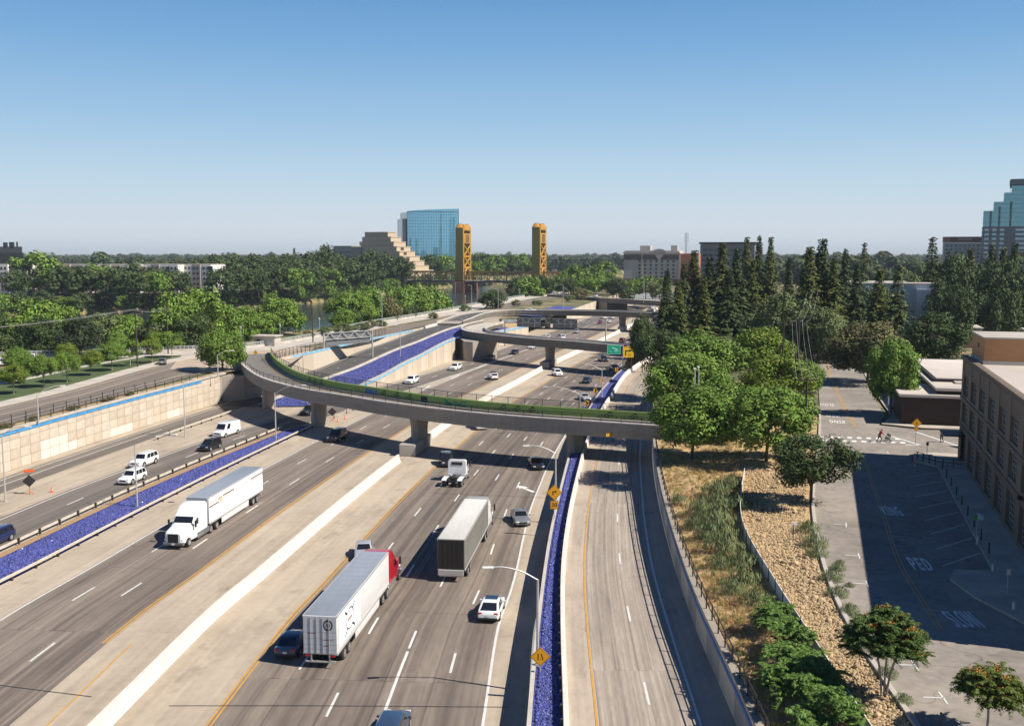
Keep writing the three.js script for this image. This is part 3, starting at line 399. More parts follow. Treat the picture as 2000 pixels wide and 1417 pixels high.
// ---------------------------------------------------------------- connector road and bridges
const flyEdge = [...off(-43.6, 196, 338), ...resample([[-15.2, 346], [-9.3, 385.7], [-2.5, 399], [8.8, 401], [24.6, 399], [38, 395], [50, 386], [64, 374], [84, 356], [104, 338]], 3).slice(1)];
const flyH = (d, s) => connH(s > 150 ? 400 : d);
{
  const road = struct('connector_road', sweep(flyEdge, [[-9.3, .02], [-.1, .02]], { closed: false, base: flyH }), M('darkasph', { map: rep(tex(512, 1024, (u, v) => { const k = .8 + .5 * (fbm(u, v, 6, 5) - .5) + .35 * (fbm(u, v * .04, 40, 3) - .5) + .2 * (fbm(u, v, 64, 2) - .5); return S3([.098 * k, .09 * k, .084 * k]); }), 1 / 40, 1 / 9.3), roughness: .9 }));
  const c = shiftPath(flyEdge, -1.0), e = shiftPath(flyEdge, -8.1); line(c, .16, (d, s) => flyH(d, s) + .035, MC.paint, road, 'edge_line'); line(e, .16, (d, s) => flyH(d, s) + .035, MC.paint, road, 'edge_line');
  const m = shiftPath(flyEdge, -4.5), L = lens(m); for (let s = 20; s < L[L.length - 1]; s += 11) { const p = along(m, s), q = along(m, s + 3.4); part(road, 'lane_dash', sweep([[p.x, p.d], [q.x, q.d]], [[-.1, 0], [.1, 0]], { closed: false, base: (p.d, connH(s > 150 ? 400 : p.d) + .036) }), MC.paint); }
}
const dark = MC.concDark;
function column(t, x, d, top, w, dep, turn, base = 0, flare = 1.35) { // column flaring towards its head
  const pts = [[0, 1], [.55, 1], [.74, 1.05], [.88, 1.16], [1, flare]], pos = [], ring = [[-1, -.6], [-.6, -1], [.6, -1], [1, -.6], [1, .6], [.6, 1], [-.6, 1], [-1, .6]], H = top - base;
  for (let i = 0; i < pts.length - 1; i++) for (let k = 0; k < 8; k++) { const v = (j, r) => { const s = pts[j][1]; return [ring[r % 8][0] * w / 2 * s, pts[j][0] * H, ring[r % 8][1] * dep / 2]; }; const a = v(i, k), b = v(i, k + 1), c = v(i + 1, k + 1), e = v(i + 1, k); pos.push(...a, ...c, ...b, ...a, ...e, ...c); }
  const g = new THREE.BufferGeometry(); g.setAttribute('position', new THREE.Float32BufferAttribute(pos, 3)); const uv = []; for (let i = 0; i < pos.length; i += 3) uv.push(pos[i] + pos[i + 2], pos[i + 1]); g.setAttribute('uv', new THREE.Float32BufferAttribute(uv, 2)); g.computeVertexNormals();
  const m = part(t, 'column', g, MC.concGrey); m.position.set(x, base, -d); m.rotation.y = turn; return m;
}
function bridge(label, edge, W, deckY, { par = 1, girder = 1.25, roadMat = MC.conc, face = M('fasciashade', { color: lin(.19, .17, .145), map: sr(1 / 10, 1 / 6), roughness: .93 }) } = {}) {  // default face: concrete darkened, shade on the outer side put into the colour
  const t = thing('overpass_bridge', label, 'bridge');
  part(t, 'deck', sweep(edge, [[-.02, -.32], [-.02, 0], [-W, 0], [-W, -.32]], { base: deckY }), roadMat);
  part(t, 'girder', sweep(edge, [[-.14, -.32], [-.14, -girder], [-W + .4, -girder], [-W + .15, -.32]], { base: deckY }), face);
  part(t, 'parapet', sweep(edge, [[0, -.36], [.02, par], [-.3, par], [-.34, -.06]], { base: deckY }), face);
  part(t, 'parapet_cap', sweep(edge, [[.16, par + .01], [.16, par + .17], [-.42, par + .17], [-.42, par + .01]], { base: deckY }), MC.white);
  return t;
}
// loop bridge with the green wall
const b1 = resample([[-66, 240], [-62.5, 226], [-56.2, 207.3], [-47.5, 187.5], [-40.8, 177.2], [-35.3, 170.5], [-29, 164.7], [-20.2, 156.3], [-9.6, 148.2], [0, 142.8], [10.1, 138.6], [19.2, 134.8], [27.5, 131]], 2);
{
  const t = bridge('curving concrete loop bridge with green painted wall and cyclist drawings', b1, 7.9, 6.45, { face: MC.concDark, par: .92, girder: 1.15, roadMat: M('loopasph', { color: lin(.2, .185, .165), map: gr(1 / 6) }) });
  const Lb = lens(b1), tot = Lb[Lb.length - 1];
  const wallTex = canvasTex(2048, 64, (x, w, h) => {
    x.fillStyle = 'rgb(140,166,84)'; x.fillRect(0, 0, w, h); reseed(3);
    for (let i = 0; i < 1500; i++) { x.fillStyle = `rgba(${105 + rnd() * 60},${135 + rnd() * 50},${50 + rnd() * 45},.25)`; x.fillRect(rnd() * w, rnd() * h, 4 + rnd() * 26, 1 + rnd() * 3); }
    x.fillStyle = 'rgb(198,208,110)'; x.fillRect(0, 0, w, 6);
    const bike = (s) => { const px = s / tot * w, k = w / tot; x.save(); x.translate(px, 36); x.scale(k / 13, 1); x.strokeStyle = 'rgb(44,52,40)'; x.lineWidth = 2.1; x.beginPath(); x.arc(-9, 8, 8.5, 0, 7); x.stroke(); x.beginPath(); x.arc(11, 8, 8.5, 0, 7); x.stroke(); x.beginPath(); x.moveTo(-9, 8); x.lineTo(-2, -8); x.lineTo(8, -6); x.lineTo(2, 8); x.lineTo(-9, 8); x.moveTo(8, -6); x.lineTo(11, 8); x.moveTo(-2, -8); x.lineTo(4, -20); x.lineTo(12, -10); x.moveTo(-4, -10); x.lineTo(3, -2); x.lineTo(1, 8); x.stroke(); x.fillStyle = 'rgb(28,32,30)'; x.beginPath(); x.arc(6, -24, 3.6, 0, 7); x.fill(); x.restore(); };
    for (const s of [62, 64.8, 67.6, 88, 91.5, 95, 116, 118.7, 121.4, 134, 137.8, 141.6]) bike(s);
    const scrib = (s, wd, c) => { x.fillStyle = c; const px = s / tot * w, k = w / tot * wd; for (let i = 0; i < 26; i++) x.fillRect(px + rnd() * k, 16 + rnd() * 34, 4 + rnd() * 9, 5 + rnd() * 10); };
    scrib(83, 3.2, 'rgb(70,110,170)'); scrib(103.5, 5, 'rgb(10,130,96)'); x.fillStyle = 'rgb(30,40,46)'; x.fillRect(98.2 / tot * w, 14, 1.6 / tot * w, 40); x.fillStyle = 'rgb(190,120,30)'; x.fillRect(81.5 / tot * w, 12, 8, 26);
  });
  wallTex.wrapS = wallTex.wrapT = THREE.RepeatWrapping; wallTex.repeat.set(1 / tot, 1 / 1.5);
  part(t, 'green_wall', sweep(b1, [[-7.35, .0], [-7.35, 1.5], [-7.7, 1.5], [-7.7, -.3]], { base: 6.45 }), M('greenwall', { map: wallTex, roughness: .75 }), 'green painted inner wall with dark cyclist drawings');
  part(t, 'kerb', sweep(b1, [[-6.5, 0], [-6.5, .25], [-7.34, .25], [-7.34, 0]], { base: 6.455 }), MC.concGrey);
  part(t, 'kerb', sweep(b1, [[-.34, 0], [-.34, .2], [-1.1, .2], [-1.1, 0]], { base: 6.455 }), MC.concGrey);
  line(shiftPath(b1, -1.6), .12, 6.47, MC.paint, t, 'edge_line'); line(shiftPath(b1, -5.6), .12, 6.47, MC.yellow, t, 'edge_line');
  for (const [o, y0, h, lab] of [[-.15, 7.53, .95, 'near'], [-7.52, 7.95, 1.0, 'far']]) {
    const Pf = cut(shiftPath(b1, o), 120, 232), L = lens(Pf), pg = box(.07, h, .07, 0, h / 2, 0);
    for (let s = .5; s < L[L.length - 1]; s += 2.9) { const p = along(Pf, s), m = part(t, 'fence_post', pg, MC.iron); m.position.set(p.x, y0, -p.d); m.rotation.y = p.turn; }
    part(t, 'fence_rail', sweep(Pf, [[-.03, h - .05], [-.03, h], [.03, h], [.03, h - .05]], { base: y0 }), MC.iron);
    part(t, 'fence_mesh', sweep(Pf, [[0, .02], [0, h - .06]], { closed: false, base: y0 }), M('bridgelink', { color: lin(.05, .045, .045), alphaMap: rep(tex(64, 64, (u, v) => (u * 8) % 1 < .13 || (v * 8) % 1 < .12 ? 1 : 0, false), 1 / .8), alphaTest: .5, side: THREE.DoubleSide }));
  }
  column(t, -48.9, 198, 5.3, 2.2, 1.6, .8, 0, 1.5); column(t, -34.6, 176.6, 5.3, 2.6, 1.7, .7); column(t, -14.6, 155, 5.3, 2.4, 1.7, .5, .9, 1.3); column(t, 9.3, 143.2, 5.3, 2.3, 1.7, .4, 0, 1.4);
  const ped = part(t, 'pedestal', rbox(2.6, 1.9, 10.5, .12, 0, .93, 0), MC.concPale); ped.position.set(-15.1, 0, -155); ped.rotation.y = -.17;
  part(t, 'abutment', plinth([[-62.5, 228], [-61.2, 205], [-56.2, 207.6], [-50.8, 216], [-54, 226], [-57, 232]], -.1, 5.3), MC.concGrey);
  part(t, 'abutment', plinth([[21.6, 134], [30, 130], [33, 137.5], [24, 141]], 1.5, 5.3), MC.concGrey);
  const sg = part(t, 'clearance_sign', box(1.55, .4, .05), M('clrsign', { map: canvasTex(256, 64, (x) => { x.fillStyle = 'rgb(226,168,22)'; x.fillRect(0, 0, 256, 64); x.fillStyle = 'rgb(96,70,12)'; x.fillRect(24, 10, 34, 26); x.fillRect(84, 18, 26, 20); x.fillRect(122, 24, 20, 22); x.fillRect(188, 4, 6, 56); x.beginPath(); x.arc(224, 34, 12, 0, 7); x.fill(); }), roughness: .5 })); sg.position.set(13.8, 5.75, -137.02); sg.rotation.y = .4; sg.rotation.x = 0;
}
// second loop bridge
const b2 = resample([[-10, 342], [-14.5, 326], [-15.8, 310.6], [-13.5, 295], [-7.5, 285], [1.4, 273.5], [11, 265], [16.1, 260.6], [23, 253], [33.1, 243.5], [44, 234]], 2);
{
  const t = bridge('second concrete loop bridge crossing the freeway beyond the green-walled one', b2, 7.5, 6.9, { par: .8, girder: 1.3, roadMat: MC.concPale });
  part(t, 'parapet', sweep(b2, [[-7.2, 0], [-7.2, .8], [-7.5, .8], [-7.5, -.3]], { base: 6.9 }), MC.concPale);
  const Pf = shiftPath(b2, -.13), L = lens(Pf); for (let s = 10; s < L[L.length - 1] - 6; s += 2.4) { const p = along(Pf, s), m = part(t, 'rail_post', box(.09, .42, .09, 0, .21, 0), MC.concPale); m.position.set(p.x, 7.84, -p.d); }
  part(t, 'rail', sweep(cut(Pf, 236, 312), [[-.04, .36], [-.04, .46], [.04, .46], [.04, .36]], { base: 7.85 }), MC.galv);
  column(t, 10.4, 270.5, 5.65, 2.3, 1.8, .45, .9, 1.3); const ped = part(t, 'pedestal', rbox(2.6, 1.8, 10, .12, 0, .9, 0), MC.concGrey); ped.position.set(9.9, 0, -269.5); ped.rotation.y = -.25;
  part(t, 'abutment', plinth([[-13.6, 284.5], [-11.2, 283], [-4.4, 292], [-6.6, 296], [-13, 304], [-17, 304]], -.1, 5.6), MC.concGrey);
  part(t, 'abutment', plinth([[34.5, 243], [44, 234], [50, 239], [40, 250]], -.1, 5.6), MC.concGrey);
}
{ // flyover
  const P3 = cut(flyEdge.map((p) => p), 336, 410), i0 = flyEdge.findIndex((p) => p[1] > 336), e3 = flyEdge.slice(i0); void P3;
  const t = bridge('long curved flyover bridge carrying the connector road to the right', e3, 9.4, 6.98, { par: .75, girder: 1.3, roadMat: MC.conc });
  part(t, 'parapet', sweep(e3, [[-9.1, 0], [-9.1, .75], [-9.4, .75], [-9.4, -.3]], { base: 6.98 }), MC.concPale);
  column(t, 44, 396.5, 5.7, 2.4, 1.8, .35, .9, 1.3); column(t, 14.5, 405.6, 5.7, 2.2, 1.8, 0, 0, 1.3); const ped = part(t, 'pedestal', rbox(2.6, 1.8, 9, .12, 0, .9, 0), MC.concPale); ped.position.set(44, 0, -396); ped.rotation.y = -.25;
  part(t, 'wing_wall', sweep(off(-43.2, 292, 352), [[0, -6], [0, -.25], [.3, -.25], [.3, -6]], { base: connH }), MC.concWall);
  part(t, 'abutment', plinth([[-13, 352], [-8.6, 372], [-4, 390], [-9, 396], [-22, 360]], 3, 5.7), MC.concGrey);
}
{ // cross-street bridge far back
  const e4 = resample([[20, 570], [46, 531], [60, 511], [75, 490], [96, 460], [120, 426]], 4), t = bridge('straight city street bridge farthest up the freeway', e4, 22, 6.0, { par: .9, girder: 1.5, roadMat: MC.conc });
  const ab = part(t, 'abutment', plinth([[46, 531], [50, 525.5], [62, 536], [56, 546], [48, 548]], -.1, 4.5), MC.concDark); void ab;
  part(t, 'abutment', plinth([[100, 454], [110, 440], [124, 452], [112, 470]], -.1, 4.5), MC.concDark);
  const Pf = shiftPath(e4, -.2), L = lens(Pf); for (let s = 2; s < L[L.length - 1]; s += 4) { const p = along(Pf, s), m = part(t, 'rail_post', box(.15, .7, .15, 0, .35, 0), MC.iron); m.position.set(p.x, 7.05, -p.d); } part(t, 'rail', sweep(Pf, [[-.05, .6], [-.05, .75], [.05, .75], [.05, .6]], { base: 7.05 }), MC.iron);
  const w = thing('retaining_wall', 'pale concrete wall left of the farthest bridge', 'wall'); for (let i = 0, q = off(-30.3, 440, 538); i < q.length - 1; i += 2) part(w, 'wall_section', sweep(q.slice(i, i + 3), [[-.4, -.1], [-.4, 5.2], [0, 5.2], [0, -.1]]), panelMats[(i / 2) % 3]);
  const w2 = thing('retaining_wall', 'pale concrete wall right of the freeway beyond the farthest bridge', 'wall'); part(w2, 'wall_face', sweep(off(-30.3, 552, 640), [[-.4, -.1], [-.4, 5.2], [0, 5.2], [0, -.1]]), MC.concWall);
  struct('embankment', between(off(-53.2, 386, 640), off(-30.4, 386, 640), 5.9, (d) => d < 430 ? lerp(4, 5.1, (d - 372) / 58) : 5.1, { nu: 3 }), groundMat);
  struct('underpass_ground', between(off(-53.2, 336, 392), off(-30.4, 336, 392), 3.6, (d) => Math.max(3.4, wallHt(d) - .3), { nu: 2 }), dryMat);
  struct('embankment_blue', between(off(-40, 398, 470), off(-30.6, 398, 470), 5.98, 5.2, { nu: 3 }), blueMat);
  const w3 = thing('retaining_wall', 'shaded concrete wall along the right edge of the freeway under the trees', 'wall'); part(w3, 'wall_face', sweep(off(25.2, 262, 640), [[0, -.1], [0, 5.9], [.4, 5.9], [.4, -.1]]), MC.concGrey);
}
struct('dirt_slope', slab([[28.4, 249], [33.5, 246.5], [42.5, 254], [58, 257], [56, 262], [36, 264], [31.6, 262]], 5.0), dryMat);
struct('dirt_bank', between(resample([[27.8, 248], [32.9, 246.2], [42, 253], [54, 256]], 3), resample([[31.6, 262], [38, 262], [48, 262], [58, 262]], 3), 2.2, 5.6, { nu: 4, rough: .4 }), dryMat);

// ---------------------------------------------------------------- lamps, poles, signs, gantries
function lamp(label, x, y, d, h, dir, reach = 4.2, rise = 1.2, mat = MC.steel, group) {   // dir: radians, direction of the arm seen in plan (0 = ahead)
  const t = thing('street_lamp', label, 'street lamp', x, y, d, 0, group), ax = Math.sin(dir), az = -Math.cos(dir);
  part(t, 'pole', bar([0, 0, 0], [0, h, 0], .12, 8, .075), mat); part(t, 'base', cyl(.2, .2, .18, 8), mat);
  part(t, 'arm', tube([[0, h - .05, 0], [ax * reach * .35, h + rise * .62, az * reach * .35], [ax * reach * .75, h + rise, az * reach * .75], [ax * reach, h + rise * 1.02, az * reach]], .055, 14, 6), mat);
  const hd = part(t, 'lamp_head', rbox(.34, .14, .8, .06), M('lamphead', { color: lin(.62, .61, .58), roughness: .5 })); hd.position.set(ax * (reach + .3), h + rise * 1.0, az * (reach + .3)); hd.rotation.y = -dir;
  return t;
}
const N90 = -Math.PI / 2;
lamp('tall lamp in the blue rock bed beside the white semi', -45.6, 0, 118.7, 8, Math.PI / 2 + .2, 5, 1.3); lamp('tall lamp beside the guardrail in front of the loop bridge', -38.9, 0, 162, 8, Math.PI / 2 + .1, 4.6, 1.4); lamp('slim lamp pole on the gore in front of the panelled wall', -55.2, 0, 166.1, 9.4, Math.PI / 2, 1.6, .4); lamp('lamp pole at the left edge of the photo behind the orange flags', -63.3, 0, 122, 8.5, Math.PI / 2, 3, 1);
lamp('nearest white lamp on the raised blue strip with arm over the freeway', 1.8, 2, 67.6, 6.3, N90 - .1, 3.2, .95); lamp('white lamp behind the curve warning sign with arm over the freeway', 5.0, 2, 112, 6.2, N90 - .05, 3.1, .9); lamp('lamp on the blue strip just beyond the green-walled bridge', 11.5, 2, 167, 5.2, N90, 5.6, 1.2); lamp('lamp on the blue strip beside the black chevron signs', 18.1, 2, 199.1, 5.5, N90, 5, 1.3);
lamp('lamp beside the wire fence on the riverside street', -70.2, 6, 146, 4.1, 1.1, 3.2, 1.1, MC.galv); lamp('lamp on top of the wall under the big tree by the bridge', -59.4, 6, 200, 4.4, 1.2, 2.6, .8, MC.galv); lamp('low curved lamp on the connector road before the sign gantry', -50.6, 1.1, 240, 5.5, 1.4, 4, 1, MC.galv);
lamp('lamp standing on the blue rock slope', -29.6, 3.6, 263, 8, N90, .8, .2, MC.galv);
for (const [x, d, h, l] of [[-42, 322, 12, 'tall thin pole beside the bushes on the promenade'], [-17, 420, 11, 'tall thin lamp behind the flyover curve'], [-6, 432, 9, 'thin lamp right of the flyover curve'], [22, 430, 11, 'thin lamp rising from behind the flyover near the cars'], [66, 500, 12, 'lamp post standing on the farthest bridge']]) lamp(l, x, 6, d, h, N90, 1, .2, MC.galv);
{ const pts = [[-88, 268], [-75, 275], [-66, 283], [-60, 310], [-55, 345], [-45, 380], [-36, 412], [-22, 470], [-8, 520], [4, 560]]; pts.forEach(([x, d], i) => { const t = thing('promenade_lamp', `${ord(i)} small promenade lamp from the left along the river railing`, 'lamp', x, 5.9, d, 0, 'lamps along the promenade'); part(t, 'post', bar([0, 0, 0], [0, 4.2, 0], .07, 6), M('railpaint')); part(t, 'lantern', new THREE.CylinderGeometry(.3, .18, .5, 8).translate(0, 4.4, 0), M('lamphead')); part(t, 'cap', new THREE.ConeGeometry(.36, .2, 8).translate(0, 4.75, 0), M('railpaint')); }); }
function diamond(label, x, y, d, size, h, draw, { turn = 0, post = .05, postMat = MC.galv, plate = null, kind = 'road_sign' } = {}) {
  const t = thing(kind, label, 'sign', x, y, d, turn); part(t, 'post', bar([0, 0, 0], [0, h + (draw ? 0 : .3), 0], post, 6), postMat);
  const tx = draw ? canvasTex(256, 256, (c) => { c.fillStyle = '#dd9a0c'; c.fillRect(0, 0, 256, 256); c.strokeStyle = '#1a1408'; c.lineWidth = 7; c.strokeRect(10, 10, 236, 236); c.save(); c.translate(128, 128); c.rotate(Math.PI / 4); draw(c); c.restore(); }) : null;
  const g = rbox(size, size, .03, .012, 0, 0, 0, 1); g.rotateZ(Math.PI / 4); const m = part(t, 'sign_face', g, draw ? M('dia' + label, { map: tx, roughness: .5 }) : MC.signBack); m.position.set(0, h, .06);
  if (plate) { const p = part(t, 'plaque', box(plate.w, plate.h, .03), M('pl' + label, { map: canvasTex(128, 128, (c) => { c.fillStyle = '#dd9a0c'; c.fillRect(0, 0, 128, 128); c.strokeStyle = '#1a1408'; c.lineWidth = 5; c.strokeRect(4, 4, 120, 120); c.fillStyle = '#1a1408'; c.font = 'bold 82px sans-serif'; c.textAlign = 'center'; c.fillText(plate.text, 64, 92); }), roughness: .5 })); p.position.set(0, h - size * .71 - plate.h * .52, .06); } return t;
}
const turnArrow = (c) => { c.fillStyle = '#1a1408'; c.fillRect(-42, -30, 24, 92); c.fillRect(-42, -30, 60, 24); c.beginPath(); c.moveTo(14, -52); c.lineTo(62, -18); c.lineTo(14, 16); c.fill(); };
diamond('orange diamond right-turn warning sign with 20 plaque on the blue strip', 4.6, 2, 106.5, 1.25, 3.0, turnArrow, { plate: { w: .9, h: .95, text: '20' } });
diamond('nearest yellow diamond lane-ends sign on the blue strip', 1.95, 2, 66.3, 1.0, 1.25, (c) => { c.fillStyle = '#1a1408'; c.fillRect(-48, -60, 20, 120); c.save(); c.beginPath(); c.moveTo(12, -60); c.lineTo(30, -60); c.lineTo(30, -24); c.lineTo(52, 14); c.lineTo(52, 60); c.lineTo(34, 60); c.lineTo(34, 22); c.lineTo(12, -16); c.fill(); c.restore(); c.fillRect(6, 8, 7, 14); c.fillRect(6, 30, 7, 14); c.fillRect(6, 50, 7, 12); });
diamond('yellow diamond pedestrian sign on the street corner by the crosswalk', 52.8, 6.1, 128.5, .9, 2.75, (c) => { c.fillStyle = '#1a1408'; c.beginPath(); c.arc(4, -48, 13, 0, 7); c.fill(); c.fillRect(-10, -34, 24, 50); c.fillRect(-22, 12, 18, 46); c.fillRect(6, 12, 18, 46); }, { turn: -.1, plate: { w: .6, h: .32, text: '\u2199' } });
const dkSign = (label, x, y, d, turn) => { const t = diamond(label, x, y, d, 1.15, 1.75, null, { turn, kind: 'work_sign', postMat: MC.orange }); t.children[1].material = MC.iron; for (const s of [-1, 1]) { part(t, 'leg', bar([0, .35, 0], [s * .5, 0, .4], .025, 5), MC.orange); part(t, 'leg', bar([0, .35, 0], [s * .5, 0, -.4], .025, 5), MC.orange); } return t; };
{ const t = dkSign('dark diamond work sign with orange flags at the left edge', -62.2, 0, 126, .3); for (const s of [-1, 0, 1]) { part(t, 'flag_staff', bar([0, 2.3, 0], [s * .4, 3.0, 0], .015, 5), MC.black); const f = part(t, 'flag', box(.4, .36, .02), MC.orange); f.position.set(s * .42, 3.05, 0); f.rotation.z = s * .5; } dkSign('dark diamond work sign beside the bridge column and orange cones', -33.2, 0, 182, .2); }
function cone(label, x, y, d, group) { const t = thing('traffic_cone', label, 'traffic cone', x, y, d, 0, group); part(t, 'cone', cyl(.17, .04, .72, 10).translate(0, .03, 0), MC.orange); part(t, 'base', box(.42, .05, .42, 0, .03, 0), MC.orange); part(t, 'band', cyl(.125, .095, .14, 10).translate(0, .3, 0), MC.paint); return t; }
cone('orange cone right of the flagged work sign', -59.8, 0, 127); cone('orange cone lying nearest the bridge column', -32, 0, 181, 'cones at the gore by the column'); cone('orange cone behind the one nearest the bridge column', -31.2, 0, 184, 'cones at the gore by the column');
for (let i = 0; i < 7; i++) { const p = off([[180, -22.9], [230, -21.4]], 184 + i * 4, 190 + i * 4)[0]; const t = thing('delineator_post', `${ord(i)} dark striped delineator post in the row leading away from the bridge column`, 'delineator', p[0], 0, p[1], 0, 'delineators at the gore'); part(t, 'post', bar([0, 0, 0], [0, 1.1, 0], .06, 8), MC.black); part(t, 'band', cyl(.065, .065, .12, 8).translate(0, .8, 0), MC.orange); part(t, 'base', cyl(.2, .18, .08, 8), MC.black); }
const chev = [[13.6, 2, 180], [16.6, 2, 197], [19.4, 2, 213], [24.4, 2.2, 231], [33, 2.6, 250], [47, 4.6, 258]];
chev.forEach(([x, y, d], i) => { const t = thing('chevron_sign', `${ord(i)} black and yellow curve chevron sign from the near end of the ramp bend`, 'sign', x, y, d, .25, 'chevron signs round the ramp bend'); part(t, 'post', bar([0, 0, 0], [0, 1.9, 0], .05, 6), MC.galv); const m = part(t, 'sign_face', box(.75, .95, .03), M('chevron', { map: canvasTex(64, 80, (c) => { c.fillStyle = '#d99c18'; c.fillRect(0, 0, 64, 80); c.fillStyle = '#120e08'; c.beginPath(); c.moveTo(10, 4); c.lineTo(34, 4); c.lineTo(58, 40); c.lineTo(34, 76); c.lineTo(10, 76); c.lineTo(32, 40); c.fill(); }), roughness: .5 })); m.position.set(0, 1.6, .06); });
{
  const t = thing('turn_sign', 'large yellow right-turn 20 sign on two posts before the ramp bend', 'sign', 28.5, 2.2, 243, .05);
  for (const s of [-1, 1]) part(t, 'post', box(.16, 4.2, .16, s * .8, 2.1, 0), MC.wood);
  part(t, 'sign_face', box(2.6, 2.6, .05, 0, 4.5, .12), M('turn20', { map: canvasTex(256, 256, (c) => { c.fillStyle = '#e8b820'; c.fillRect(0, 0, 256, 256); c.fillStyle = '#1a1408'; c.fillRect(46, 80, 28, 130); c.fillRect(46, 80, 100, 28); c.beginPath(); c.moveTo(140, 56); c.lineTo(206, 94); c.lineTo(140, 132); c.fill(); c.fillStyle = 'rgb(150,110,10)'; c.font = 'bold 78px sans-serif'; c.fillText('20', 112, 224); }), roughness: .5 }));
  for (const s of [-1, 1]) { const b = part(t, 'beacon', new THREE.CylinderGeometry(.3, .3, .3, 12).rotateX(Math.PI / 2).translate(s * .75, 6.15, 0), MC.iron); if (s < 0) part(b, 'lens', new THREE.CylinderGeometry(.2, .2, .06, 12).rotateX(Math.PI / 2).translate(-.75, 6.15, .18), M('redlens', { color: lin(.4, .04, .01), roughness: .2 })); }
  const g = thing('guide_sign', 'green highway guide sign facing us left of the yellow turn sign', 'sign', 25.6, 0, 246.5, .05);
  part(g, 'post', bar([2.0, 2, -.1], [2.0, 8.2, -.1], .14, 8), MC.galv); part(g, 'cross_arm', bar([2, 7.9, -.1], [-1.8, 7.9, -.1], .08, 6), MC.galv);
  part(g, 'sign_face', box(3.3, 2.3, .06, -.3, 7.0, .05), M('guideface', { map: canvasTex(256, 180, (c) => { c.fillStyle = '#0a9a72'; c.fillRect(0, 0, 256, 180); c.strokeStyle = '#cfe9df'; c.lineWidth = 5; c.strokeRect(5, 5, 246, 170); c.strokeStyle = '#bfeadb'; c.lineWidth = 7; c.beginPath(); c.moveTo(96, 60); c.lineTo(170, 90); c.lineTo(226, 124); c.stroke(); c.fillStyle = '#bfeadb'; for (const [a, b, w] of [[28, 64, 10], [86, 52, 60], [40, 108, 14], [60, 128, 22], [130, 118, 66]]) c.fillRect(a, b, w, 12); c.beginPath(); c.moveTo(150, 66); c.lineTo(206, 84); c.lineTo(160, 104); c.fill(); }), roughness: .5 }));
}
function gantry(label, x0, d0, x1, d1, y0, top, signs, single) {
  const t = thing('sign_gantry', label, 'sign gantry'), A = [x0, d0], B = [x1, d1], pt = (s, y, o = 0) => { const dx = x1 - x0, dd = d1 - d0, l = Math.hypot(dx, dd); return [lerp(x0, x1, s) + dd / l * o, y, -(lerp(d0, d1, s) - dx / l * o)]; };
  part(t, 'post', bar(pt(0, y0 - .5), pt(0, top), .22, 10), MC.galv); part(t, 'post', bar(pt(1, y0 - .5), pt(1, top), .22, 10), MC.galv);
  const n = Math.max(6, Math.round(Math.hypot(x1 - x0, d1 - d0) / 1.9));
  for (const y of [top, top - 1.7]) part(t, 'chord', beam(pt(0, y), pt(1, y), .14), MC.galv);
  for (let i = 0; i < n; i++) { part(t, 'brace', beam(pt(i / n, i % 2 ? top : top - 1.7), pt((i + 1) / n, i % 2 ? top - 1.7 : top), .15), MC.galv); }
  for (const [s0, s1, y1, h] of signs) { const m = part(t, 'sign_panel', beam(pt(s0, y1 - h / 2, -.45), pt(s1, y1 - h / 2, -.45), .08, h), MC.signBack); void m; for (let k = 1; k < 4; k++) part(t, 'stiffener', beam(pt(lerp(s0, s1, k / 4), y1, -.36), pt(lerp(s0, s1, k / 4), y1 - h, -.36), .1), MC.galv); }
  return t;
}
gantry('overhead sign gantry seen from behind across the climbing connector road', -48.6, 256.5, -37.6, 267.5, 1.8, 10.2, [[.06, .97, 10.1, 3.2]]);
gantry('long overhead gantry with grey sign backs behind the second bridge', -2.4, 330, 30, 318, 0, 9.6, [[.12, .36, 9.5, 3.0], [.48, .72, 9.5, 3.0]]);
// utility poles and wires
function upole(label, x, y, d, h, turn, arms, group) { const t = thing('utility_pole', label, 'utility pole', x, y, d, turn, group); part(t, 'pole', bar([0, 0, 0], [0, h, 0], .17, 8, .11), MC.wood); for (const [ay, w] of arms) { part(t, 'cross_arm', box(w, .12, .12, 0, ay, 0), MC.wood); for (const k of [-.46, -.2, .2, .46]) part(t, 'insulator', cyl(.05, .04, .16, 6).translate(k * w, ay + .06, 0), MC.concPale); } return t; }
upole('dark utility pole left of its twin on the riverside sidewalk', -82.2, 5.9, 217.5, 13, .3, [[12.6, 2.4], [11.6, 2]]); upole('dark utility pole right of its twin on the riverside sidewalk', -85.4, 5.9, 246.5, 11.8, .3, [[11.4, 2.4], [10.4, 2]]); upole('dark pole beside the promenade fence left of the gantry', -55.6, 5.9, 277.6, 10, 0, []);
upole('nearest dark utility pole between the bright green trees and the street', 34.9, 5.9, 117, 10.4, -.05, [[10.1, 2.6], [8.6, 2.4]]); upole('taller utility pole behind the nearest one on the street', 47.6, 5.9, 165, 14, -.2, [[13.6, 2.8], [13.0, 2.4]]); upole('third utility pole back along the street', 44.5, 5.9, 163, 14, -.2, [[13.4, 2.2]]); upole('farthest utility pole by the street bend', 71, 5.9, 236, 16, -.2, [[15.6, 2.6]]);
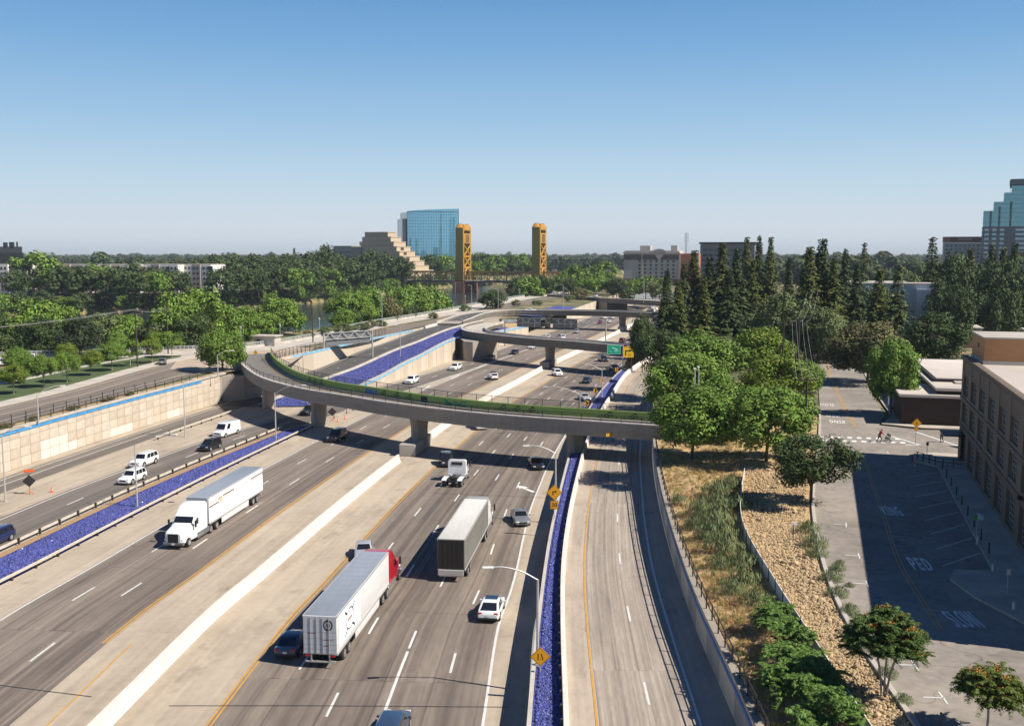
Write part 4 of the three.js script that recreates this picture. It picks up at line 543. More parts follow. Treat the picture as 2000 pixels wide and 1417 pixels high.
{ const wires = (label, A, B, ks, sag) => { for (const k of ks) { const a = [A[0] + k, A[1], -A[2]], b = [B[0] + k, B[1], -B[2]]; const m = new THREE.Mesh(tube([a, [(a[0] * .75 + b[0] * .25), lerp(a[1], b[1], .25) - sag * .75, lerp(a[2], b[2], .25)], [(a[0] + b[0]) / 2, (a[1] + b[1]) / 2 - sag, (a[2] + b[2]) / 2], [(a[0] * .25 + b[0] * .75), lerp(a[1], b[1], .75) - sag * .75, lerp(a[2], b[2], .75)], b], .014, 24, 4), MC.galv); m.name = 'power_line'; tag(shade(m), `${ORD[ks.indexOf(k)]} from the left of the ${label}`, 'power line', label); } };
  wires('thin power lines between the two nearest street poles', [34.9, 16.1, 117], [47.6, 19.6, 165], [-1.2, -.5, .5, 1.2], 1.2); wires('thin power lines sagging left from the riverside poles', [-82.2, 18.6, 217.5], [-120, 18, 150], [-.9, 0, .9], 1.6); wires('thin power lines between the two riverside poles', [-82.2, 18.6, 217.5], [-85.4, 17.4, 246.5], [-.9, 0, .9], .8); wires('thin power lines beyond the third street pole', [47.6, 19.6, 165], [71, 21.6, 236], [-1.2, 0, 1.2], 1.8); }
// ---------------------------------------------------------------- buildings
const glassBlue = (k, c, rough = .07) => P(k, { color: c, roughness: rough, metalness: .55, clearcoat: 1, clearcoatRoughness: .04 });
{ // brown three-storey brick building on the right
  const t = thing('brick_building', 'brown three-storey warehouse with rows of many-paned windows and white roof', 'building');
  const len = 63, dep = 46, H0 = 5.9, H1 = 18.4, fr = Math.atan2(BD[0], -BD[1]), turn = Math.atan2(BN[0], BN[1]); void fr;
  const wall = M('brownwall', { color: lin(.215, .165, .12), map: sr(1 / 9), roughness: .9 }), trim = M('browntrim', { color: lin(.17, .125, .09), map: gr(1 / 4) });
  const ang = Math.atan2(BD[1], BD[0]); // rotates local +x onto the direction along the face
  const put = (g, tt, n, y, name, m, parent = t, lab) => { const p = bpt(tt, n), o = part(parent, name, g, m, lab); if (parent === t) { o.position.set(p[0], y, -p[1]); o.rotation.y = ang; } return o; };
  // face built as piers and spandrels so that the windows sit in real openings
  const bay = 6.2, ww = 4.0, rows = [[6.5, 9.7], [10.9, 13.2], [14.1, 16.4]], t0 = 3.4, nb = 9;
  put(box(len, H1 - H0, dep - .5, 0, 0, 0), len / 2, dep / 2 + .25, (H0 + H1) / 2, 'walls', wall);
  for (let i = 0; i <= nb; i++) { const a = i === 0 ? 0 : t0 + (i - 1) * bay + ww / 2, b = i === nb ? len : t0 + i * bay - ww / 2; put(box(b - a, H1 - H0, .5), (a + b) / 2, 0, (H0 + H1) / 2, 'pier', wall); }
  const ys = [H0, ...rows.flat(), H1];
  for (let r = 0; r <= rows.length; r++) for (let i = 0; i < nb; i++) { const y0 = ys[r * 2], y1 = ys[r * 2 + 1]; put(box(ww, y1 - y0, .44), t0 + i * bay, .02, (y0 + y1) / 2, 'spandrel', wall); }
  put(box(len + .3, .35, .5), len / 2, -.1, 10.3, 'belt_course', trim); put(box(len + .3, .3, .5), len / 2, -.1, 13.65, 'belt_course', trim); put(box(len + .6, .5, .7), len / 2, -.12, H1 + .1, 'cornice', trim);
  const frameM = M('steelframe', { color: lin(.36, .34, .31), roughness: .7 });
  for (let i = 0; i < nb; i++) for (const [y0, y1] of rows) { const h = y1 - y0, w = put(box(ww, h, .04), t0 + i * bay, .14, (y0 + y1) / 2, 'window', P('oldglass', { color: lin(.05, .055, .06), roughness: .12 })); const nx = 5, ny = h > 2.6 ? 6 : 4, bars = []; for (let k = 0; k <= nx; k++) bars.push(box(k % nx ? .06 : .12, h, .09, -ww / 2 + ww * k / nx, 0, 0)); for (let k = 0; k <= ny; k++) bars.push(box(ww, k % ny ? .05 : .12, .1, 0, -h / 2 + h * k / ny, 0)); part(w, 'muntins', merge(bars), frameM); part(w, 'sill', box(ww + .2, .1, .4, 0, -h / 2 - .03, .15 * 0), trim); }
  put(box(len - .8, .1, dep - 1), len / 2, dep / 2, H1 + .1, 'roof', M('whiteroof', { color: lin(.68, .6, .53), map: gr(1 / 8), roughness: .9 }));
  const ph = put(rbox(9, 3.3, 8.5, .05, 0, 0, 0, 1), 4.9, 4.9, H1 + 1.4, 'stair_tower', M('stairtower', { color: lin(.52, .27, .12), map: gr(1 / 5) })); part(ph, 'vent', box(.06, .5, .9, -4.55, .6, 0), MC.brownIron); part(ph, 'vent', box(.9, .5, .06, .5, .6, 4.28), MC.brownIron); part(ph, 'roof_cap', box(9.2, .18, 8.7, 0, 1.72, 0), MC.concPale); part(ph, 'base_flashing', box(9.1, .5, 8.6, 0, -1.1, 0), MC.concPale);
  for (const [a, n] of [[20, 10], [28, 16], [14, 18]]) { const v = put(cyl(.5, .25, 1, 8), a, n, H1 + .1, 'roof_vent', MC.concPale); void v; }
  put(box(4.4, .18, 2.4), 1.2, -1.2, 9.3, 'entrance_canopy', MC.iron); put(box(2.2, 2.9, .12), 1.2, -.26, 7.5, 'door', MC.black);
  const lp = put(box(.5, .3, .4), 40, -.5, 10.6, 'wall_lamp', MC.black); void lp;
}
{ // low dark building behind the street corner
  const t = thing('low_building', 'low dark brown building with white flat roofs behind the street tree', 'building', 78, 5.9, 160, -.27), dk = M('darkbrown', { color: lin(.05, .03, .025), map: gr(1 / 3) }), wr = M('whiteroof');
  part(t, 'walls', box(22, 5.2, 40, 0, 2.6, 0), dk); part(t, 'roof', box(23, .4, 41, 0, 5.35, 0), wr); part(t, 'parapet', box(22.4, .5, 30, .4, 5.7, -2), dk); part(t, 'roof', box(21.6, .1, 29, .4, 6.0, -2), wr);
  part(t, 'wing', box(14, 4.2, 12, -9, 2.1, 15), dk); part(t, 'wing_roof', box(15, .4, 13, -9, 4.4, 15), wr); part(t, 'roof_unit', rbox(2.2, 1.2, 2, .1, -7, 5.2, 14), MC.concPale); part(t, 'roof_unit', rbox(1.8, 1, 1.6, .1, 2, 6.5, 6), MC.concPale);
  for (let i = 0; i < 9; i++) part(t, 'pillar', box(.35, 4.6, .35, -11.4, 2.3, -16 + i * 3.2), M('darkred', { color: lin(.09, .03, .025) }));
  for (let i = 0; i < 8; i++) part(t, 'window', box(.08, 2.2, 2.4, -11.06, 2.6, -14.4 + i * 3.2), MC.glass);
}
function blockWindows(t, w, h, z, x0, y0, nx, ny, sx, sy, mat, name = 'window') { const g = box(w, h, .12); for (let j = 0; j < ny; j++) for (let i = 0; i < nx; i++) { const m = part(t, name, g, mat); m.position.set(x0 + i * sx, y0 + j * sy, z); } }
{ // hotel by the bridge
  const t = thing('hotel_building', 'cream and terracotta hotel block right of the bridge towers', 'building', 111, 5.9, 772, -.28), cr = M('hotelcream', { color: lin(.6, .54, .48), map: gr(1 / 12) }), br = M('hotelbrown', { color: lin(.24, .15, .115), map: gr(1 / 12) });
  part(t, 'walls', box(42, 26, 24, -2, 13, 0), cr); part(t, 'upper_band', box(42.4, 4, 24.4, -2, 21.2, 0), br); part(t, 'base_band', box(42.4, 5, 24.4, -2, 2.5, 0), br); part(t, 'cornice', box(43.2, .9, 25.2, -2, 24.4, 0), cr); part(t, 'roof', box(40, .3, 22, -2, 26.1, 0), MC.concPale);
  part(t, 'side_wing', box(14, 24, 22, 26, 12, 2), M('terracotta', { color: lin(.5, .16, .08), map: gr(1 / 12) })); part(t, 'corner_pier', box(1.2, 24.6, .6, 19.4, 12.3, 13.1), MC.concPale); part(t, 'corner_pier', box(1.2, 24.6, .6, 33.2, 12.3, 13.1), MC.concPale);
  part(t, 'arched_gable', new THREE.CylinderGeometry(9, 9, 1.6, 24, 1, false, -.62, 1.24).rotateX(-Math.PI / 2).translate(4, 18.6, 11.8), cr); part(t, 'roof_house', box(8, 4, 8, -8, 28, 0), cr); part(t, 'roof_house', box(5, 4.4, 6, 14, 28, 0), cr);
  const wm = M('hotelwin', { color: lin(.05, .055, .065), roughness: .2 }); blockWindows(t, 1.7, 1.6, 12.05, -11, 6.6, 7, 5, 4.3, 2.9, wm); blockWindows(t, 2.4, 2.5, 12.25, -20, 21.2, 10, 1, 4.2, 1, wm); blockWindows(t, 1.7, 1.6, 13.05, 23, 8, 2, 4, 4, 3.2, wm);
  part(t, 'pilaster', box(.9, 22, .5, -9.2 + .2, 13, 12.1), MC.concPale);
  const m = thing('radio_mast', 'thin lattice radio mast rising behind the hotel', 'mast', 137, 5.9, 790); const bars = []; for (const [x, z] of [[-.7, -.7], [.7, -.7], [.7, .7], [-.7, .7]]) part(m, 'leg', bar([x, 0, z], [x * .6, 40, z * .6], .12, 5), MC.galv); for (let y = 1; y < 40; y += 1.6) bars.push(bar([-.7, y, .7], [.7, y + 1.6, .7], .06, 4), bar([.7, y, .7], [.7, y + 1.6, -.7], .06, 4), bar([-.7, y, -.7], [.7, y + 1.6, -.7], .06, 4)); part(m, 'lattice', merge(bars), MC.galv); for (const y of [34, 36.5, 39]) for (const s of [-1, 1]) part(m, 'antenna', box(.35, 1.7, .35, s * 1.4, y, .6), MC.concPale);
}
{ // stepped pyramid office block
  const t = thing('stepped_pyramid_building', 'tan stepped pyramid office building across the river', 'building', -122, 6, 905, -.4), tan = M('zigtan', { color: lin(.62, .49, .34), map: gr(1 / 14) }), n = 10, fl = 4.3;
  for (let i = 0; i < n; i++) { const k = 1 - i / n, w = 18 + 58 * k, dd = 12 + 34 * k; part(t, 'terrace', box(w, fl, dd, 0, fl * (i + .5), -dd / 2 + i * .04), i % 2 ? tan : M('zigtan2', { color: lin(.64, .52, .37), map: gr(1 / 14) })); part(t, 'ledge', box(w + .8, .5, dd, 0, fl * (i + 1) - .3, -dd / 2 + .1 + i * .04), tan); }
  for (let i = 0; i < 7; i++) { const k = 1 - i / n, w = 18 + 58 * k; part(t, 'balcony_recess', box(.4, 2.2, 5.5, w / 2 + .05, fl * (i + .5), -10), MC.brownIron); }
  const g = thing('glass_office_block', 'low dark glass office block left of the stepped pyramid', 'building', -148, 6, 910, -.5); part(g, 'walls', box(20, 30, 18, 0, 15, 0), glassBlue('darkcurtain', lin(.05, .07, .09))); part(g, 'roof', box(20.6, .8, 18.6, 0, 30.2, 0), MC.concGrey); for (let i = 1; i < 7; i++) part(g, 'floor_band', box(20.2, .5, 18.2, 0, i * 4.2, 0), MC.iron); part(g, 'corner_pier', box(1.2, 30.4, 1.2, -9.6, 15.2, 9), MC.concPale);
}
{ // curved glass tower
  const t = thing('glass_tower', 'tall curved blue glass office tower behind the stepped pyramid', 'building', -97, 6, 1250, .35), R = 150, W = 66, a = Math.asin(W / 2 / R), N = 20, top = (u) => 74.5 + 4.5 * Math.sqrt(Math.max(0, u)) ;
  const pos = [], idx = [], fz = (x) => Math.sqrt(R * R - x * x) - R; const glass = glassBlue('curtain', lin(.15, .4, .55), .03), mull = M('mullion', { color: lin(.1, .16, .2), metalness: .5, roughness: .4 });
  for (let i = 0; i <= N; i++) { const x = -W / 2 + W * i / N; pos.push(x, 0, fz(x), x, top(i / N), fz(x)); if (i < N) idx.push(i * 2, i * 2 + 2, i * 2 + 3, i * 2, i * 2 + 3, i * 2 + 1); }
  const f = new THREE.BufferGeometry(); f.setAttribute('position', new THREE.Float32BufferAttribute(pos, 3)); f.setIndex(idx); f.computeVertexNormals(); part(t, 'glass_facade', f, glass);
  const back = new THREE.Shape([[-W / 2, -40], [W / 2, -40], ...[...Array(N + 1)].map((_, i) => { const x = W / 2 - W * i / N; return [x, fz(x) - .3]; })].map((p) => new THREE.Vector2(p[0], p[1]))); const bg = new THREE.ExtrudeGeometry(back, { depth: 74, bevelEnabled: false }); bg.rotateX(-Math.PI / 2); bg.scale(1, 1, -1); const ix = bg.index; if (!ix) { const p = bg.attributes.position; for (let i = 0; i < p.count; i += 3) { const x = p.getX(i), y = p.getY(i), z = p.getZ(i); p.setXYZ(i, p.getX(i + 1), p.getY(i + 1), p.getZ(i + 1)); p.setXYZ(i + 1, x, y, z); } } bg.computeVertexNormals(); part(t, 'core', bg, glassBlue('darkcurtain'));
  for (let i = 0; i <= N; i++) { const x = -W / 2 + W * i / N; part(t, 'mullion', box(i % N ? .16 : .8, top(i / N), .25, x, top(i / N) / 2, fz(x) + .06), mull); }
  for (let j = 1; j < 20; j++) part(t, 'floor_line', sweep([...Array(N + 1)].map((_, i) => { const x = -W / 2 + W * i / N; return [x, -fz(x)]; }), [[-.05, 0], [-.05, .3], [.16, .3], [.16, 0]], { base: j * 3.75 }), mull);
  part(t, 'side_slab', box(5, 66, 26, -W / 2 - 3, 33, -20), glassBlue('darkcurtain')); part(t, 'rim', sweep([...Array(N + 1)].map((_, i) => { const x = -W / 2 + W * i / N; return [x, -fz(x)]; }), [[-.1, -.5], [-.1, .3], [.4, .3], [.4, -.5]], { base: 0, scaleY: () => 1 }).translate(0, 75, 0), mull);
}
{ // two downtown towers out of frame to the right: what the curved glass mirrors
  for (const [x, d, w, h, steps, lab] of [[462, 655, 40, 100, 4, 'stepped stone downtown tower mirrored in the curved glass tower'], [600, 750, 30, 96, 3, 'smaller downtown tower mirrored in the curved glass tower']]) { const t = thing('downtown_tower', lab, 'building', x, 5.8, d, -.3), st = M('towerstone', { color: lin(.16, .14, .13), map: gr(1 / 12) }); for (let i = 0; i < steps; i++) { const k = 1 - i * .2, y0 = h * i / steps, hh = h / steps; part(t, 'tier', box(w * k, hh, w * k, 0, y0 + hh / 2, 0), st); for (let j = 0; j < Math.floor(hh / 4); j++) part(t, 'window_band', box(w * k + .2, 1.7, w * k + .2, 0, y0 + 2.2 + j * 4, 0), MC.glass); } part(t, 'spire', box(w * .18, h * .18, w * .18, 0, h * 1.09, 0), st); }
}
{ // blue-green office tower at the right edge
  const t = thing('office_tower', 'stepped blue-green glass office tower at the right edge', 'building', 452, 5.8, 915, -.42), cg = glassBlue('tealglass', lin(.1, .3, .34), .06), st = M('towergrey', { color: lin(.2, .2, .21), map: gr(1 / 12) }), gl = M('bandglass', { color: lin(.3, .42, .46), metalness: .4, roughness: .12 });
  part(t, 'lower_block', box(44, 48, 40, 0, 24, 0), st); for (let j = 0; j < 9; j++) { for (let i = 0; i < 4; i++) part(t, 'window', box(i === 3 ? 16 : 3.6, 2.1, .3, i === 3 ? 12.6 : -18.6 + i * 6.2, 13 + j * 4, 20.1), gl); part(t, 'window', box(.3, 2.1, 34, -22.1, 13 + j * 4, 0), gl); }
  const tiers = [[44, 62, -0], [36, 70, 4], [28, 78, 8], [22, 84, 11]]; for (const [w, h, x] of tiers) { part(t, 'glass_tier', box(w, h - 48, 38 - (44 - w) * .4, x, 48 + (h - 48) / 2, 0), cg); for (let k = 1; k < h / 4 - 12; k++) part(t, 'floor_line', box(w + .15, .3, 38.1 - (44 - w) * .4, x, 48 + k * 4, 0), M('tealdark', { color: lin(.03, .09, .11), roughness: .3 })); }
  for (const x of [-16, -9, 0]) part(t, 'recess', box(1.6, 14 + (x + 16) * .5, .4, x, 48 + 7 + (x + 16) * .25, 19.1), M('tealdark')); part(t, 'crown', box(24, 5, 26, 11, 87.5, 0), st); part(t, 'crown_band', box(23, 2.4, 25, 11, 84.2, 0), MC.iron);
}
{ const t = thing('hotel_building', 'low hotel block with dark red parapet near the right edge', 'building', 432, 5.8, 960, -.35), cr = M('hotelcream'); part(t, 'walls', box(36, 34, 20, 0, 17, 0), cr); part(t, 'red_parapet', box(36.6, 5.4, 20.6, 0, 37, 0), M('darkredwall', { color: lin(.2, .05, .04), map: gr(1 / 10) })); part(t, 'corner_block', box(5, 5.4, 21, -15.9, 37, .1), M('terracotta')); blockWindows(t, 1.6, 2, 10.06, -15.5, 6, 9, 8, 3.9, 3.6, M('hotelwin')); part(t, 'roof_sign', box(12, 1.2, .2, 0, 37.5, 10.4), MC.concPale); }
{ const t = thing('flat_roof_building', 'dark grey flat-roofed office block behind the tall conifers', 'building', 190, 5.8, 880, -.3), g = M('greyblock', { color: lin(.22, .22, .22), map: gr(1 / 12) }); part(t, 'walls', box(46, 32, 30, 0, 16, 0), g); part(t, 'roof_slab', box(48, 1.6, 32, 0, 33, 0), MC.iron); blockWindows(t, 4, 2, 15.06, -19, 5, 8, 6, 5.4, 4.4, M('hotelwin')); }
{ // white apartment blocks across the river
  const cols = [lin(.78, .76, .72), lin(.36, .34, .32), lin(.55, .42, .28), lin(.26, .1, .07)], spots = [[-300, 598, 36], [-264, 600, 34], [-233, 602, 28], [-207, 604, 24], [-186, 606, 18]];
  spots.forEach(([x, d, w], i) => { const t = thing('apartment_block', `${ord(i)} white and grey apartment block from the left across the river`, 'building', x, 7, d, -.12 - i * .02, 'apartment blocks across the river'); part(t, 'walls', box(w, 16.5, 18, 0, 8.25, 0), M('aptbase', { color: cols[0], map: gr(1 / 9) })); part(t, 'roof', box(w - .5, .3, 17.5, 0, 16.7, 0), MC.concGrey); reseed(100 + i); const nb = Math.round(w / 6); for (let k = 0; k < nb; k++) { const bx = -w / 2 + (k + .5) * w / nb, c = k % 3 === 1 ? 1 : rnd() > .75 ? 2 : 0, dpt = k % 2 ? 1.4 : .5; part(t, 'bay', box(w / nb - .6, 16.2 + (k % 2) * .8, dpt, bx, 8.2, 9 + dpt / 2), M('apt' + c, { color: cols[c], map: gr(1 / 9) })); for (let f = 0; f < 5; f++) { part(t, 'window', box(1.3, 1.5, .1, bx - 1.2, 2.2 + f * 3.1, 9.06 + dpt), M('hotelwin')); part(t, 'window', box(1.3, 1.5, .1, bx + 1.2, 2.2 + f * 3.1, 9.06 + dpt), M('hotelwin')); } if (k % 3 === 2) part(t, 'balcony_stack', box(2.4, 15.6, .6, bx + w / nb / 2, 7.9, 9.4), i % 2 ? M('apt3', { color: cols[3] }) : MC.iron); } });
  const s = thing('scoreboard', 'dark stadium scoreboard on posts at the far left horizon', 'scoreboard', -452, 6, 905); part(s, 'board', box(22, 13, 2.4, 0, 18, 0), MC.iron); part(s, 'header', box(20, 5.5, 2, 0, 27.2, 0), M('dkgrey', { color: lin(.06, .065, .07) })); for (const x of [-9, 9]) part(s, 'post', box(1.4, 30, 1.4, x, 15, -1.6), MC.galv); for (const [x, w, h] of [[-4.5, 3.6, 5.5], [1.2, 4.2, 6], [6, 1, 6.5]]) part(s, 'speaker_cluster', rbox(w, h, 2, .4, x, 31, 0), MC.iron);
}
// ---------------------------------------------------------------- lift bridge with two golden towers
{
  const gold = M('bridgegold', { color: lin(.62, .3, .035), roughness: .5, map: gr(1 / 9) }), olive = M('goldshade', { color: lin(.4, .27, .03), roughness: .55, map: gr(1 / 9) }), deck = MC.concGrey, br = M('pierbrick', { color: lin(.5, .2, .11), map: sr(1 / 8, 1 / 6) });  // olive is the gold paint with shade on the legs put into its colour
  const t = thing('lift_bridge', 'golden vertical lift bridge with two towers over the river', 'bridge', -40, 0, 826, -.31), y0 = 7.6;
  part(t, 'deck', box(330, 1.6, 17, 10, y0 - .5, 0), deck); part(t, 'sidewalk', box(330, .5, 2, 10, y0 - .1, 9.4), MC.iron);
  for (const tx of [0, 65]) {
    const w = 6.6, dz = 8.2, H = 46, lean = .8;
    for (const s of [-1, 1]) { part(t, 'tower_leg', box(w, H - 3, 2.6, tx, y0 + (H - 3) / 2, s * dz), olive); part(t, 'leg_cap', new THREE.CylinderGeometry(1.8, 3.3 * 1.41, 3, 4).rotateY(Math.PI / 4).scale(1, 1, .55).translate(tx, y0 + H - 1.5, s * dz), gold); }
    for (const s of [-1, 1]) for (const [a, b] of [[11.5, 19.5], [20.5, 29]]) { part(t, 'cross_brace', beam([tx + s * w / 2, y0 + a, -dz + 1], [tx + s * w / 2, y0 + b, dz - 1], .9), gold); part(t, 'cross_brace', beam([tx + s * w / 2, y0 + b, -dz + 1], [tx + s * w / 2, y0 + a, dz - 1], .9), gold); part(t, 'strut', box(.8, 1.2, dz * 2, tx + s * w / 2, y0 + a - .6, 0), gold); }
    for (const s of [-1, 1]) { part(t, 'portal_panel', box(.7, 8, dz * 2 - 2, tx + s * (w / 2 - .2), y0 + 34.5, 0), gold); for (const z of [-3, 0, 3]) part(t, 'louvre', box(.2, 6.4, 1.6, tx + s * (w / 2 + .2), y0 + 34.5, z), MC.brownIron); part(t, 'top_panel', box(.7, 3.4, dz * 2 - 2, tx + s * (w / 2 - .2), y0 + 42.6, 0), gold); const arch = new THREE.TorusGeometry(5.4, .8, 6, 16, Math.PI).rotateY(Math.PI / 2).translate(tx + s * w / 2, y0 + 4.6, 0); part(t, 'portal_arch', arch, gold); }
    part(t, 'cross_house', box(w - .6, 4, dz * 2 - 2.4, tx, y0 + 43.5, 0), gold); part(t, 'tower_roof', box(w - 2.6, .4, dz * 2 - .6, tx, y0 + H - .4, 0), gold); for (const s of [-1, 1]) part(t, 'railing', box(w - 2.8, .5, .15, tx, y0 + H + .1, s * dz * .9), MC.galv);
    const p = part(t, 'pier', rbox(10, 9.6, 5.4, .4, tx - .5, y0 - 5.6, 7.8), br); part(p, 'pier_quoin', box(.7, 9.4, .4, tx - 5.2, y0 - 5.6, 10.4), MC.concPale); part(p, 'pier_quoin', box(.7, 9.4, .4, tx - 3.6, y0 - 5.6, 10.5), MC.concPale); part(t, 'pier', rbox(10, 9.6, 5.4, .4, tx + 3.5, y0 - 5.6, -7.8), br);
  }
  const truss = (x0, x1, h) => { const n = Math.round((x1 - x0) / 7.5); for (const s of [-1, 1]) { const z = s * 8.2; part(t, 'truss_chord', beam([x0, y0 + h, z], [x1, y0 + h, z], .8), gold); for (let i = 0; i <= n; i++) { const x = lerp(x0, x1, i / n); part(t, 'truss_post', box(.5, h, .5, x, y0 + h / 2, z), gold); if (i < n) { const q = lerp(x0, x1, (i + 1) / n), up = i % 2; part(t, 'truss_diagonal', beam([x, y0 + (up ? h : .6), z], [q, y0 + (up ? .6 : h), z], .5), gold); part(t, 'truss_arch', new THREE.TorusGeometry(2.6, .22, 4, 10, Math.PI).translate((x + q) / 2, y0 + h - 3.2, z), gold); } } } };
  truss(-62, -4, 7.4); truss(4, 61, 7.4); truss(69, 120, 7.4);
  for (let i = 0; i < 16; i++) part(t, 'deck_lamp', box(.35, i === 3 ? 8 : 5, .35, -128 + i * 15, y0 + 2.4, 9.8), MC.concPale); for (const x of [-88, -66, -110]) part(t, 'approach_pier', box(4, 8.5, 14, x, y0 - 5.4, 0), MC.concGrey);
  const r = thing('rail_swing_bridge', 'black steel railway truss bridge behind the right golden tower', 'bridge', 110, 0, 1180, -.2), ir = M('blacksteel', { color: lin(.03, .032, .035), roughness: .7 }); part(r, 'deck', box(200, 2.4, 8, 0, 12, 0), ir); for (const z of [-4, 4]) { part(r, 'chord', box(200, .9, .9, 0, 22, z), ir); for (let i = 0; i < 26; i++) { const x = -100 + i * 8; part(r, 'post', box(.6, 10, .6, x, 17, z), ir); part(r, 'diagonal', beam([x, i % 2 ? 22 : 12, z], [x + 8, i % 2 ? 12 : 22, z], .6), ir); } part(r, 'peak', beam([-14, 22, z], [0, 27, z], .8), ir); part(r, 'peak', beam([0, 27, z], [14, 22, z], .8), ir); }
  for (const x of [-60, 0, 60]) part(r, 'pier', box(6, 12, 9, x, 5, 0), MC.concGrey);
}
{ // white and grey storage/museum blocks among the trees on the right
  const t = thing('museum_building', 'pale grey windowless building among the conifers', 'building', 128, 5.8, 330, -.3), g = M('palegrey', { color: lin(.5, .53, .57), map: gr(1 / 10) }); part(t, 'walls', box(36, 15, 26, 0, 7.5, 0), g); part(t, 'front_bay', box(10, 12.8, 3, 9, 7.2, 14.5), M('palegrey2', { color: lin(.6, .64, .7), map: gr(1 / 10) })); part(t, 'roof', box(36.6, .4, 26.6, 0, 15.2, 0), MC.concPale);
  const u = thing('low_shed', 'low pink and white shed between the conifers and the olive tree', 'building', 118, 5.8, 270, -.3); part(u, 'walls', box(16, 5, 12, 0, 2.5, 0), M('pinkwall', { color: lin(.55, .34, .26), map: gr(1 / 6) })); part(u, 'roof', box(16.6, .4, 12.6, 0, 5.2, 0), MC.concPale); part(u, 'roof_unit', cyl(1.1, 1.1, 1.1, 12).translate(1, 5.4, 0), MC.concPale);
  for (const [x, d, w, lab] of [[150, 262, 26, 'white flat-roofed shed glimpsed under the dark trees at right'], [96, 380, 22, 'grey low building glimpsed between the conifers'], [60, 350, 18, 'white low building glimpsed under the left conifers']]) { const s = thing('low_shed', lab, 'building', x, 5.8, d, -.3); part(s, 'walls', box(w, 4.2, 14, 0, 2.1, 0), M('hotelcream')); part(s, 'roof', box(w + .8, .4, 14.8, 0, 4.4, 0), MC.concPale); blockWindows(s, 2, 1.4, 7.05, -w / 2 + 3, 2.2, Math.floor(w / 4), 1, 3.8, 1, M('hotelwin')); }
  const k = thing('restroom_kiosk', 'small white kiosk on the plaza beside the big tree', 'kiosk', -66, 5.9, 268, -.2); part(k, 'walls', box(6, 2.6, 4, 0, 1.3, 0), MC.concPale); part(k, 'roof', box(7, .25, 5, 0, 2.75, 0), MC.concPale); part(k, 'door', box(1, 2, .1, -1.6, 1, 2.02), MC.brownIron); part(k, 'door', box(1, 2, .1, 1.4, 1, 2.02), M('railpaint'));
}
// ---------------------------------------------------------------- vegetation
/** leaf-spray crown: many small bent leaf faces in clumps through the crown's volume. Unit crown: radius 1, y 0..h */
function leafGeo(list) { // list of [x,y,z, nx,ny,nz, size, r,g,b, aspect]
  const n = list.length, pos = new Float32Array(n * 12), col = new Float32Array(n * 12), nor = new Float32Array(n * 12), idx = new Uint32Array(n * 6), a = new THREE.Vector3(), b = new THREE.Vector3(), N = new THREE.Vector3(), up = new THREE.Vector3();
  for (let i = 0; i < n; i++) {
    const [x, y, z, nx, ny, nz, s, r, g, bl, asp = .5, dx, dy, dz] = list[i]; N.set(nx, ny, nz).normalize(); if (dx === undefined) up.set(rnd() - .5, rnd() - .5, rnd() - .5); else up.set(dx, dy, dz); a.crossVectors(N, up).normalize(); b.crossVectors(a, N).normalize();
    const w = s * asp, c = [[b.x * -s, b.y * -s, b.z * -s], [a.x * w, a.y * w, a.z * w], [b.x * s, b.y * s, b.z * s], [-a.x * w, -a.y * w, -a.z * w]], fold = s * .22;
    for (let k = 0; k < 4; k++) { const f = k % 2 ? fold : -fold * .4; pos.set([x + c[k][0] + N.x * f, y + c[k][1] + N.y * f, z + c[k][2] + N.z * f], i * 12 + k * 3); col.set([r, g, bl], i * 12 + k * 3); }
    idx.set([i * 4, i * 4 + 1, i * 4 + 3, i * 4 + 1, i * 4 + 2, i * 4 + 3], i * 6);
  }
  void nor; const g = new THREE.BufferGeometry(); g.setAttribute('position', new THREE.BufferAttribute(pos, 3)); g.setAttribute('color', new THREE.BufferAttribute(col, 3)); g.setIndex(new THREE.BufferAttribute(idx, 1)); g.computeVertexNormals(); return g;
}
function broadCrown(sd, leaves, size, base, varc, { clumps = 46, flat = .78, spread = .3, droop = 0, low = .1, second = null, pSecond = 0 } = {}) { // unit radius, height of crown about 2*flat, bottom at y 0
  reseed(sd); const list = [], C = [];
  for (let i = 0; i < clumps; i++) { const th = rr(0, 6.283), v = rr(-.75, 1), r = Math.sqrt(Math.max(0, 1 - v * v)), k = rr(.55, .86) * (1 + .16 * Math.sin(th * 3 + sd) + .1 * Math.sin(th * 5 + sd * 2)); C.push([Math.cos(th) * r * k, flat + v * flat * rr(.7, .95), Math.sin(th) * r * k, rr(.2, .36) * (spread / .3), rr(.8, 1.2)]); }
  for (let i = 0; i < leaves; i++) {
    const c = C[Math.floor(rnd() * clumps)], u = rr(-1, 1), th = rr(0, 6.283), q = Math.sqrt(1 - u * u), k = Math.pow(rnd(), .38) * c[3]; const dx = Math.cos(th) * q, dy = u, dz = Math.sin(th) * q;
    const x = c[0] + dx * k, y = c[1] + dy * k * .8 - droop * rnd() * .3, z = c[2] + dz * k; if (y < low * flat) continue; const b = c[4] * rr(.72, 1.28), base2 = second && rnd() < pSecond ? second : base;
    list.push([x, y, z, dx + rr(-.7, .7), dy + .55 + rr(-.6, .6), dz + rr(-.7, .7), size * rr(.65, 1.3), base2[0] * b * rr(1 - varc, 1 + varc), base2[1] * b, base2[2] * b, rr(.4, .6)]);
  }
  return leafGeo(list);
}
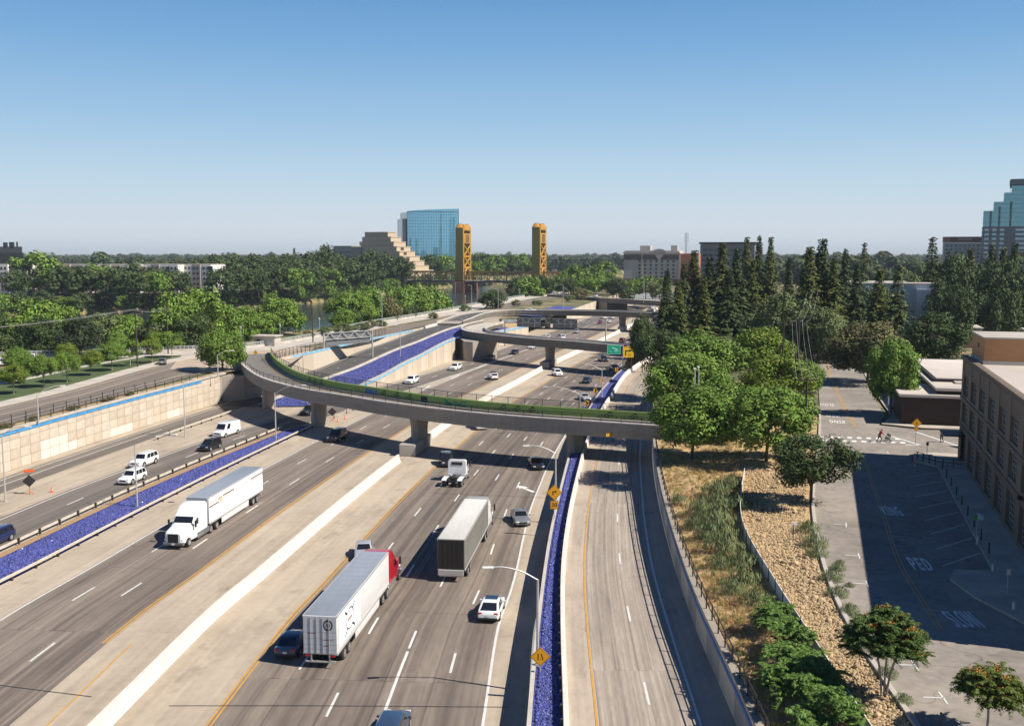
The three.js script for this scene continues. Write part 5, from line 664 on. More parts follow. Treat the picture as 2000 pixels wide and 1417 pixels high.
function coniferCrown(sd, levels, base, { r0 = 1, sweep: sw = .28, taper = .92, gap = .35 } = {}) { // unit height 1, base radius given by caller through scale x/z
  reseed(sd); const list = [];
  for (let i = 0; i < levels; i++) { const t = i / levels, y = .04 + t * .94, R = r0 * Math.pow(1 - t, 1.05) * rr(.75, 1.1) + .012, nb = Math.max(4, Math.round(10 - 4 * t)), ph = rr(0, 6.28); for (let k = 0; k < nb; k++) { const th = ph + k / nb * 6.283 + rr(-.25, .25), L = R * rr(.6, 1.12); if (rnd() < gap * .35) continue; const n = Math.max(3, Math.round(L * 10)); for (let j = 1; j <= n; j++) { const f = j / n, rad = L * f, yy = y - sw * .1 * f * f + sw * .03 * f + rr(-.006, .006); const w = (1 - f * .5); for (let q = 0; q < 3; q++) { const ox = rr(-.17, .17) * w, b = rr(.6, 1.35); list.push([Math.cos(th) * rad - Math.sin(th) * ox, yy + rr(-.008, .008), Math.sin(th) * rad + Math.cos(th) * ox, rr(-.6, .6) + Math.cos(th) * .75, .6, rr(-.6, .6) + Math.sin(th) * .75, 1, base[0] * b, base[1] * b, base[2] * b, .42, Math.cos(th + rr(-.6, .6)), -.35, Math.sin(th + rr(-.6, .6))]); } } } }
  return list;
}
const leafMat = new THREE.MeshPhysicalMaterial({ vertexColors: true, roughness: .62, side: THREE.DoubleSide, transmission: .0, specularIntensity: .35 });
const barkMat = M('bark', { color: lin(.11, .08, .058), map: gr(1 / 1.2), roughness: 1 }), barkPale = M('barkpale', { color: lin(.36, .3, .24), map: gr(1 / 1.2), roughness: 1 }), barkRed = M('barkred', { color: lin(.14, .07, .045), map: gr(1 / 1.2), roughness: 1 });
function trunkGeo(sd, h, r, limbs, spreadR) { reseed(sd); const g = []; const fork = h * rr(.35, .5); g.push(bar([0, -.3, 0], [rr(-.05, .05) * h, fork, rr(-.05, .05) * h], r, 7, r * .7)); for (let i = 0; i < limbs; i++) { const th = i / limbs * 6.283 + rr(-.4, .4), R = spreadR * rr(.35, .7), y = h * rr(.65, 1); g.push(bar([0, fork * rr(.75, .98), 0], [Math.cos(th) * R * .5, lerp(fork, y, .6), Math.sin(th) * R * .5], r * .5, 5, r * .32)); g.push(bar([Math.cos(th) * R * .5, lerp(fork, y, .6), Math.sin(th) * R * .5], [Math.cos(th + .2) * R, y, Math.sin(th + .2) * R], r * .32, 5, r * .1)); } return merge(g); }
const G1 = [.125, .2, .03], G2 = [.058, .085, .026], G3 = [.12, .15, .055], G4 = [.13, .125, .05], G5 = [.13, .215, .034], GB = [.125, .175, .022], GD = [.032, .045, .02];
// kinds 0 bright green, 1 yellow-green broad, 2 dark oak green, 3 pale grey-green, 4 olive, 5 vivid lime, 6 dark brownish
const KIND = [[G1, .18, 'bright green'], [GB, .2, 'yellow-green'], [G2, .2, 'dark green'], [G3, .15, 'pale grey-green'], [G4, .15, 'olive'], [G5, .18, 'vivid lime-green'], [GD, .2, 'blackish green']];
const hi = [], midc = [], farc = [], conif = [];
for (let k = 0; k < 7; k++) { const [b, v] = KIND[k]; hi.push([0, 1].map((j) => broadCrown(200 + k * 10 + j, 12500, .043, b, v, { clumps: 62 + j * 12, flat: k === 4 ? .7 : .78, droop: k === 4 ? .5 : 0 }))); midc.push([0, 1].map((j) => broadCrown(400 + k * 10 + j, 5200, .056, b, v, { clumps: 34 + j * 6, spread: .34 }))); farc.push([0, 1].map((j) => broadCrown(600 + k * 10 + j, 2300, .085, b, v, { clumps: 30 + j * 6, spread: .34 }))); }
for (let j = 0; j < 3; j++) { const L = coniferCrown(700 + j, 40 - j * 5, [[.045, .066, .02], [.075, .092, .018], [.06, .08, .026]][j], { gap: j === 2 ? 1 : .4, r0: 1 }); for (const e of L) e[6] = .085; conif.push(L); }
const conGeos = conif.map((L) => [6.5, 8].map((asp) => { const M2 = L.map((e) => { const q = e.slice(); q[1] *= asp; q[6] = rr(.09, .17) * lerp(1.1, .45, e[1]); return q; }); reseed(31); return leafGeo(M2); }));   // width 1 : height asp
const trunks = [0, 1, 2].map((i) => trunkGeo(50 + i, 1, .05, 6, .9));
const cTrunk = bar([0, -.02, 0], [0, .93, 0], .018, 7, .003);
function broadTree(label, x, d, H, R, kind, y, near, group, name = 'broadleaf_tree', clear = .2, bark = barkMat) {
  const set = near ? hi : d > 430 ? farc : midc, ci = Math.abs(Math.round(x * 7 + d * 3)) % 2, t = thing(name, label, 'tree', x, y, d, (x * 13.7 + d * 7.3) % 6.28, group);
  const ch = H * (1 - clear), c = part(t, 'crown', set[kind][ci], leafMat); c.position.y = H * clear; c.scale.set(R, ch / 1.62, R);
  const tr = part(t, 'trunk', trunks[Math.abs(Math.round(x + d)) % 3], bark); tr.scale.set(R * .8, H * .82, R * .8); return t;
}
function conifer(label, x, d, H, R, v, y, group) {
  const t = thing('conifer_tree', label, 'tree', x, y, d, (x * 3.1 + d * 1.7) % 6.28, group), asp = H / R, gi = asp > 7.2 ? 1 : 0, c = part(t, 'crown', conGeos[v][gi], leafMat), a0 = [6.5, 8][gi]; c.position.y = H * .03; c.scale.set(R, H * .98 / a0, R); const tr = part(t, 'trunk', cTrunk, barkRed); tr.scale.set(H, H, H); return t;
}
const TREES = {"slope":[[22.3,122,8.5,5.3,0],[30.8,119,9.1,5.7,0],[29.4,134,8.0,5.0,0],[26.7,150,10.1,6.3,0],[40.2,150,9.7,5.6,1],[33.7,176,11.0,6.5,0],[46.8,186,11.1,6.1,1],[42.1,195,8.4,5.0,3],[64.4,235,15.3,7.5,3],[69.5,226,13.0,6.0,3],[28.9,190,10.8,4.5,2],[29.2,222,11.6,3.0,2],[48.9,165,7.2,2.9,0]],
"street":[[68.1,190,13.6,7.0,4],[58.5,152,12.0,3.9,5],[86.9,205,12.7,5.8,2],[134.3,290,15.2,6.2,2],[131.5,330,17.2,5.7,3],[116.6,320,14.1,7.5,3],[147.5,380,17.9,5.8,3]],
"conifer":[[39.5,255,21.1,3.1,0],[48.9,285,22.9,3.2,0],[53.7,295,26.4,4.1,1],[57.2,290,24.3,4.0,0],[60.8,290,28.4,4.6,1],[62.8,280,26.9,3.9,0],[78.4,335,31.0,3.4,1],[82.5,335,31.5,3.6,0],[85.1,330,30.9,3.4,1],[91.4,330,24.4,2.9,0],[77.8,262,27.3,4.0,1],[82.3,266,29.4,4.9,0],[84.2,262,24.1,3.6,1],[94.8,285,26.8,3.5,0],[115.9,330,29.0,3.4,2],[91.9,250,21.6,3.8,1],[89.6,232,22.8,3.8,2],[138.2,330,30.9,5.0,2],[157.9,330,28.9,3.7,0],[156.8,320,27.5,3.9,1],[155.4,310,28.7,3.8,0],[48.0,250,19.1,3.1,1],[93.1,270,22.5,3.3,0],[153.2,335,27.2,4.4,1],[81.5,280,21.2,3.4,0],[43.5,262,18.1,3.2,1],[58.1,268,21.4,3.6,0],[68.6,285,24.0,3.5,1]],
"rightback":[[144.4,330,24.2,7.7,2],[154.0,330,23.9,7.1,2],[139.3,310,20.8,6.3,2],[151.4,300,24.0,6.1,2],[144.7,300,20.9,6.1,2],[171.5,420,19.2,5.1,3],[157.7,420,17.1,5.1,2],[130.3,300,17.9,5.5,2],[137.5,280,15.5,5.2,2],[118.1,262,14.1,4.0,2]],
"near_bank":[[-131.7,262,10.8,6.7,2],[-119.0,250,9.9,6.2,2],[-112.7,246,6.9,4.3,2],[-103.6,238,11.2,5.1,6],[-127.7,268,13.2,8.2,0],[-136.1,268,10.4,5.5,0],[-117.2,262,11.8,5.6,0],[-106.9,262,10.5,5.9,3],[-101.1,262,9.7,5.4,0],[-92.7,258,9.4,4.8,3],[-88.3,262,15.4,6.7,0],[-83.4,268,16.4,6.3,0],[-83.1,258,11.0,5.6,2],[-80.7,280,11.7,5.7,0],[-76.6,286,10.5,5.0,0],[-74.2,296,8.8,5.5,0],[-70.4,304,12.9,6.9,0],[-73.3,300,8.1,4.3,3],[-57.9,345,12.5,6.0,0],[-55.8,356,13.1,6.2,0],[-52.1,370,13.7,6.1,5],[-47.0,370,9.9,5.7,4],[-44.9,390,13.8,6.8,5],[-39.4,405,13.3,7.0,0],[-34.3,432,11.6,7.1,0],[-53.2,352,8.7,5.4,0],[-57.6,338,7.2,4.5,0],[-56.2,342,7.3,4.6,2],[-41.5,386,7.6,4.7,2],[-30.6,446,6.6,4.1,0]],
"near_bank_north":[[-8.7,445,9.1,5.7,2],[3.1,600,10.8,6.8,2],[10.2,572,12.2,7.6,0],[19.0,600,11.8,7.4,2],[27.4,610,11.0,6.9,0],[40.1,655,17.0,10.0,0],[33.2,590,10.6,6.6,2],[40.8,570,11.2,7.0,0],[51.4,610,13.0,8.1,0],[64.3,700,18.9,10.0,0],[55.1,720,17.6,8.8,2],[62.9,600,10.8,6.7,2],[70.0,570,10.3,6.4,0],[76.3,570,12.1,7.6,0],[82.5,560,11.0,6.9,0],[60.2,560,8.3,5.2,6],[59.9,520,6.8,4.3,2],[76.7,545,9.8,6.1,3],[35.9,540,7.1,4.4,4]],
"far_bank":[[-271.8,575,23.5,14.7,0],[-277.9,560,13.8,8.6,2],[-245.4,545,16.1,10.0,2],[-255.0,580,15.2,9.5,2],[-239.6,575,16.9,10.6,0],[-230.7,585,13.4,8.4,2],[-218.7,580,17.1,10.7,2],[-205.8,575,15.1,9.4,2],[-232.2,540,15.9,10.0,2],[-217.0,540,15.0,9.4,2],[-201.4,530,13.9,8.7,2],[-195.2,545,13.4,8.4,0],[-187.6,560,13.7,8.6,2],[-195.3,660,21.6,13.5,2],[-191.7,690,21.9,12.0,2],[-181.3,700,21.9,12.8,2],[-167.8,700,20.6,12.9,2],[-159.3,720,21.1,13.2,2],[-148.8,730,23.3,11.9,2],[-141.7,760,28.6,10.8,2],[-131.0,760,21.7,11.6,2],[-126.5,800,18.3,10.6,2],[-117.6,830,24.8,12.7,2],[-102.4,820,22.3,13.4,2],[-89.9,820,19.8,10.0,2],[-177.4,620,19.3,12.0,2],[-170.0,640,18.8,11.8,2],[-160.7,650,18.1,11.3,2],[-148.8,650,18.1,11.3,2],[-138.2,660,19.4,12.1,2],[-131.1,690,19.2,12.0,2],[-121.6,700,18.3,11.4,2],[-113.3,720,17.7,11.0,2],[-105.1,740,16.9,10.6,2],[-145.9,620,15.2,9.5,2],[-134.3,625,14.3,9.0,0],[-187.1,610,15.0,9.4,2],[-169.2,580,14.2,8.9,2],[-160.1,590,14.5,9.1,2],[-152.1,600,13.8,8.6,2],[-129.7,650,13.8,8.6,2],[-123.4,670,13.2,8.2,0],[-81.7,1000,21.2,13.3,2],[-66.4,1000,21.2,13.3,0],[-30.6,1000,22.9,14.3,2],[-17.5,980,20.8,13.0,0],[-36.4,950,15.5,9.7,0],[-5.1,1000,21.2,13.3,2],[9.4,1020,21.7,13.5,0],[21.4,1050,18.9,11.8,2],[-95.1,980,17.6,11.0,0],[-95.6,850,15.3,9.6,2]],
"far_conifer":[[-170.1,760,24.0,2.7,0],[-164.9,760,27.8,3.5,1],[-146.2,780,29.5,3.6,0]]};
{
  const where = { slope: ['on the ramp bank', 'from the front', 'trees on the dry bank'], street: ['along the right-hand street', 'from the front', 'trees along the right-hand street'], conifer: ['in the dark conifer stand', 'from the left', 'conifers behind the street'], rightback: ['in the dark mass at the right edge', 'from the left', 'trees massed at the right edge'], near_bank: ['on the near river bank', 'from the left', 'trees on the near river bank'], near_bank_north: ['near the river beyond the flyover', 'from the left', 'trees beyond the flyover'], far_bank: ['on the far river bank', 'from the left', 'trees on the far river bank'], far_conifer: ['above the far river bank', 'from the left', 'conifers above the far bank'] };
  for (const [key, list] of Object.entries(TREES)) {
    const [w, from, grp] = where[key], order = list.map((q, i) => i).sort((a, b) => from === 'from the left' ? list[a][0] / list[a][1] - list[b][0] / list[b][1] : list[a][1] - list[b][1]);
    order.forEach((i, n) => { let [x, d, H, R, k] = list[i]; const g0 = key.startsWith('far') ? 7 : key === 'near_bank' ? 4.6 : key === 'near_bank_north' ? 5.2 : 5.8;
      const wet = key.startsWith('near_bank') && x < pick(bankN, [d])[0][0] + 1, g = wet ? 1.6 : g0; if (wet) H += g0 - 1.6;
      if (key.includes('conifer')) conifer(`${ord(n)} ${from} of the tall narrow conifers ${w}`, x, d, H, R * 2.0, k, g, grp);
      else broadTree(`${ord(n)} tree ${from} ${w}, ${KIND[k][2]} crown`, x, d, H * 1.03, R * 1.08, k, g, d < 215 || key === 'slope' || key === 'street' && d < 240, grp, 'broadleaf_tree', key === 'slope' ? .13 : d > 260 ? .06 : .16, key === 'street' ? barkMat : barkMat); });
  }
  { const sh = shiftPath(bankF, 3), L = lens(sh), Q = []; reseed(404); for (let s = 0; s < L[L.length - 1]; s += rr(8, 15)) { const p = along(sh, s); if (p.d > 430 && p.d < 980 && p.x / p.d > -.53) Q.push([p.x + rr(-2, 2), p.d, rr(8, 13), rr(5, 8), rnd() > .75 ? 0 : 2]); }
    Q.sort((a, b) => a[0] / a[1] - b[0] / b[1]).forEach(([x, d, H, R, k], i) => broadTree(`${ord(i)} low shoreline tree from the left along the far water edge`, x, d, H, R, k, -.5, false, 'shoreline trees on the far bank', 'shoreline_tree', .02)); }
  // the dark multi-stem tree on the cobbles, the big tree at the loop bridge, the small kerb trees
  broadTree('small dark green tree leaning over the cobbles beside the shaded street', 30.0, 98, 7.6, 4.2, 2, 5.7, true, null, 'broadleaf_tree', .22);
  broadTree('big round green tree at the left end of the loop bridge', -61.6, 211, 9.2, 5.6, 0, 5.9, true, null, 'broadleaf_tree', .02);
  [[-88.7, 176], [-87.5, 184.9], [-86.5, 192.3], [-86.2, 202.9], [-85.2, 210.9], [-84.6, 219.5], [-82, 225.7], [-81.6, 238], [-94, 190], [-96, 214], [-92, 232], [-100, 200], [-88, 244], [-98, 246]].forEach(([x, d], i) => { broadTree(`${ord(i)} small ${i % 3 ? 'green' : 'yellowing'} tree of the young trees beside the riverside sidewalk`, x, d, 5.4 + (i * 37 % 10) / 8, 2.5 + (i * 17 % 10) / 18, i % 3 ? 0 : 1, 5.9, d < 215, 'young trees by the riverside street', 'young_tree', .3, barkPale); });
}
// far woods: one mass
{
  const blob = broadCrown(900, 420, .22, [.05, .068, .024], .2, { clumps: 16, spread: .42, flat: .7 }), n = 5200, im = new THREE.InstancedMesh(blob, leafMat, n), m = new THREE.Matrix4(), q = new THREE.Quaternion(), col = new THREE.Color(); reseed(61); let k = 0;
  while (k < n) { const d = 760 + Math.pow(rnd(), 1.6) * 4200, x = rr(-.62, .62) * d; const bx = (P0) => { let i = 1; while (i < P0.length - 1 && P0[i][1] < d) i++; return P0[i][0]; }; if (d < 1640 && x > bx(bankF) - 8 && x < bx(bankN) + 8) continue; if (d < 1300 && x > -170 && x < -50 && d > 860) continue; if (d < 1100 && x > 60 && d < 900 && x < 220) continue; if (d < 980 && x < -180 && d < 760) continue; if (x > 395 && x < 500 && d > 850 && d < 1000) continue; const s = rr(6, 11) * (1 + (rnd() > .96 ? .5 : 0)); q.setFromAxisAngle(new THREE.Vector3(0, 1, 0), rr(0, 6.28)); m.compose(new THREE.Vector3(x, 5.5, -d), q, new THREE.Vector3(s, s * rr(.7, 1.15), s)); im.setMatrixAt(k, m); const b = rr(.6, 1.3); col.setRGB(b * rr(.85, 1.1), b, b * rr(.85, 1.1)); im.setColorAt(k, col); k++; }
  im.name = 'far_woods'; im.userData = { kind: 'stuff', label: 'hazy band of trees reaching to the horizon', category: 'woods' }; scene.add(shade(im));
}
// bushes
{
  const bush = (label, x, d, y, R, H, kind, group, near = false, name = 'bush') => { const t = thing(name, label, 'bush', x, y, d, (x * 5 + d) % 6, group), c = part(t, 'foliage', (near ? hi : midc)[kind][Math.abs(Math.round(x + d)) % 2], leafMat); c.position.y = -.15; c.scale.set(R, H / 1.5, R); part(t, 'stems', trunks[0], barkMat).scale.set(R * .5, H * .6, R * .5); return t; };
  [[-60, 292], [-56, 300], [-49, 322], [-47, 330], [-45, 338], [-53, 312], [-30, 380], [-20, 425], [-6, 452], [2, 470], [12, 480], [30, 520], [38, 536]].forEach(([x, d], i) => bush(`${ord(i)} grey-green oleander bush from the left along the promenade road`, x, d, 5.9, 2.2 + (i % 3) * .5, 2.2 + (i % 2) * .7, i % 3 ? 3 : 4, 'oleanders along the promenade'));
  for (let i = 0; i < 9; i++) bush(`${ord(i)} whitish oleander bush from the left in the hedge below the conifers`, 36 + i * 4.6, 222 + (i % 3) * 2, 5.8, 2.6, 3.4, 3, 'oleander hedge below the conifers');
  for (let i = 0; i < 7; i++) bush(`${ord(i)} small dusty shrub from the left behind the rail fence on the wall`, off(-54.4, 120 + i * 9, 135 + i * 9)[0][0], off(-54.4, 120 + i * 9, 135 + i * 9)[0][1], 5.85, .9 + (i % 3) * .25, .9, 4, 'shrubs behind the rail fence');
  for (let i = 0; i < 6; i++) bush(`${ord(i)} low planter shrub from the left beside the dark corner building`, 61 + (i % 3) * 2.2, 144 + i * 4.2, 5.95, .8, .9, i % 2 ? 2 : 4, 'shrubs by the corner building', true);
  bush('red-leaved bush at the corner of the brown building', 59.4, 126.5, 6, .8, 2.6, 6, null, true);
  // feathery sage scrub on the dry slope: spiky stems
  reseed(88); const spiky = [0, 1, 2].map((s) => { const L = []; for (let i = 0; i < 700; i++) { const th = rr(0, 6.28), r = Math.pow(rnd(), .6), h = rr(.15, 1) * (1.1 - r * .5), b = rr(.7, 1.3); L.push([Math.cos(th) * r * .9, h * .9, Math.sin(th) * r * .9, Math.cos(th) + rr(-.5, .5), rr(-.2, .5), Math.sin(th) + rr(-.5, .5), rr(.08, .17), .16 * b, .195 * b, .085 * b, .16, Math.cos(th) * .4 + rr(-.3, .3), 1, Math.sin(th) * .4 + rr(-.3, .3)]); } return leafGeo(L); });
  const sage = [[19.2, 92, 1.9], [18.6, 96, 1.6], [20.6, 98, 1.6], [17.9, 88, 1.4], [18.4, 84, 1.7], [18.9, 80, 1.4], [17.3, 92, 1.1], [18.2, 76, 1.3], [18, 71.5, 1.2], [17.2, 80, 1.1], [19, 88, 1.5], [16.9, 74, 1.1], [17.6, 67, 1.1], [18.6, 68.5, 1.2], [21.6, 103, 1.7], [24, 107, 1.4], [22.6, 98, 1.5], [17.2, 101, .9]];
  sage.forEach(([x, d, s], i) => { const t = thing('sage_bush', `${ord(i)} grey-green feathery scrub bush of those on the dry grass slope`, 'bush', x, lerp(rampTop(d), lowTop(d), .6), d, i, 'scrub on the dry slope'); const c = part(t, 'foliage', spiky[i % 3], leafMat); c.scale.set(s * 1.2, s * 1.2, s * 1.2); part(t, 'stems', trunks[1], barkMat).scale.set(s * .4, s * .5, s * .4); });
  [[26.8, 88, 1.3], [26, 83.5, 1.4], [25.3, 80.5, 1.1], [25.9, 77, .8], [24.6, 74.5, 1.1], [23.9, 71, 1.0], [23.6, 67.5, .9], [23.1, 64, 1.1], [22.8, 60.5, .9], [26.6, 78.6, .5], [25.5, 73, .5], [22.3, 57, .8], [21.9, 53.5, .7]].forEach(([x, d, s], i) => { const t = thing('sage_bush', `${ord(i)} green scrub bush of the row along the street kerb by the cobbles`, 'bush', x, 5.85, d, i, 'scrub along the kerb'); const c = part(t, 'foliage', spiky[(i + 1) % 3], leafMat); c.scale.set(s, s * .9, s); part(t, 'stems', trunks[1], barkMat).scale.set(s * .4, s * .5, s * .4); });
  // dry grass tufts: stuff
  const tuft = (() => { const L = []; for (let i = 0; i < 26; i++) { const th = rr(0, 6.28), b = rr(.7, 1.25); L.push([Math.cos(th) * rnd() * .5, .32, Math.sin(th) * rnd() * .5, Math.cos(th), .15, Math.sin(th), rr(.25, .45), .5 * b, .37 * b, .17 * b, .07, rr(-.4, .4), 1, rr(-.4, .4)]); } return leafGeo(L); })();
  const n = 5200, im = new THREE.InstancedMesh(tuft, leafMat, n), m = new THREE.Matrix4(), q = new THREE.Quaternion(), col = new THREE.Color(); for (let i = 0; i < n; i++) { const f = Math.pow(rnd(), 1) * 62, j = Math.floor(f), t = rr(.06, .97), a = slopeA[j], b = slopeB[j], s = rr(.25, .75); q.setFromAxisAngle(new THREE.Vector3(0, 1, 0), rr(0, 6.28)); m.compose(new THREE.Vector3(lerp(a[0], b[0], t), lerp(rampTop(a[1]), lowTop(a[1]), t), -a[1] - rr(0, 2)), q, new THREE.Vector3(s, s * rr(.5, 1), s)); im.setMatrixAt(i, m); const g = rnd() > .8; col.setRGB(g ? .5 : rr(.8, 1.1), g ? .75 : rr(.75, 1.05), g ? .5 : rr(.7, 1)); im.setColorAt(i, col); } im.name = 'dry_grass'; im.userData = { kind: 'stuff', label: 'tufts of straw-coloured dry grass on the slope', category: 'grass' }; scene.add(shade(im));
  // tree-of-heaven: compound leaves; clumps near us
  reseed(123);
  const frond = (L, o, dir, len, col, n = 11) => { const p = new THREE.Vector3(...o), v = new THREE.Vector3(...dir).normalize(), side = new THREE.Vector3().crossVectors(v, new THREE.Vector3(0, 1, 0)).normalize(); for (let i = 1; i <= n; i++) { const f = i / n; const c = p.clone().addScaledVector(v, len * f); c.y -= len * .45 * f * f; for (const s of [-1, 1]) { const b = rr(.7, 1.3), q = c.clone().addScaledVector(side, s * .07 * (1 - f * .4)); L.push([q.x, q.y - .01, q.z, rr(-.6, .6) + side.x * s * .3, .8, rr(-.6, .6) + side.z * s * .3, len * .2 * rr(.7, 1.25) * (1.15 - f * .5), col[0] * b, col[1] * b, col[2] * b, .34, side.x * s + v.x * .4, -.25, side.z * s + v.z * .4]); } } };
  const ailGeo = (sd, nclump, R, H, col, seeds, perc = 9) => { reseed(sd); const L = []; for (let i = 0; i < nclump; i++) { const th = rr(0, 6.28), k = Math.sqrt(rnd()), x = Math.cos(th) * R * k, z = Math.sin(th) * R * k, y = H * lerp(.32, .3 + .7 * Math.sqrt(1 - k * k * .9), Math.pow(rnd(), .55)); for (let j = 0; j < perc; j++) { const a = j / perc * 6.28 + rr(-.3, .3); frond(L, [x, y, z], [Math.cos(a), rr(-.2, 1.3), Math.sin(a)], rr(.55, .95), col); } if (seeds && rnd() < seeds) for (let q = 0; q < 46; q++) { const b = rr(.7, 1.3); L.push([x + rr(-.22, .22), y + rr(.0, .32), z + rr(-.22, .22), rr(-1, 1), rr(-1, 1), rr(-1, 1), rr(.035, .065), .5 * b, .2 * b, .035 * b, .6]); } } return leafGeo(L); };
  const ail = thing('tree_of_heaven', 'round tree with orange seed clusters standing on the cobbles at lower right', 'tree', 21.2, 5.8, 54.5); const ac = part(ail, 'crown', ailGeo(41, 120, 2.0, 3.5, [.06, .098, .02], .5), leafMat); ac.position.y = 1.5; for (const [x, z] of [[-.7, .1], [.25, -.2], [.9, .2]]) part(ail, 'stem', tube([[x * .15, -.2, z * .1], [x * .35, 1.4, z * .4], [x, 3.4, z]], .06, 10, 6), barkPale);
  const ail2 = thing('tree_of_heaven', 'second tree with yellow-orange seed clusters cut by the bottom right corner', 'tree', 24.7, 5.8, 49.6); const ac2 = part(ail2, 'crown', ailGeo(43, 60, 1.45, 2.7, [.08, .11, .018], .7), leafMat); ac2.position.y = 1.2; part(ail2, 'stem', tube([[0, -.2, 0], [.1, 1, 0], [0, 2.4, .1]], .06, 8, 6), barkPale);
  [[17.6, 62, 1.5, 1.9], [16.9, 58.5, 1.3, 1.6], [17.8, 56, 1.5, 1.8], [16.6, 54, 1.3, 1.7], [17.4, 51.2, 1.4, 1.9], [18.1, 66, 1.1, 1.8], [15.9, 50.5, 1.1, 1.4], [18.2, 58.6, 1.0, 1.4], [15.9, 56.4, .9, 1.3]].forEach(([x, d, R, H], i) => { const t = thing('sumac_bush', `${ord(i)} glossy bright green leafy thicket bush below the ramp wall fence`, 'bush', x, lerp(rampTop(d), lowTop(d), .5), d, i * 1.7, 'leafy thicket at the slope bottom'); part(t, 'foliage', ailGeo(300 + i, Math.round(17 * R), R * 1.15, H * 1.4, [.095, .165, .032], 0, 7), leafMat); part(t, 'stems', trunks[2], barkMat).scale.set(R * .6, H * .8, R * .6); });
}
// ---------------------------------------------------------------- vehicles. local: front = -z, y up, wheels on y 0
function loft(st, ringFn, capA = true, capB = true) { // st: stations; ringFn(station) -> [[x,y],...] ; z = station.z
  const R = st.map(ringFn), n = R[0].length, pos = [], idx = []; R.forEach((r, i) => r.forEach((p) => pos.push(p[0], p[1], st[i].z)));
  for (let i = 0; i < R.length - 1; i++) for (let k = 0; k < n; k++) { const a = i * n + k, b = i * n + (k + 1) % n, c = a + n, d = b + n; idx.push(a, d, b, a, c, d); }
  const cap = (i, flip) => { const c = pos.length / 3; const r = R[i]; pos.push(r.reduce((s, p) => s + p[0], 0) / n, r.reduce((s, p) => s + p[1], 0) / n, st[i].z); for (let k = 0; k < n; k++) { const a = i * n + k, b = i * n + (k + 1) % n; flip ? idx.push(c, b, a) : idx.push(c, a, b); } };
  if (capA) cap(0, true); if (capB) cap(R.length - 1, false);
  const g = new THREE.BufferGeometry(); g.setAttribute('position', new THREE.Float32BufferAttribute(pos, 3)); g.setIndex(idx); const q = toCreasedNormals(g, .7); q.setAttribute('uv', new THREE.Float32BufferAttribute(new Float32Array(q.attributes.position.count * 2), 2)); return q;
}
const quad = (a, b, c, d) => { const g = new THREE.BufferGeometry(); g.setAttribute('position', new THREE.Float32BufferAttribute([...a, ...b, ...c, ...a, ...c, ...d], 3)); g.computeVertexNormals(); g.setAttribute('uv', new THREE.Float32BufferAttribute([0, 0, 1, 0, 1, 1, 0, 0, 1, 1, 0, 1], 2)); return g; };
const tyreGeo = new THREE.LatheGeometry([[.18, -.5], [.86, -.5], [.97, -.38], [1, -.2], [1, .2], [.97, .38], [.86, .5], [.18, .5]].map((p) => new THREE.Vector2(p[0], p[1])), 20).rotateZ(Math.PI / 2);
const rimGeo = merge([new THREE.CylinderGeometry(.64, .64, .12, 18).rotateZ(Math.PI / 2).translate(.46, 0, 0), new THREE.CylinderGeometry(.14, .16, .16, 10).rotateZ(Math.PI / 2).translate(.48, 0, 0)]);
function wheel(t, x, z, r, w, rim = MC.rim) { const m = part(t, 'wheel', tyreGeo, MC.rubber); m.position.set(x, r, z); m.scale.set(w * (x < 0 ? -1 : 1), r, r); part(m, 'rim', rimGeo, rim); return m; }
const carPaint = (k, c, rough = .28) => P('paint_' + k, { color: c, roughness: rough, clearcoat: .8, clearcoatRoughness: .08 });
const SPEC = {
  sedan: { L: 4.75, W: 1.84, belt: .92, roof: 1.44, hood: .84, deck: .98, gh: [-.85, -.1, 1.02, 1.85], wr: .34, wb: 2.8, cab: 2 },
  coupe: { L: 4.8, W: 1.88, belt: .95, roof: 1.45, hood: .84, deck: 1.02, gh: [-.9, -.15, .85, 2.1], wr: .35, wb: 2.9, cab: 2 },
  suv: { L: 4.75, W: 1.9, belt: 1.05, roof: 1.72, hood: .98, deck: 1.08, gh: [-1.05, -.35, 1.95, 2.28], wr: .37, wb: 2.8, cab: 3 },
  bigsuv: { L: 5.2, W: 2.02, belt: 1.15, roof: 1.88, hood: 1.1, deck: 1.15, gh: [-1.15, -.5, 2.3, 2.52], wr: .41, wb: 3.0, cab: 3 },
  pickup: { L: 5.75, W: 2.0, belt: 1.15, roof: 1.88, hood: 1.1, deck: 1.1, gh: [-1.25, -.6, 1.1, 1.28], wr: .41, wb: 3.6, cab: 2, bed: true },
  camper: { L: 5.75, W: 2.0, belt: 1.15, roof: 1.88, hood: 1.1, deck: 1.1, gh: [-1.25, -.6, 2.6, 2.8], wr: .41, wb: 3.6, cab: 4 },
  van: { L: 5.9, W: 2.05, belt: 1.25, roof: 2.35, hood: 1.15, deck: 1.3, gh: [-2.0, -1.25, 2.8, 2.92], wr: .37, wb: 3.7, cab: 1, panel: true },
};
const cars = new Map();
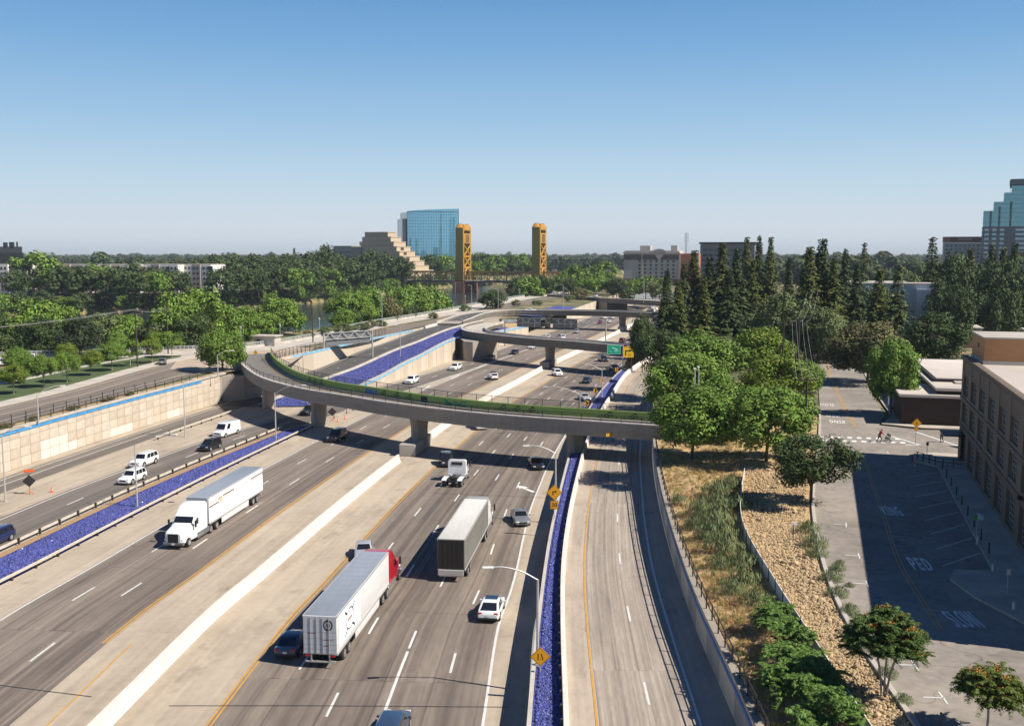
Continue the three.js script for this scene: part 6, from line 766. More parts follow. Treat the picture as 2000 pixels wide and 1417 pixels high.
function carParts(t, kind, paint) {
  const s = SPEC[kind], w = s.W / 2, L = s.L, z0 = -L / 2, z1 = L / 2, [zf0, zf1, zb1, zb0] = s.gh, yb = .24;
  const st = [{ z: z0, b: .38, t: s.hood - .3, w: w * .78 }, { z: z0 + .12, b: .27, t: s.hood - .14, w: w * .9 }, { z: z0 + .45, b: yb, t: s.hood - .05, w: w * .97 }, { z: z0 + 1.0, b: yb, t: s.hood, w }, { z: zf0 + .05, b: yb, t: s.belt, w }, { z: 0.2, b: yb, t: s.belt + .02, w }, { z: Math.min(zb0, z1 - .5), b: yb, t: s.belt + .02, w: w * .995 }, { z: z1 - .35, b: .27, t: s.deck, w: w * .97 }, { z: z1 - .08, b: .34, t: s.deck - .04, w: w * .92 }, { z: z1, b: .42, t: s.deck - .22, w: w * .84 }].sort((a, b) => a.z - b.z);
  if (s.bed) for (const q of st) if (q.z > zb0 - .1) q.t = s.deck + .06;
  const body = loft(st, (q) => [[-q.w * .86, q.b], [q.w * .86, q.b], [q.w * .97, q.b + .12], [q.w, lerp(q.b, q.t, .45)], [q.w * .985, lerp(q.b, q.t, .78)], [q.w * .93, q.t - .05], [q.w * .8, q.t], [-q.w * .8, q.t], [-q.w * .93, q.t - .05], [-q.w * .985, lerp(q.b, q.t, .78)], [-q.w, lerp(q.b, q.t, .45)], [-q.w * .97, q.b + .12]]);
  const wB = w * .93, wT = w * (s.panel ? .88 : .76), y0 = s.belt - .04, y1 = s.roof; const ghRing = (f) => { const a = lerp(zf0, zf1, f), b = lerp(zb0, zb1, f), ww = lerp(wB, wT, f * f * .4 + f * .6), c = .12; return [[-ww + c, a], [ww - c, a], [ww, a + c], [ww, b - c], [ww - c, b], [-ww + c, b], [-ww, b - c], [-ww, a + c]]; };
  const lev = [0, .45, .8, .93, 1], ghp = []; const ix = []; lev.forEach((f, j) => ghRing(Math.min(f, .94)).forEach(([x, z]) => { const k = j === 4 ? .9 : 1; ghp.push(x * k, lerp(y0, y1, f), lerp(0.2, z, k)); })); for (let j = 0; j < 4; j++) for (let k = 0; k < 8; k++) { const a = j * 8 + k, b = j * 8 + (k + 1) % 8; ix.push(a, a + 8, b, b, a + 8, b + 8); } for (let k = 1; k < 7; k++) ix.push(32, 32 + k + 1, 32 + k); const gg = new THREE.BufferGeometry(); gg.setAttribute('position', new THREE.Float32BufferAttribute(ghp, 3)); gg.setIndex(ix); const gh = toCreasedNormals(gg, .6); gh.setAttribute('uv', new THREE.Float32BufferAttribute(new Float32Array(gh.attributes.position.count * 2), 2));
  part(t, 'body', merge([body, gh]), paint);
  const Y = (f) => lerp(y0, y1, f), hw = (f) => lerp(wB, wT, f * f * .4 + f * .6), zf = (f) => lerp(zf0, zf1, f), zr = (f) => lerp(zb0, zb1, f), e = .012, f0 = .12, f1 = .86;
  part(t, 'windshield', quad([-hw(f0) + .14, Y(f0), zf(f0) - e], [-hw(f1) + .14, Y(f1), zf(f1) - e], [hw(f1) - .14, Y(f1), zf(f1) - e], [hw(f0) - .14, Y(f0), zf(f0) - e]), MC.glass);
  if (!s.panel) part(t, 'rear_window', quad([hw(f0) - .16, Y(f0 + .06), zr(f0) + e], [hw(f1) - .16, Y(f1), zr(f1) + e], [-hw(f1) + .16, Y(f1), zr(f1) + e], [-hw(f0) + .16, Y(f0 + .06), zr(f0) + e]), MC.glass);
  const n = s.cab; for (const sg of [-1, 1]) for (let i = 0; i < n; i++) { const a = lerp(.045, s.panel ? .3 : .965, i / n) + (i ? .018 : .03), b = lerp(.045, s.panel ? .3 : .965, (i + 1) / n) - .014, pz = (q, f) => lerp(zf(f) + .1, zr(f) - .1, q), h = 1 ; void h; const P0 = [sg * (hw(f0) + e), Y(f0), pz(a, f0)], P1 = [sg * (hw(f1) + e), Y(f1), pz(a, f1)], P2 = [sg * (hw(f1) + e), Y(f1), pz(b, f1)], P3 = [sg * (hw(f0) + e), Y(f0), pz(b, f0)]; part(t, 'side_window', sg > 0 ? quad(P0, P1, P2, P3) : quad(P3, P2, P1, P0), MC.glass); }
  for (const sg of [-1, 1]) { part(t, 'headlight', rbox(.36, .14, .12, .04, sg * w * .7, s.hood - .2, z0 + .1), MC.head); part(t, 'taillight', rbox(.34, .18, .1, .03, sg * w * .72, s.deck - .16, z1 - .06), MC.tail); part(t, 'mirror', rbox(.22, .15, .12, .04, sg * (w + .08), s.belt + .06, zf0 + .32), paint); }
  part(t, 'grille', rbox(w * .95, .2, .06, .02, 0, s.hood - .32, z0 + .02), MC.black); part(t, 'bumper', rbox(w * 1.7, .2, .16, .05, 0, .42, z1 - .02), MC.black); part(t, 'license_plate', box(.32, .16, .02, 0, s.deck - .34, z1 + .03), MC.plate); part(t, 'underbody', box(s.W * .86, .14, L * .84, 0, .26, 0), MC.black);
  if (s.bed) { part(t, 'bed_floor', box(w * 1.66, .04, z1 - zb0 - .3, 0, s.deck + .1, (z1 + zb0) / 2 + .02), MC.black); for (const sg of [-1, 1]) part(t, 'bed_rail', box(.1, .16, z1 - zb0 - .1, sg * w * .9, s.deck + .1, (z1 + zb0) / 2), paint); part(t, 'tailgate', box(w * 1.8, .2, .08, 0, s.deck + .08, z1 - .08), paint); }
  const arch = new THREE.CylinderGeometry(1, 1, 1, 18).rotateZ(Math.PI / 2); for (const sg of [-1, 1]) for (const z of [-s.wb / 2 - .02, s.wb / 2 - .02]) { const a = part(t, 'wheel_arch', arch, MC.black); a.position.set(sg * (w - .055), s.wr + .02, z); a.scale.set(.14, s.wr * 1.16, s.wr * 1.16); wheel(t, sg * (w - .09), z, s.wr, .22); }
}
function car(kind, col, label, x, d, turn, y = 0, extra) {
  const key = kind + col[0]; let src = cars.get(key); const nm = { sedan: 'sedan_car', coupe: 'hatchback_car', suv: 'suv_car', bigsuv: 'suv_car', pickup: 'pickup_truck', camper: 'pickup_truck', van: 'cargo_van' }[kind], cat = kind === 'van' ? 'van' : kind === 'pickup' || kind === 'camper' ? 'pickup' : 'car';
  let t; if (src) t = copyOf(src, x, y, d, turn, label); else { t = thing(nm, label, cat, x, y, d, turn); carParts(t, kind, carPaint(col[0], col[1], col[2])); cars.set(key, t); if (extra) cars.delete(key); } if (extra) extra(t); return t;
}
const CW = ['white', lin(.78, .78, .77)], CK = ['black', lin(.012, .012, .014)], CS = ['silver', lin(.36, .37, .38)], CG = ['grey', lin(.16, .165, .17)], CB = ['navy', lin(.012, .02, .085)], CBL = ['bluegrey', lin(.03, .055, .1)], CM = ['magenta', lin(.3, .02, .12)], CR = ['darkred', lin(.14, .02, .02)];
const head = (d) => { const p = off(0, d - 6, d + 6), a = p[0], b = p[p.length - 1]; return -Math.atan2(b[0] - a[0], b[1] - a[1]); };
const N_ = (d) => head(d), S_ = (d) => head(d) + Math.PI, exH = (d) => { const p = off(oExC.map(([q, o]) => [q, -o]), d - 8, d + 8); return -Math.atan2(p[p.length - 1][0] - p[0][0], p[p.length - 1][1] - p[0][1]) + Math.PI; };
car('suv', CB, 'dark blue SUV at the left edge on the exit lanes', -55.3, 104, exH(104)); car('suv', CW, 'white SUV in front of the other on the exit lanes', -51.6, 133, exH(133)); car('bigsuv', CW, 'larger white SUV behind the other on the exit lanes', -53.9, 143.6, exH(143)); car('suv', CK, 'black SUV following the white SUVs on the exit lanes', -47.8, 155.4, exH(155)); car('van', CW, 'white high-roof cargo van entering the bridge shadow edge', -48.6, 167.6, exH(167)); car('pickup', CK, 'black pickup truck under the loop bridge by the column', -38.8, 190, exH(190));
car('bigsuv', CK, 'black large SUV in the bridge shadow on the southbound lanes', -29, 163, S_(163)); car('suv', CW, 'white SUV with roof rack on the southbound lanes beyond the bridge', -4.7, 243.3, S_(243), 0, (t) => { part(t, 'roof_rack', box(1.2, .1, 1.8, 0, 1.82, .6), MC.black); }); car('camper', CW, 'white pickup with camper shell beside the ribbed wall', -23.8, 235.6, S_(236)); car('pickup', CW, 'white pickup farther up beside the ribbed wall', -14.9, 262.6, S_(263));
car('sedan', CK, 'black sedan just beyond the second bridge', .8, 304, S_(304)); car('sedan', CG, 'dark sedan in the shadow of the second bridge', -6.1, 288, S_(288)); car('sedan', CW, 'white sedan behind the black one beyond the second bridge', 6.5, 322, S_(322)); car('suv', CW, 'white SUV half hidden by the second bridge parapet', 12.4, 358, S_(358)); car('bigsuv', CW, 'white large SUV right of the half hidden one below the gantry', 17.6, 356.5, S_(356)); car('sedan', CS, 'silver sedan right of the gantry under the flyover shadow', 24.9, 384, S_(384)); car('sedan', CM, 'magenta sedan beyond the flyover gantry', 38.5, 433.7, S_(434)); car('sedan', CW, 'white sedan beside the magenta one', 42.5, 440, S_(440)); car('suv', CW, 'white SUV left of two under the flyover', 42.9, 467, S_(467)); car('sedan', CW, 'white sedan right of two under the flyover', 46.6, 467, S_(467)); car('suv', CW, 'white SUV in the queue left of the dark conifers', 70, 511, S_(511)); car('sedan', CW, 'white sedan second in the queue left of the conifers', 75.5, 530, S_(530)); car('bigsuv', CW, 'white large SUV third in the queue left of the conifers', 76.5, 548, S_(548)); car('suv', CS, 'silver SUV last in the queue left of the conifers', 83, 566, S_(566));
car('suv', CBL, 'dark blue-grey SUV cut by the bottom edge on the northbound lanes', -7.7, 61.0, N_(61)); car('coupe', CW, 'white sedan with dark roof window in the right northbound lane', -1.75, 83.2, N_(83), 0, (t) => part(t, 'sunroof', box(1.1, .02, 1.0, 0, 1.45, -.05), MC.glass)); car('sedan', CBL, 'dark sedan in the shadow of the red truck', -17.2, 75.6, N_(75)); car('sedan', CS, 'silver sedan passing left of the red truck', -15.2, 99.6, N_(99)); car('sedan', CG, 'grey sedan beside the merge arrow lane', .95, 112.6, N_(112)); car('suv', CK, 'black SUV in the bridge shadow beside the bare tractor', -9.6, 144, N_(144)); car('sedan', CK, 'black sedan in the bridge shadow at the right lane', 3.5, 142, N_(142)); car('pickup', CW, 'white pickup half hidden under the loop bridge', -5.8, 175, N_(175)); car('sedan', CS, 'silver sedan beyond the loop bridge in the right lane', 15.3, 208.6, N_(208)); car('sedan', CBL, 'dark blue sedan in the middle lane beyond the loop bridge', 18, 236.6, N_(236)); car('suv', CW, 'white SUV near the median beyond the loop bridge', 11.4, 250.4, N_(250)); car('suv', CK, 'black SUV before the green guide sign', 26, 283.5, N_(283)); car('sedan', CK, 'black sedan in the shade beside the chevron signs', 27.2, 262.6, N_(262)); car('suv', CR, 'dark red SUV right beside the second bridge parapet', 38.1, 343, N_(343));
car('sedan', CG, 'dark grey sedan parked on the riverside street', -78.9, 223.6, head(223) - .05 + Math.PI, 5.9); car('sedan', CW, 'white sedan driving over the flyover', 7.6, 406, -Math.PI / 2, 7.0); [[-113.4, 220.5, 'white'], [-113, 225, 'silver'], [-112.6, 229.5, 'white']].forEach(([x, d, c], i) => car(i === 1 ? 'sedan' : 'suv', c === 'white' ? CW : CS, `${c} car parked ${ORD[i]} in the row under the dark riverside trees`, x, d, 1.2, 5.95));
car('sedan', CW, 'white car parked beyond the farthest bridge on the promenade road', 47, 560, .3, 6.0); car('sedan', CG, 'grey car parked beneath the dark trees at the street end', 84, 240, .4, 6.05);

// --- lorries
const trW = carPaint('trwhite', lin(.8, .8, .79), .35), trR = carPaint('trred', lin(.42, .012, .02), .3), trailerWhite = M('trailerwhite', { color: lin(.8, .8, .8), roughness: .45, map: gr(1 / 9) }), roofGrey = M('roofgrey', { color: lin(.42, .45, .49), roughness: .4, metalness: .3, map: gr(1 / 5) });
function truckWheels(t, z, r = .5, dual = true) { for (const s of [-1, 1]) wheel(t, s * 1.06, z, r, dual ? .5 : .3, MC.chrome); }
function tractor(t, paint, z, sleeper, daycab) { // z: nose position; length about 6.6
  const K = daycab ? 1 : 1.27, ring = (q) => [[-q.w, q.b], [q.w, q.b], [q.w, q.t - .25], [q.w - .1, q.t - .06], [q.w - .3, q.t], [-q.w + .3, q.t], [-q.w + .1, q.t - .06], [-q.w, q.t - .25]];
  part(t, 'hood', loft([{ z: z, b: .75, t: 1.72, w: .82 }, { z: z + .25, b: .62, t: 1.9, w: .98 }, { z: z + K * 1.2, b: .62, t: 2.05, w: 1.1 }, { z: z + K * 1.75, b: .62, t: 2.15, w: 1.2 }], ring), paint);
  const top = daycab ? 2.95 : sleeper; const back = daycab ? z + K * 3.3 : z + K * 4.5;
  part(t, 'cab', loft([{ z: z + K * 1.7, b: .62, t: 2.12, w: 1.2 }, { z: z + K * 1.78, b: .62, t: 2.2, w: 1.22 }, { z: z + K * 2.35, b: .6, t: 2.85, w: 1.23 }, { z: z + K * (daycab ? 2.5 : 3.2), b: .6, t: lerp(2.9, top, daycab ? 1 : .82), w: 1.24 }, { z: z + K * (daycab ? 2.9 : 3.9), b: .6, t: top, w: 1.24 }, { z: back, b: .6, t: top, w: 1.22 }], ring), paint);
  part(t, 'windshield', quad([-1.05, 2.18, z + K * 1.77], [-1.0, 2.82, z + K * 2.27], [1.0, 2.82, z + K * 2.27], [1.05, 2.18, z + K * 1.77]), MC.glass); for (const s of [-1, 1]) { const P0 = [s * 1.245, 2.05, z + K * 1.95], P1 = [s * 1.245, 2.66, z + K * 2.4], P2 = [s * 1.25, 2.66, z + K * 2.75], P3 = [s * 1.25, 1.95, z + K * 2.75]; part(t, 'side_window', s > 0 ? quad(P0, P1, P2, P3) : quad(P3, P2, P1, P0), MC.glass); part(t, 'mirror', rbox(.16, .75, .28, .05, s * 1.5, 2.25, z + K * 1.75), MC.black); part(t, 'headlight', rbox(.4, .2, .3, .06, s * .82, 1.05, z + .18), MC.head); part(t, 'side_fairing', rbox(.1, .62, back - z - 2.7, .04, s * 1.24, .68, (z + K * 2.9 + back) / 2 - .1), paint === trR ? MC.chrome : MC.signBack); part(t, 'fuel_tank', new THREE.CylinderGeometry(.33, .33, 1.4, 14).rotateX(Math.PI / 2).translate(s * .98, .66, z + K * 3.0), MC.chrome); }
  part(t, 'grille', rbox(1.15, .92, .1, .05, 0, 1.22, z - .02), MC.black); part(t, 'bumper', rbox(2.3, .36, .4, .1, 0, .62, z + .12), paint === trR ? MC.chrome : MC.signBack); part(t, 'license_plate', box(.34, .17, .03, 0, .62, z - .1), MC.plate);
  part(t, 'frame_rails', merge([box(.2, .26, 6.6 * K, -.45, .82, z + K * 3.6), box(.2, .26, 6.6 * K, .45, .82, z + K * 3.6), box(.9, .18, .3, 0, .82, z + K * 6.7)]), MC.black); truckWheels(t, z + K * 1.0, .5, false); truckWheels(t, z + K * 5.1); truckWheels(t, z + K * 6.35); part(t, 'fifth_wheel', new THREE.CylinderGeometry(.5, .5, .1, 14).translate(0, 1.12, z + K * 5.7), MC.black);
  return back;
}
function trailer(t, z, len, body, roof, rear) {
  const W = 2.6, y0 = 1.12, H = 2.98; part(t, 'trailer_box', rbox(W, H, len, .04, 0, y0 + H / 2, z + len / 2), body); part(t, 'trailer_roof', box(W - .12, .03, len - .12, 0, y0 + H + .012, z + len / 2), roof); for (let i = 1; i < 14; i++) part(t, 'roof_seam', box(W - .2, .012, .04, 0, y0 + H + .03, z + len * i / 14), roof);
  for (const s of [-1, 1]) { part(t, 'side_rail', box(.05, .16, len, s * (W / 2 + .015), y0 + .04, z + len / 2), MC.galv); part(t, 'top_rail', box(.05, .12, len, s * (W / 2 + .012), y0 + H - .05, z + len / 2), MC.galv); }
  for (const zz of [z + len - 3.2, z + len - 1.95]) truckWheels(t, zz); part(t, 'axle_frame', box(1.6, .3, 3.4, 0, .85, z + len - 2.6), MC.black); part(t, 'underride_bar', merge([box(2.3, .12, .1, 0, .55, z + len - .05), box(.1, .6, .1, -.7, .85, z + len - .05), box(.1, .6, .1, .7, .85, z + len - .05)]), MC.galv); for (const s of [-1, 1]) part(t, 'landing_leg', box(.12, .8, .12, s * .8, .72, z + 2.9), MC.galv);
  if (rear) part(t, 'rear_doors', box(W - .16, H - .14, .05, 0, y0 + H / 2, z + len + .02), rear); for (const s of [-1, 1]) for (const k of [.25, .75]) part(t, 'lock_rod', box(.04, H - .2, .04, s * k * .95, y0 + H / 2, z + len + .06), rear && rear !== trailerWhite ? MC.black : MC.galv); for (const s of [-1, 1]) part(t, 'taillight', box(.3, .12, .06, s * 1.0, 1.02, z + len + .02), MC.tail);
}
{ // white lorry coming towards us
  const t = thing('semi_truck', 'white semi truck with brown-striped trailer driving towards us', 'truck', -35.5, 0, 101.8, S_(110)); tractor(t, trW, 0, 3.85); trailer(t, 6.1, 16, trailerWhite, roofGrey, trailerWhite);
  const stripe = canvasTex(1024, 192, (x) => { x.fillStyle = '#fdfdfd'; x.fillRect(0, 0, 1024, 192); x.fillStyle = '#3a1d14'; x.fillRect(0, 66, 170, 11); x.fillRect(240, 34, 210, 12); x.fillRect(770, 34, 254, 12); x.fillStyle = '#8a3a26'; x.fillRect(0, 46, 200, 6); x.fillRect(240, 54, 210, 6); x.fillRect(770, 54, 254, 6); x.fillStyle = '#2a1712'; x.beginPath(); x.moveTo(150, 36); x.lineTo(235, 36); x.lineTo(215, 60); x.closePath(); x.fill(); x.beginPath(); x.moveTo(170, 80); x.lineTo(250, 80); x.lineTo(190, 66); x.fill(); x.fillStyle = '#e8b48a'; x.beginPath(); x.arc(200, 58, 22, 0, 7); x.fill(); x.fillStyle = 'rgba(120,95,85,.75)'; for (const [a, b, c, e] of [[490, 36, 14, 26], [512, 44, 12, 20], [580, 34, 18, 8], [584, 46, 14, 16], [620, 38, 10, 24], [640, 50, 14, 12], [676, 34, 20, 22], [730, 36, 10, 8], [742, 46, 12, 16]]) x.fillRect(a, b, c, e); });
  const sm = M('stripeside', { map: stripe, roughness: .45 }); const sp = part(t, 'side_livery', quad([1.312, 1.3, 22.05], [1.312, 1.3, 6.15], [1.312, 4.0, 6.15], [1.312, 4.0, 22.05]), sm); void sp; part(t, 'side_livery', quad([-1.312, 1.3, 6.15], [-1.312, 1.3, 22.05], [-1.312, 4.0, 22.05], [-1.312, 4.0, 6.15]), sm);
  for (const s of [-1, 1]) part(t, 'side_skirt', box(.05, .75, 8, s * 1.27, .75, 13.4), trailerWhite); part(t, 'nose_panel', box(2.2, 2.2, .06, 0, 3.0, 6.06), roofGrey); part(t, 'roof_emblem', box(.7, .2, .02, 0, 3.3, 3.95), MC.signBack).rotation.x = -.9;
}
{ // red lorry going away, rear towards us
  const t = thing('semi_truck', 'red semi truck pulling a white trailer with round emblem on its doors', 'truck', -11.75, 0, 93.6, N_(84)); tractor(t, trR, 0, 4.02); const door = canvasTex(512, 512, (x) => { x.fillStyle = '#b4b7bc'; x.fillRect(0, 0, 512, 512); x.fillStyle = '#8d9198'; for (const y of [215, 300, 385, 450]) x.fillRect(0, y, 512, 8); x.fillRect(252, 0, 8, 512); x.fillStyle = '#33373f'; x.beginPath(); x.arc(385, 118, 78, 0, 7); x.fill(); x.fillStyle = '#b4b7bc'; x.beginPath(); x.arc(385, 118, 52, 0, 7); x.fill(); x.strokeStyle = '#33373f'; x.lineWidth = 12; x.beginPath(); x.moveTo(352, 145); x.quadraticCurveTo(362, 80, 380, 110); x.lineTo(386, 140); x.quadraticCurveTo(396, 76, 416, 108); x.lineTo(412, 146); x.stroke(); x.fillStyle = '#7a4a4a'; for (const [a, y, w] of [[280, 318, 120], [410, 318, 60], [300, 400, 90], [60, 228, 120]]) x.fillRect(a, y, w, 12); x.fillStyle = '#9aa0a6'; for (let i = 0; i < 10; i++) x.fillRect(40 + i * 15, 130, 9, 18); });  // door grey is part metal colour, part shade put into the colour
  trailer(t, 5.85, 16.15, trailerWhite, roofGrey, null); part(t, 'rear_doors', quad([-1.24, 1.2, 22.03], [1.24, 1.2, 22.03], [1.24, 4.05, 22.03], [-1.24, 4.05, 22.03]), M('doortex', { map: door, roughness: .5 }), 'rear doors greyed partly for shade, with dark round emblem');
  const side = canvasTex(512, 256, (x) => { x.fillStyle = '#fcfcfc'; x.fillRect(0, 0, 512, 256); x.strokeStyle = '#6a6e74'; x.lineWidth = 14; x.beginPath(); x.ellipse(256, 128, 92, 84, 0, 0, 7); x.stroke(); x.fillStyle = '#2c2a2c'; for (const [a, b, r] of [[150, 40, .6], [330, 40, -.6], [150, 200, -.6], [330, 200, .6]]) { x.save(); x.translate(a + 15, b + 15); x.rotate(r); x.fillRect(-36, -9, 72, 18); x.restore(); } x.fillStyle = '#a08a80'; x.fillRect(196, 116, 120, 24); });
  const sm = M('rounddecal', { map: side, roughness: .45 }); part(t, 'side_emblem', quad([1.312, 1.5, 21.4], [1.312, 1.5, 15.6], [1.312, 3.95, 15.6], [1.312, 3.95, 21.4]), sm); for (const s of [-1, 1]) part(t, 'side_skirt', box(.05, .7, 7.6, s * 1.27, .78, 13.2), trailerWhite); for (const s of [-1, 1]) part(t, 'exhaust_stack', bar([s * 1.1, .9, 5.78], [s * 1.1, 3.6, 5.78], .09, 8), MC.chrome);
}
{ // dark-doored box trailer
  const t = thing('semi_truck', 'white semi truck with black rear doors and white-roofed trailer', 'truck', -3.2, 0, 113, N_(102)); tractor(t, trW, 0, 3.85); trailer(t, 5.95, 15.6, M('greytrailer', { color: lin(.2, .195, .18), roughness: .5, map: sr(1 / 2) }), M('creamroof', { color: lin(.72, .7, .64), roughness: .6, map: gr(1 / 5) }), M('blackdoor', { color: lin(.012, .012, .012), roughness: .35 })); part(t, 'liftgate', box(2.4, .5, .3, 0, .95, 21.7), MC.galv); part(t, 'air_deflector', loft([{ z: 3.4, b: 2.9, t: 3.4, w: 1.0 }, { z: 4.6, b: 2.9, t: 4.05, w: 1.2 }, { z: 5.6, b: 2.9, t: 4.25, w: 1.28 }], (q) => [[-q.w, q.b], [q.w, q.b], [q.w, q.t - .2], [q.w - .25, q.t], [-q.w + .25, q.t], [-q.w, q.t - .2]]), trW);
}
{ const t = thing('tractor_unit', 'white bare tractor unit without trailer at the bridge shadow edge', 'truck', -7.0, 0, 136.4, N_(134)); tractor(t, trW, 0, 2.95, true); part(t, 'rear_window', box(1.5, .42, .04, 0, 2.5, 3.33), MC.glass); for (const s of [-1, 1]) { part(t, 'rear_fender', loft([{ z: 4.5, b: 1.02, t: 1.06, w: .32 }, { z: 5.1, b: 1.06, t: 1.14, w: .32 }, { z: 6.3, b: 1.06, t: 1.14, w: .32 }, { z: 6.9, b: .9, t: .96, w: .32 }], (q) => [[-q.w + s * 1.06, q.b], [q.w + s * 1.06, q.b], [q.w + s * 1.06, q.t], [-q.w + s * 1.06, q.t]]), trW); } part(t, 'toolbox', box(.7, .3, .5, 0, 1.1, 4.0), MC.chrome); }

// ---------------------------------------------------------------- people and street furniture
function figure(joints, bones, box0, cell, colorFn) { // one continuous skin from tapered capsules joined with a smooth minimum
  const n = 56, mc = new MarchingCubes(n, new THREE.MeshStandardMaterial(), false, true, 60000), { c, r } = box0; mc.isolation = 0; mc.reset();
  const J = Object.fromEntries(Object.entries(joints).map(([k, v]) => [k, new THREE.Vector3(v[0], v[1], v[2])])), p = new THREE.Vector3(), ab = new THREE.Vector3(), ap = new THREE.Vector3();
  for (let z = 0; z < n; z++) for (let y = 0; y < n; y++) for (let x = 0; x < n; x++) { p.set((x / n * 2 - 1) * r + c[0], (y / n * 2 - 1) * r + c[1], (z / n * 2 - 1) * r + c[2]); let e = 0; for (const [a, b, ra, rb] of bones) { const A = J[a], B = J[b]; ab.subVectors(B, A); ap.subVectors(p, A); const t = clamp(ap.dot(ab) / (ab.lengthSq() || 1)); const dd = ap.addScaledVector(ab, -t).length() - lerp(ra, rb, t); e += Math.exp(-dd * 34); } mc.field[z * n * n + y * n + x] = Math.log(Math.max(e, 1e-30)) / 34; }
  mc.update(); const k = mc.count, pos = new Float32Array(mc.positionArray.slice(0, k * 3)), nor = new Float32Array(mc.normalArray.slice(0, k * 3)), col = new Float32Array(k * 3); for (let i = 0; i < k; i++) { for (let q = 0; q < 3; q++) pos[i * 3 + q] = pos[i * 3 + q] * r + c[q]; const cc = colorFn(pos[i * 3], pos[i * 3 + 1], pos[i * 3 + 2]); col.set(cc, i * 3); } const g = new THREE.BufferGeometry(); g.setAttribute('position', new THREE.BufferAttribute(pos, 3)); g.setAttribute('normal', new THREE.BufferAttribute(nor, 3)); g.setAttribute('color', new THREE.BufferAttribute(col, 3)); g.setAttribute('uv', new THREE.BufferAttribute(new Float32Array(k * 2), 2)); return g;
}
const bodyBones = [['hip', 'chest', .15, .17], ['chest', 'neck', .15, .06], ['neck', 'head', .06, .1], ['head', 'crown', .1, .09], ['chest', 'shL', .13, .075], ['chest', 'shR', .13, .075], ['shL', 'elL', .065, .05], ['elL', 'haL', .05, .034], ['haL', 'fiL', .036, .018], ['shR', 'elR', .065, .05], ['elR', 'haR', .05, .034], ['haR', 'fiR', .036, .018], ['hip', 'hpL', .13, .1], ['hip', 'hpR', .13, .1], ['hpL', 'knL', .1, .065], ['knL', 'anL', .065, .045], ['anL', 'toL', .05, .035], ['hpR', 'knR', .1, .065], ['knR', 'anR', .065, .045], ['anR', 'toR', .05, .035]];
const skin = [.32, .18, .12], vmat = M('personmat', { vertexColors: true, roughness: .85 });
{ // person in a red shirt leaning on a pushed cart, walking to the right
  const J = { hip: [-.1, .92, 0], chest: [.06, 1.28, 0], neck: [.17, 1.47, 0], head: [.24, 1.58, 0], crown: [.26, 1.64, 0], shL: [.08, 1.38, .19], shR: [.08, 1.38, -.19], elL: [.24, 1.16, .22], elR: [.24, 1.16, -.22], haL: [.48, 1.04, .2], haR: [.48, 1.04, -.2], fiL: [.56, 1.02, .19], fiR: [.56, 1.02, -.19], hpL: [-.1, .88, .1], hpR: [-.1, .88, -.1], knL: [.12, .5, .1], knR: [-.16, .5, -.1], anL: [.1, .08, .1], anR: [-.4, .12, -.1], toL: [.26, .05, .1], toR: [-.27, .04, -.1] };
  const t = thing('person', 'person in a red shirt and dark trousers pushing a loaded cart over the crosswalk', 'person', 48.9, 5.955, 130.6, .05); part(t, 'body', figure(J, bodyBones, { c: [0, .86, 0], r: .95 }, .03, (x, y) => y > 1.47 ? skin : y > .9 ? (x > .42 ? skin : [.32, .015, .025]) : y > .1 ? [.02, .02, .025] : [.03, .025, .02]), vmat); part(t, 'hair', new THREE.SphereGeometry(.108, 12, 8, 0, 6.3, 0, 1.5).translate(.245, 1.625, 0), MC.black);
  const s = thing('push_cart', 'dark wheeled cart with bags pushed over the crosswalk', 'cart', 49.8, 5.955, 130.55, .05); part(s, 'frame', merge([bar([-.35, 1.02, -.22], [.25, .35, -.22], .02), bar([-.35, 1.02, .22], [.25, .35, .22], .02), bar([-.35, 1.02, -.22], [-.35, 1.02, .22], .02), bar([-.3, .25, .22], [.5, .3, .22], .02), bar([-.3, .25, -.22], [.5, .3, -.22], .02)]), MC.black); part(s, 'hood', new THREE.SphereGeometry(.34, 14, 8, 0, 6.3, 0, 1.7).scale(1, .9, .8).rotateZ(-.5).translate(.2, .85, 0), MC.black); part(s, 'basket', rbox(.6, .3, .42, .06, .1, .5, 0), MC.signBack); part(s, 'white_bag', rbox(.35, .3, .36, .1, -.05, .32, 0), MC.paint); for (const [x, z] of [[-.28, .22], [-.28, -.22], [.5, .18], [.5, -.18]]) part(s, 'wheel', new THREE.TorusGeometry(.11, .03, 6, 14).translate(x, .14, z), MC.rubber);
}
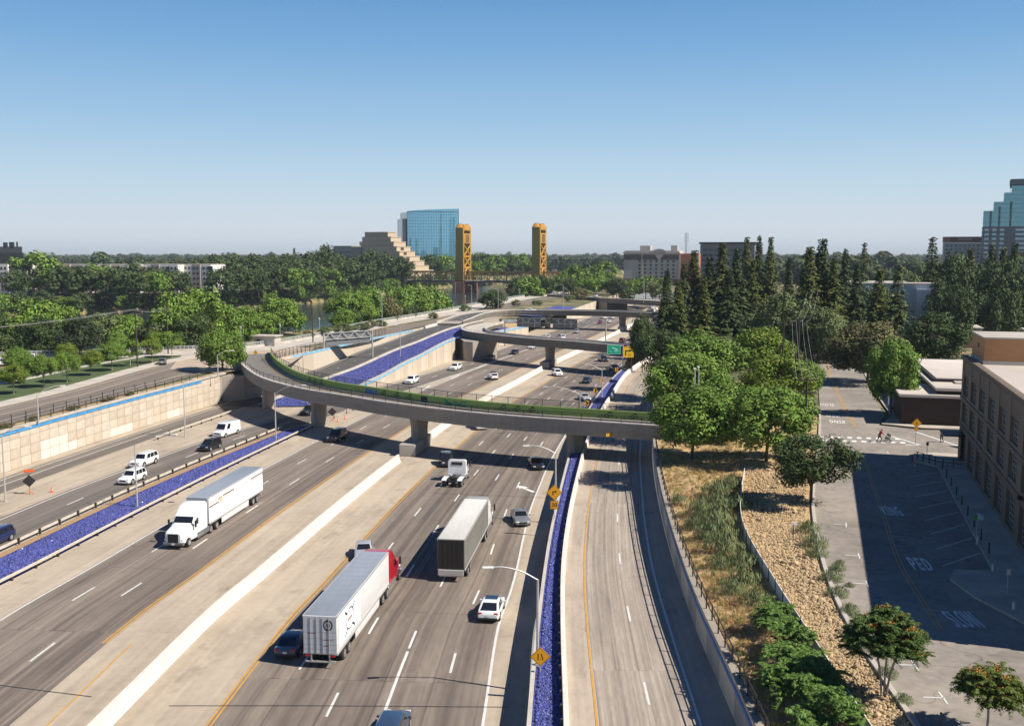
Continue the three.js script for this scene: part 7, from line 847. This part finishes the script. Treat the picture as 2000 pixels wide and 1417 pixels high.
{ const J = { hip: [0, .95, 0], chest: [.0, 1.3, 0], neck: [.02, 1.49, 0], head: [.04, 1.61, 0], crown: [.04, 1.67, 0], shL: [-.19, 1.41, 0], shR: [.19, 1.41, 0], elL: [-.27, 1.15, .03], elR: [.27, 1.15, .02], haL: [-.22, .92, -.1], haR: [.25, .9, -.08], fiL: [-.21, .83, -.13], fiR: [.24, .81, -.1], hpL: [-.1, .9, 0], hpR: [.1, .9, 0], knL: [-.11, .5, -.06], knR: [.11, .5, .06], anL: [-.11, .08, .02], anR: [.12, .09, .18], toL: [-.12, .05, -.14], toR: [.12, .04, .05] };
  const t = thing('person', 'person in a pale shirt and dark trousers walking near the brown building', 'person', 57.0, 5.955, 130.4, .4); part(t, 'body', figure(J, bodyBones, { c: [0, .88, 0], r: .95 }, .03, (x, y) => y > 1.49 ? skin : y > 1.0 || (Math.abs(x) > .17 && y > .95) ? [.42, .38, .3] : y < .96 && Math.abs(x) > .19 && y > .75 ? skin : y > .1 ? [.025, .025, .03] : [.04, .03, .03]), vmat); part(t, 'hair', new THREE.SphereGeometry(.108, 12, 8, 0, 6.3, 0, 1.6).translate(.04, 1.65, .01), MC.black); part(t, 'backpack', rbox(.3, .42, .18, .07, 0, 1.25, .2), MC.black); }
{ // signs and posts on the street
  const sg = (name, label, x, d, h, w, hh, m, turn = 0, y = 6.1) => { const t = thing(name, label, 'sign', x, y, d, turn); part(t, 'post', bar([0, 0, 0], [0, h, 0], .035, 6), MC.galv); part(t, 'sign_face', box(w, hh, .025, 0, h - hh / 2, .05), m); return t; };
  sg('street_name_sign', 'green street name sign on a pole by the dark corner building', 60.6, 143.2, 3.0, .9, .25, MC.signGreen); sg('parking_sign', 'small dark green parking sign at the shadow edge of the sidewalk', 50.7, 119.9, 1.9, .32, .42, MC.signGreen); sg('parking_sign', 'small white parking sign on the shaded sidewalk bulb', 36.3, 70.8, 1.9, .3, .45, MC.paint); sg('parking_sign', 'blue and white sign beside the red-leaved bush', 58.6, 127, 2.2, .4, .5, M('bluesign', { color: lin(.06, .12, .35) }));
  const t = thing('parking_meter_sign', 'green and white parking pay sign on the shaded sidewalk', 'sign', 41.2, 6.1, 86.2); part(t, 'post', bar([0, 0, 0], [0, 1.7, 0], .045, 6), MC.galv); part(t, 'green_panel', box(.34, .42, .03, -.2, 1.6, .05), M('limepanel', { color: lin(.12, .4, .04) })); part(t, 'white_panel', box(.5, .42, .03, .24, 1.6, .05), M('skypanel', { color: lin(.5, .7, .8) })); part(t, 'top_panel', box(.3, .1, .03, .05, 1.9, .05), M('skypanel'));
  for (let i = 0; i < 9; i++) { const p = bpt(8 + i * 4.2, -2.9), b = thing('bollard', `${ord(i)} dark bollard from the crosswalk end along the shaded sidewalk`, 'bollard', p[0], 6.1, p[1], 0, 'bollards along the shaded sidewalk'); part(b, 'post', cyl(.07, .06, .85, 8), MC.iron); part(b, 'cap', new THREE.SphereGeometry(.075, 8, 6).translate(0, .86, 0), MC.iron); }
  const w = [38.5, 46.6, 55.5].map((tt) => bpt(tt, -3.35)); w.forEach((p, i) => { const b = thing('wheel_stop', `${ORD[i]} white parking bay marker post along the shaded kerb`, 'post', p[0], 5.96, p[1], 0, 'white bay markers'); part(b, 'post', box(.12, .7, .12, 0, .35, 0), MC.paint); part(b, 'foot', box(.3, .06, .3, 0, .03, 0), MC.galv); });
  postFence('stair_railing', 'dark metal railing at the corner of the shaded sidewalk', [bpt(2.6, -5.3), bpt(6.2, -3.1), bpt(6.6, -.6)], 6.08, { h: 1.0, gap: 1.1, rails: [.5, .95], mat: MC.iron });
  lamp('curved lamp with blue banner in front of the vivid green street tree', 61, 6.1, 160, 6.2, N90 + .2, 3.4, .5, MC.galv); lamp('pair lamp pole rising left among the bright green trees', 25.3, 5.8, 137, 8.9, .1, .5, .2, MC.concPale); lamp('pair lamp pole rising right among the bright green trees', 26.4, 5.8, 140, 8.8, .1, .5, .2, MC.galv);
  const st = thing('marker_stake', 'thin stake with a white tag standing in the cobbles', 'stake', 24.3, 5.7, 84); part(st, 'post', bar([0, 0, 0], [0, 2.0, 0], .03, 6), MC.iron); part(st, 'tag', box(.4, .28, .03, .1, 2.0, 0), MC.paint); const st2 = thing('marker_stake', 'short dark stake at the street kerb near the orange-seeded tree', 'stake', 22.3, 5.9, 49.5); part(st2, 'post', bar([0, 0, 0], [0, 1.3, 0], .035, 6), MC.iron); part(st2, 'cap', box(.1, .1, .1, 0, 1.3, 0), MC.iron);
  for (const [x, d, lab] of [[-71.8, 232, 'left'], [-69, 246, 'right']]) { const c = thing('crossbuck_sign', `white railway crossbuck ${lab} of two near the plaza`, 'sign', x, 5.9, d, .2); part(c, 'post', bar([0, 0, 0], [0, 3.4, 0], .06, 6), MC.concPale); for (const s of [-1, 1]) { const b = part(c, 'crossbuck_blade', box(1.5, .22, .03), MC.paint); b.position.set(0, 3.1, .06); b.rotation.z = s * .8; } }
  const os = diamond('orange diamond sign half hidden behind the big tree at the bridge', -58.9, 5.9, 228, .8, 2.2, (c) => { c.fillStyle = '#1a1408'; c.fillRect(-30, -6, 60, 12); }); void os;
}
scene.add(camera);
scene.traverse((o) => { if (o.isMesh) o.castShadow = o.receiveShadow = true; });
renderer.render(scene, camera);
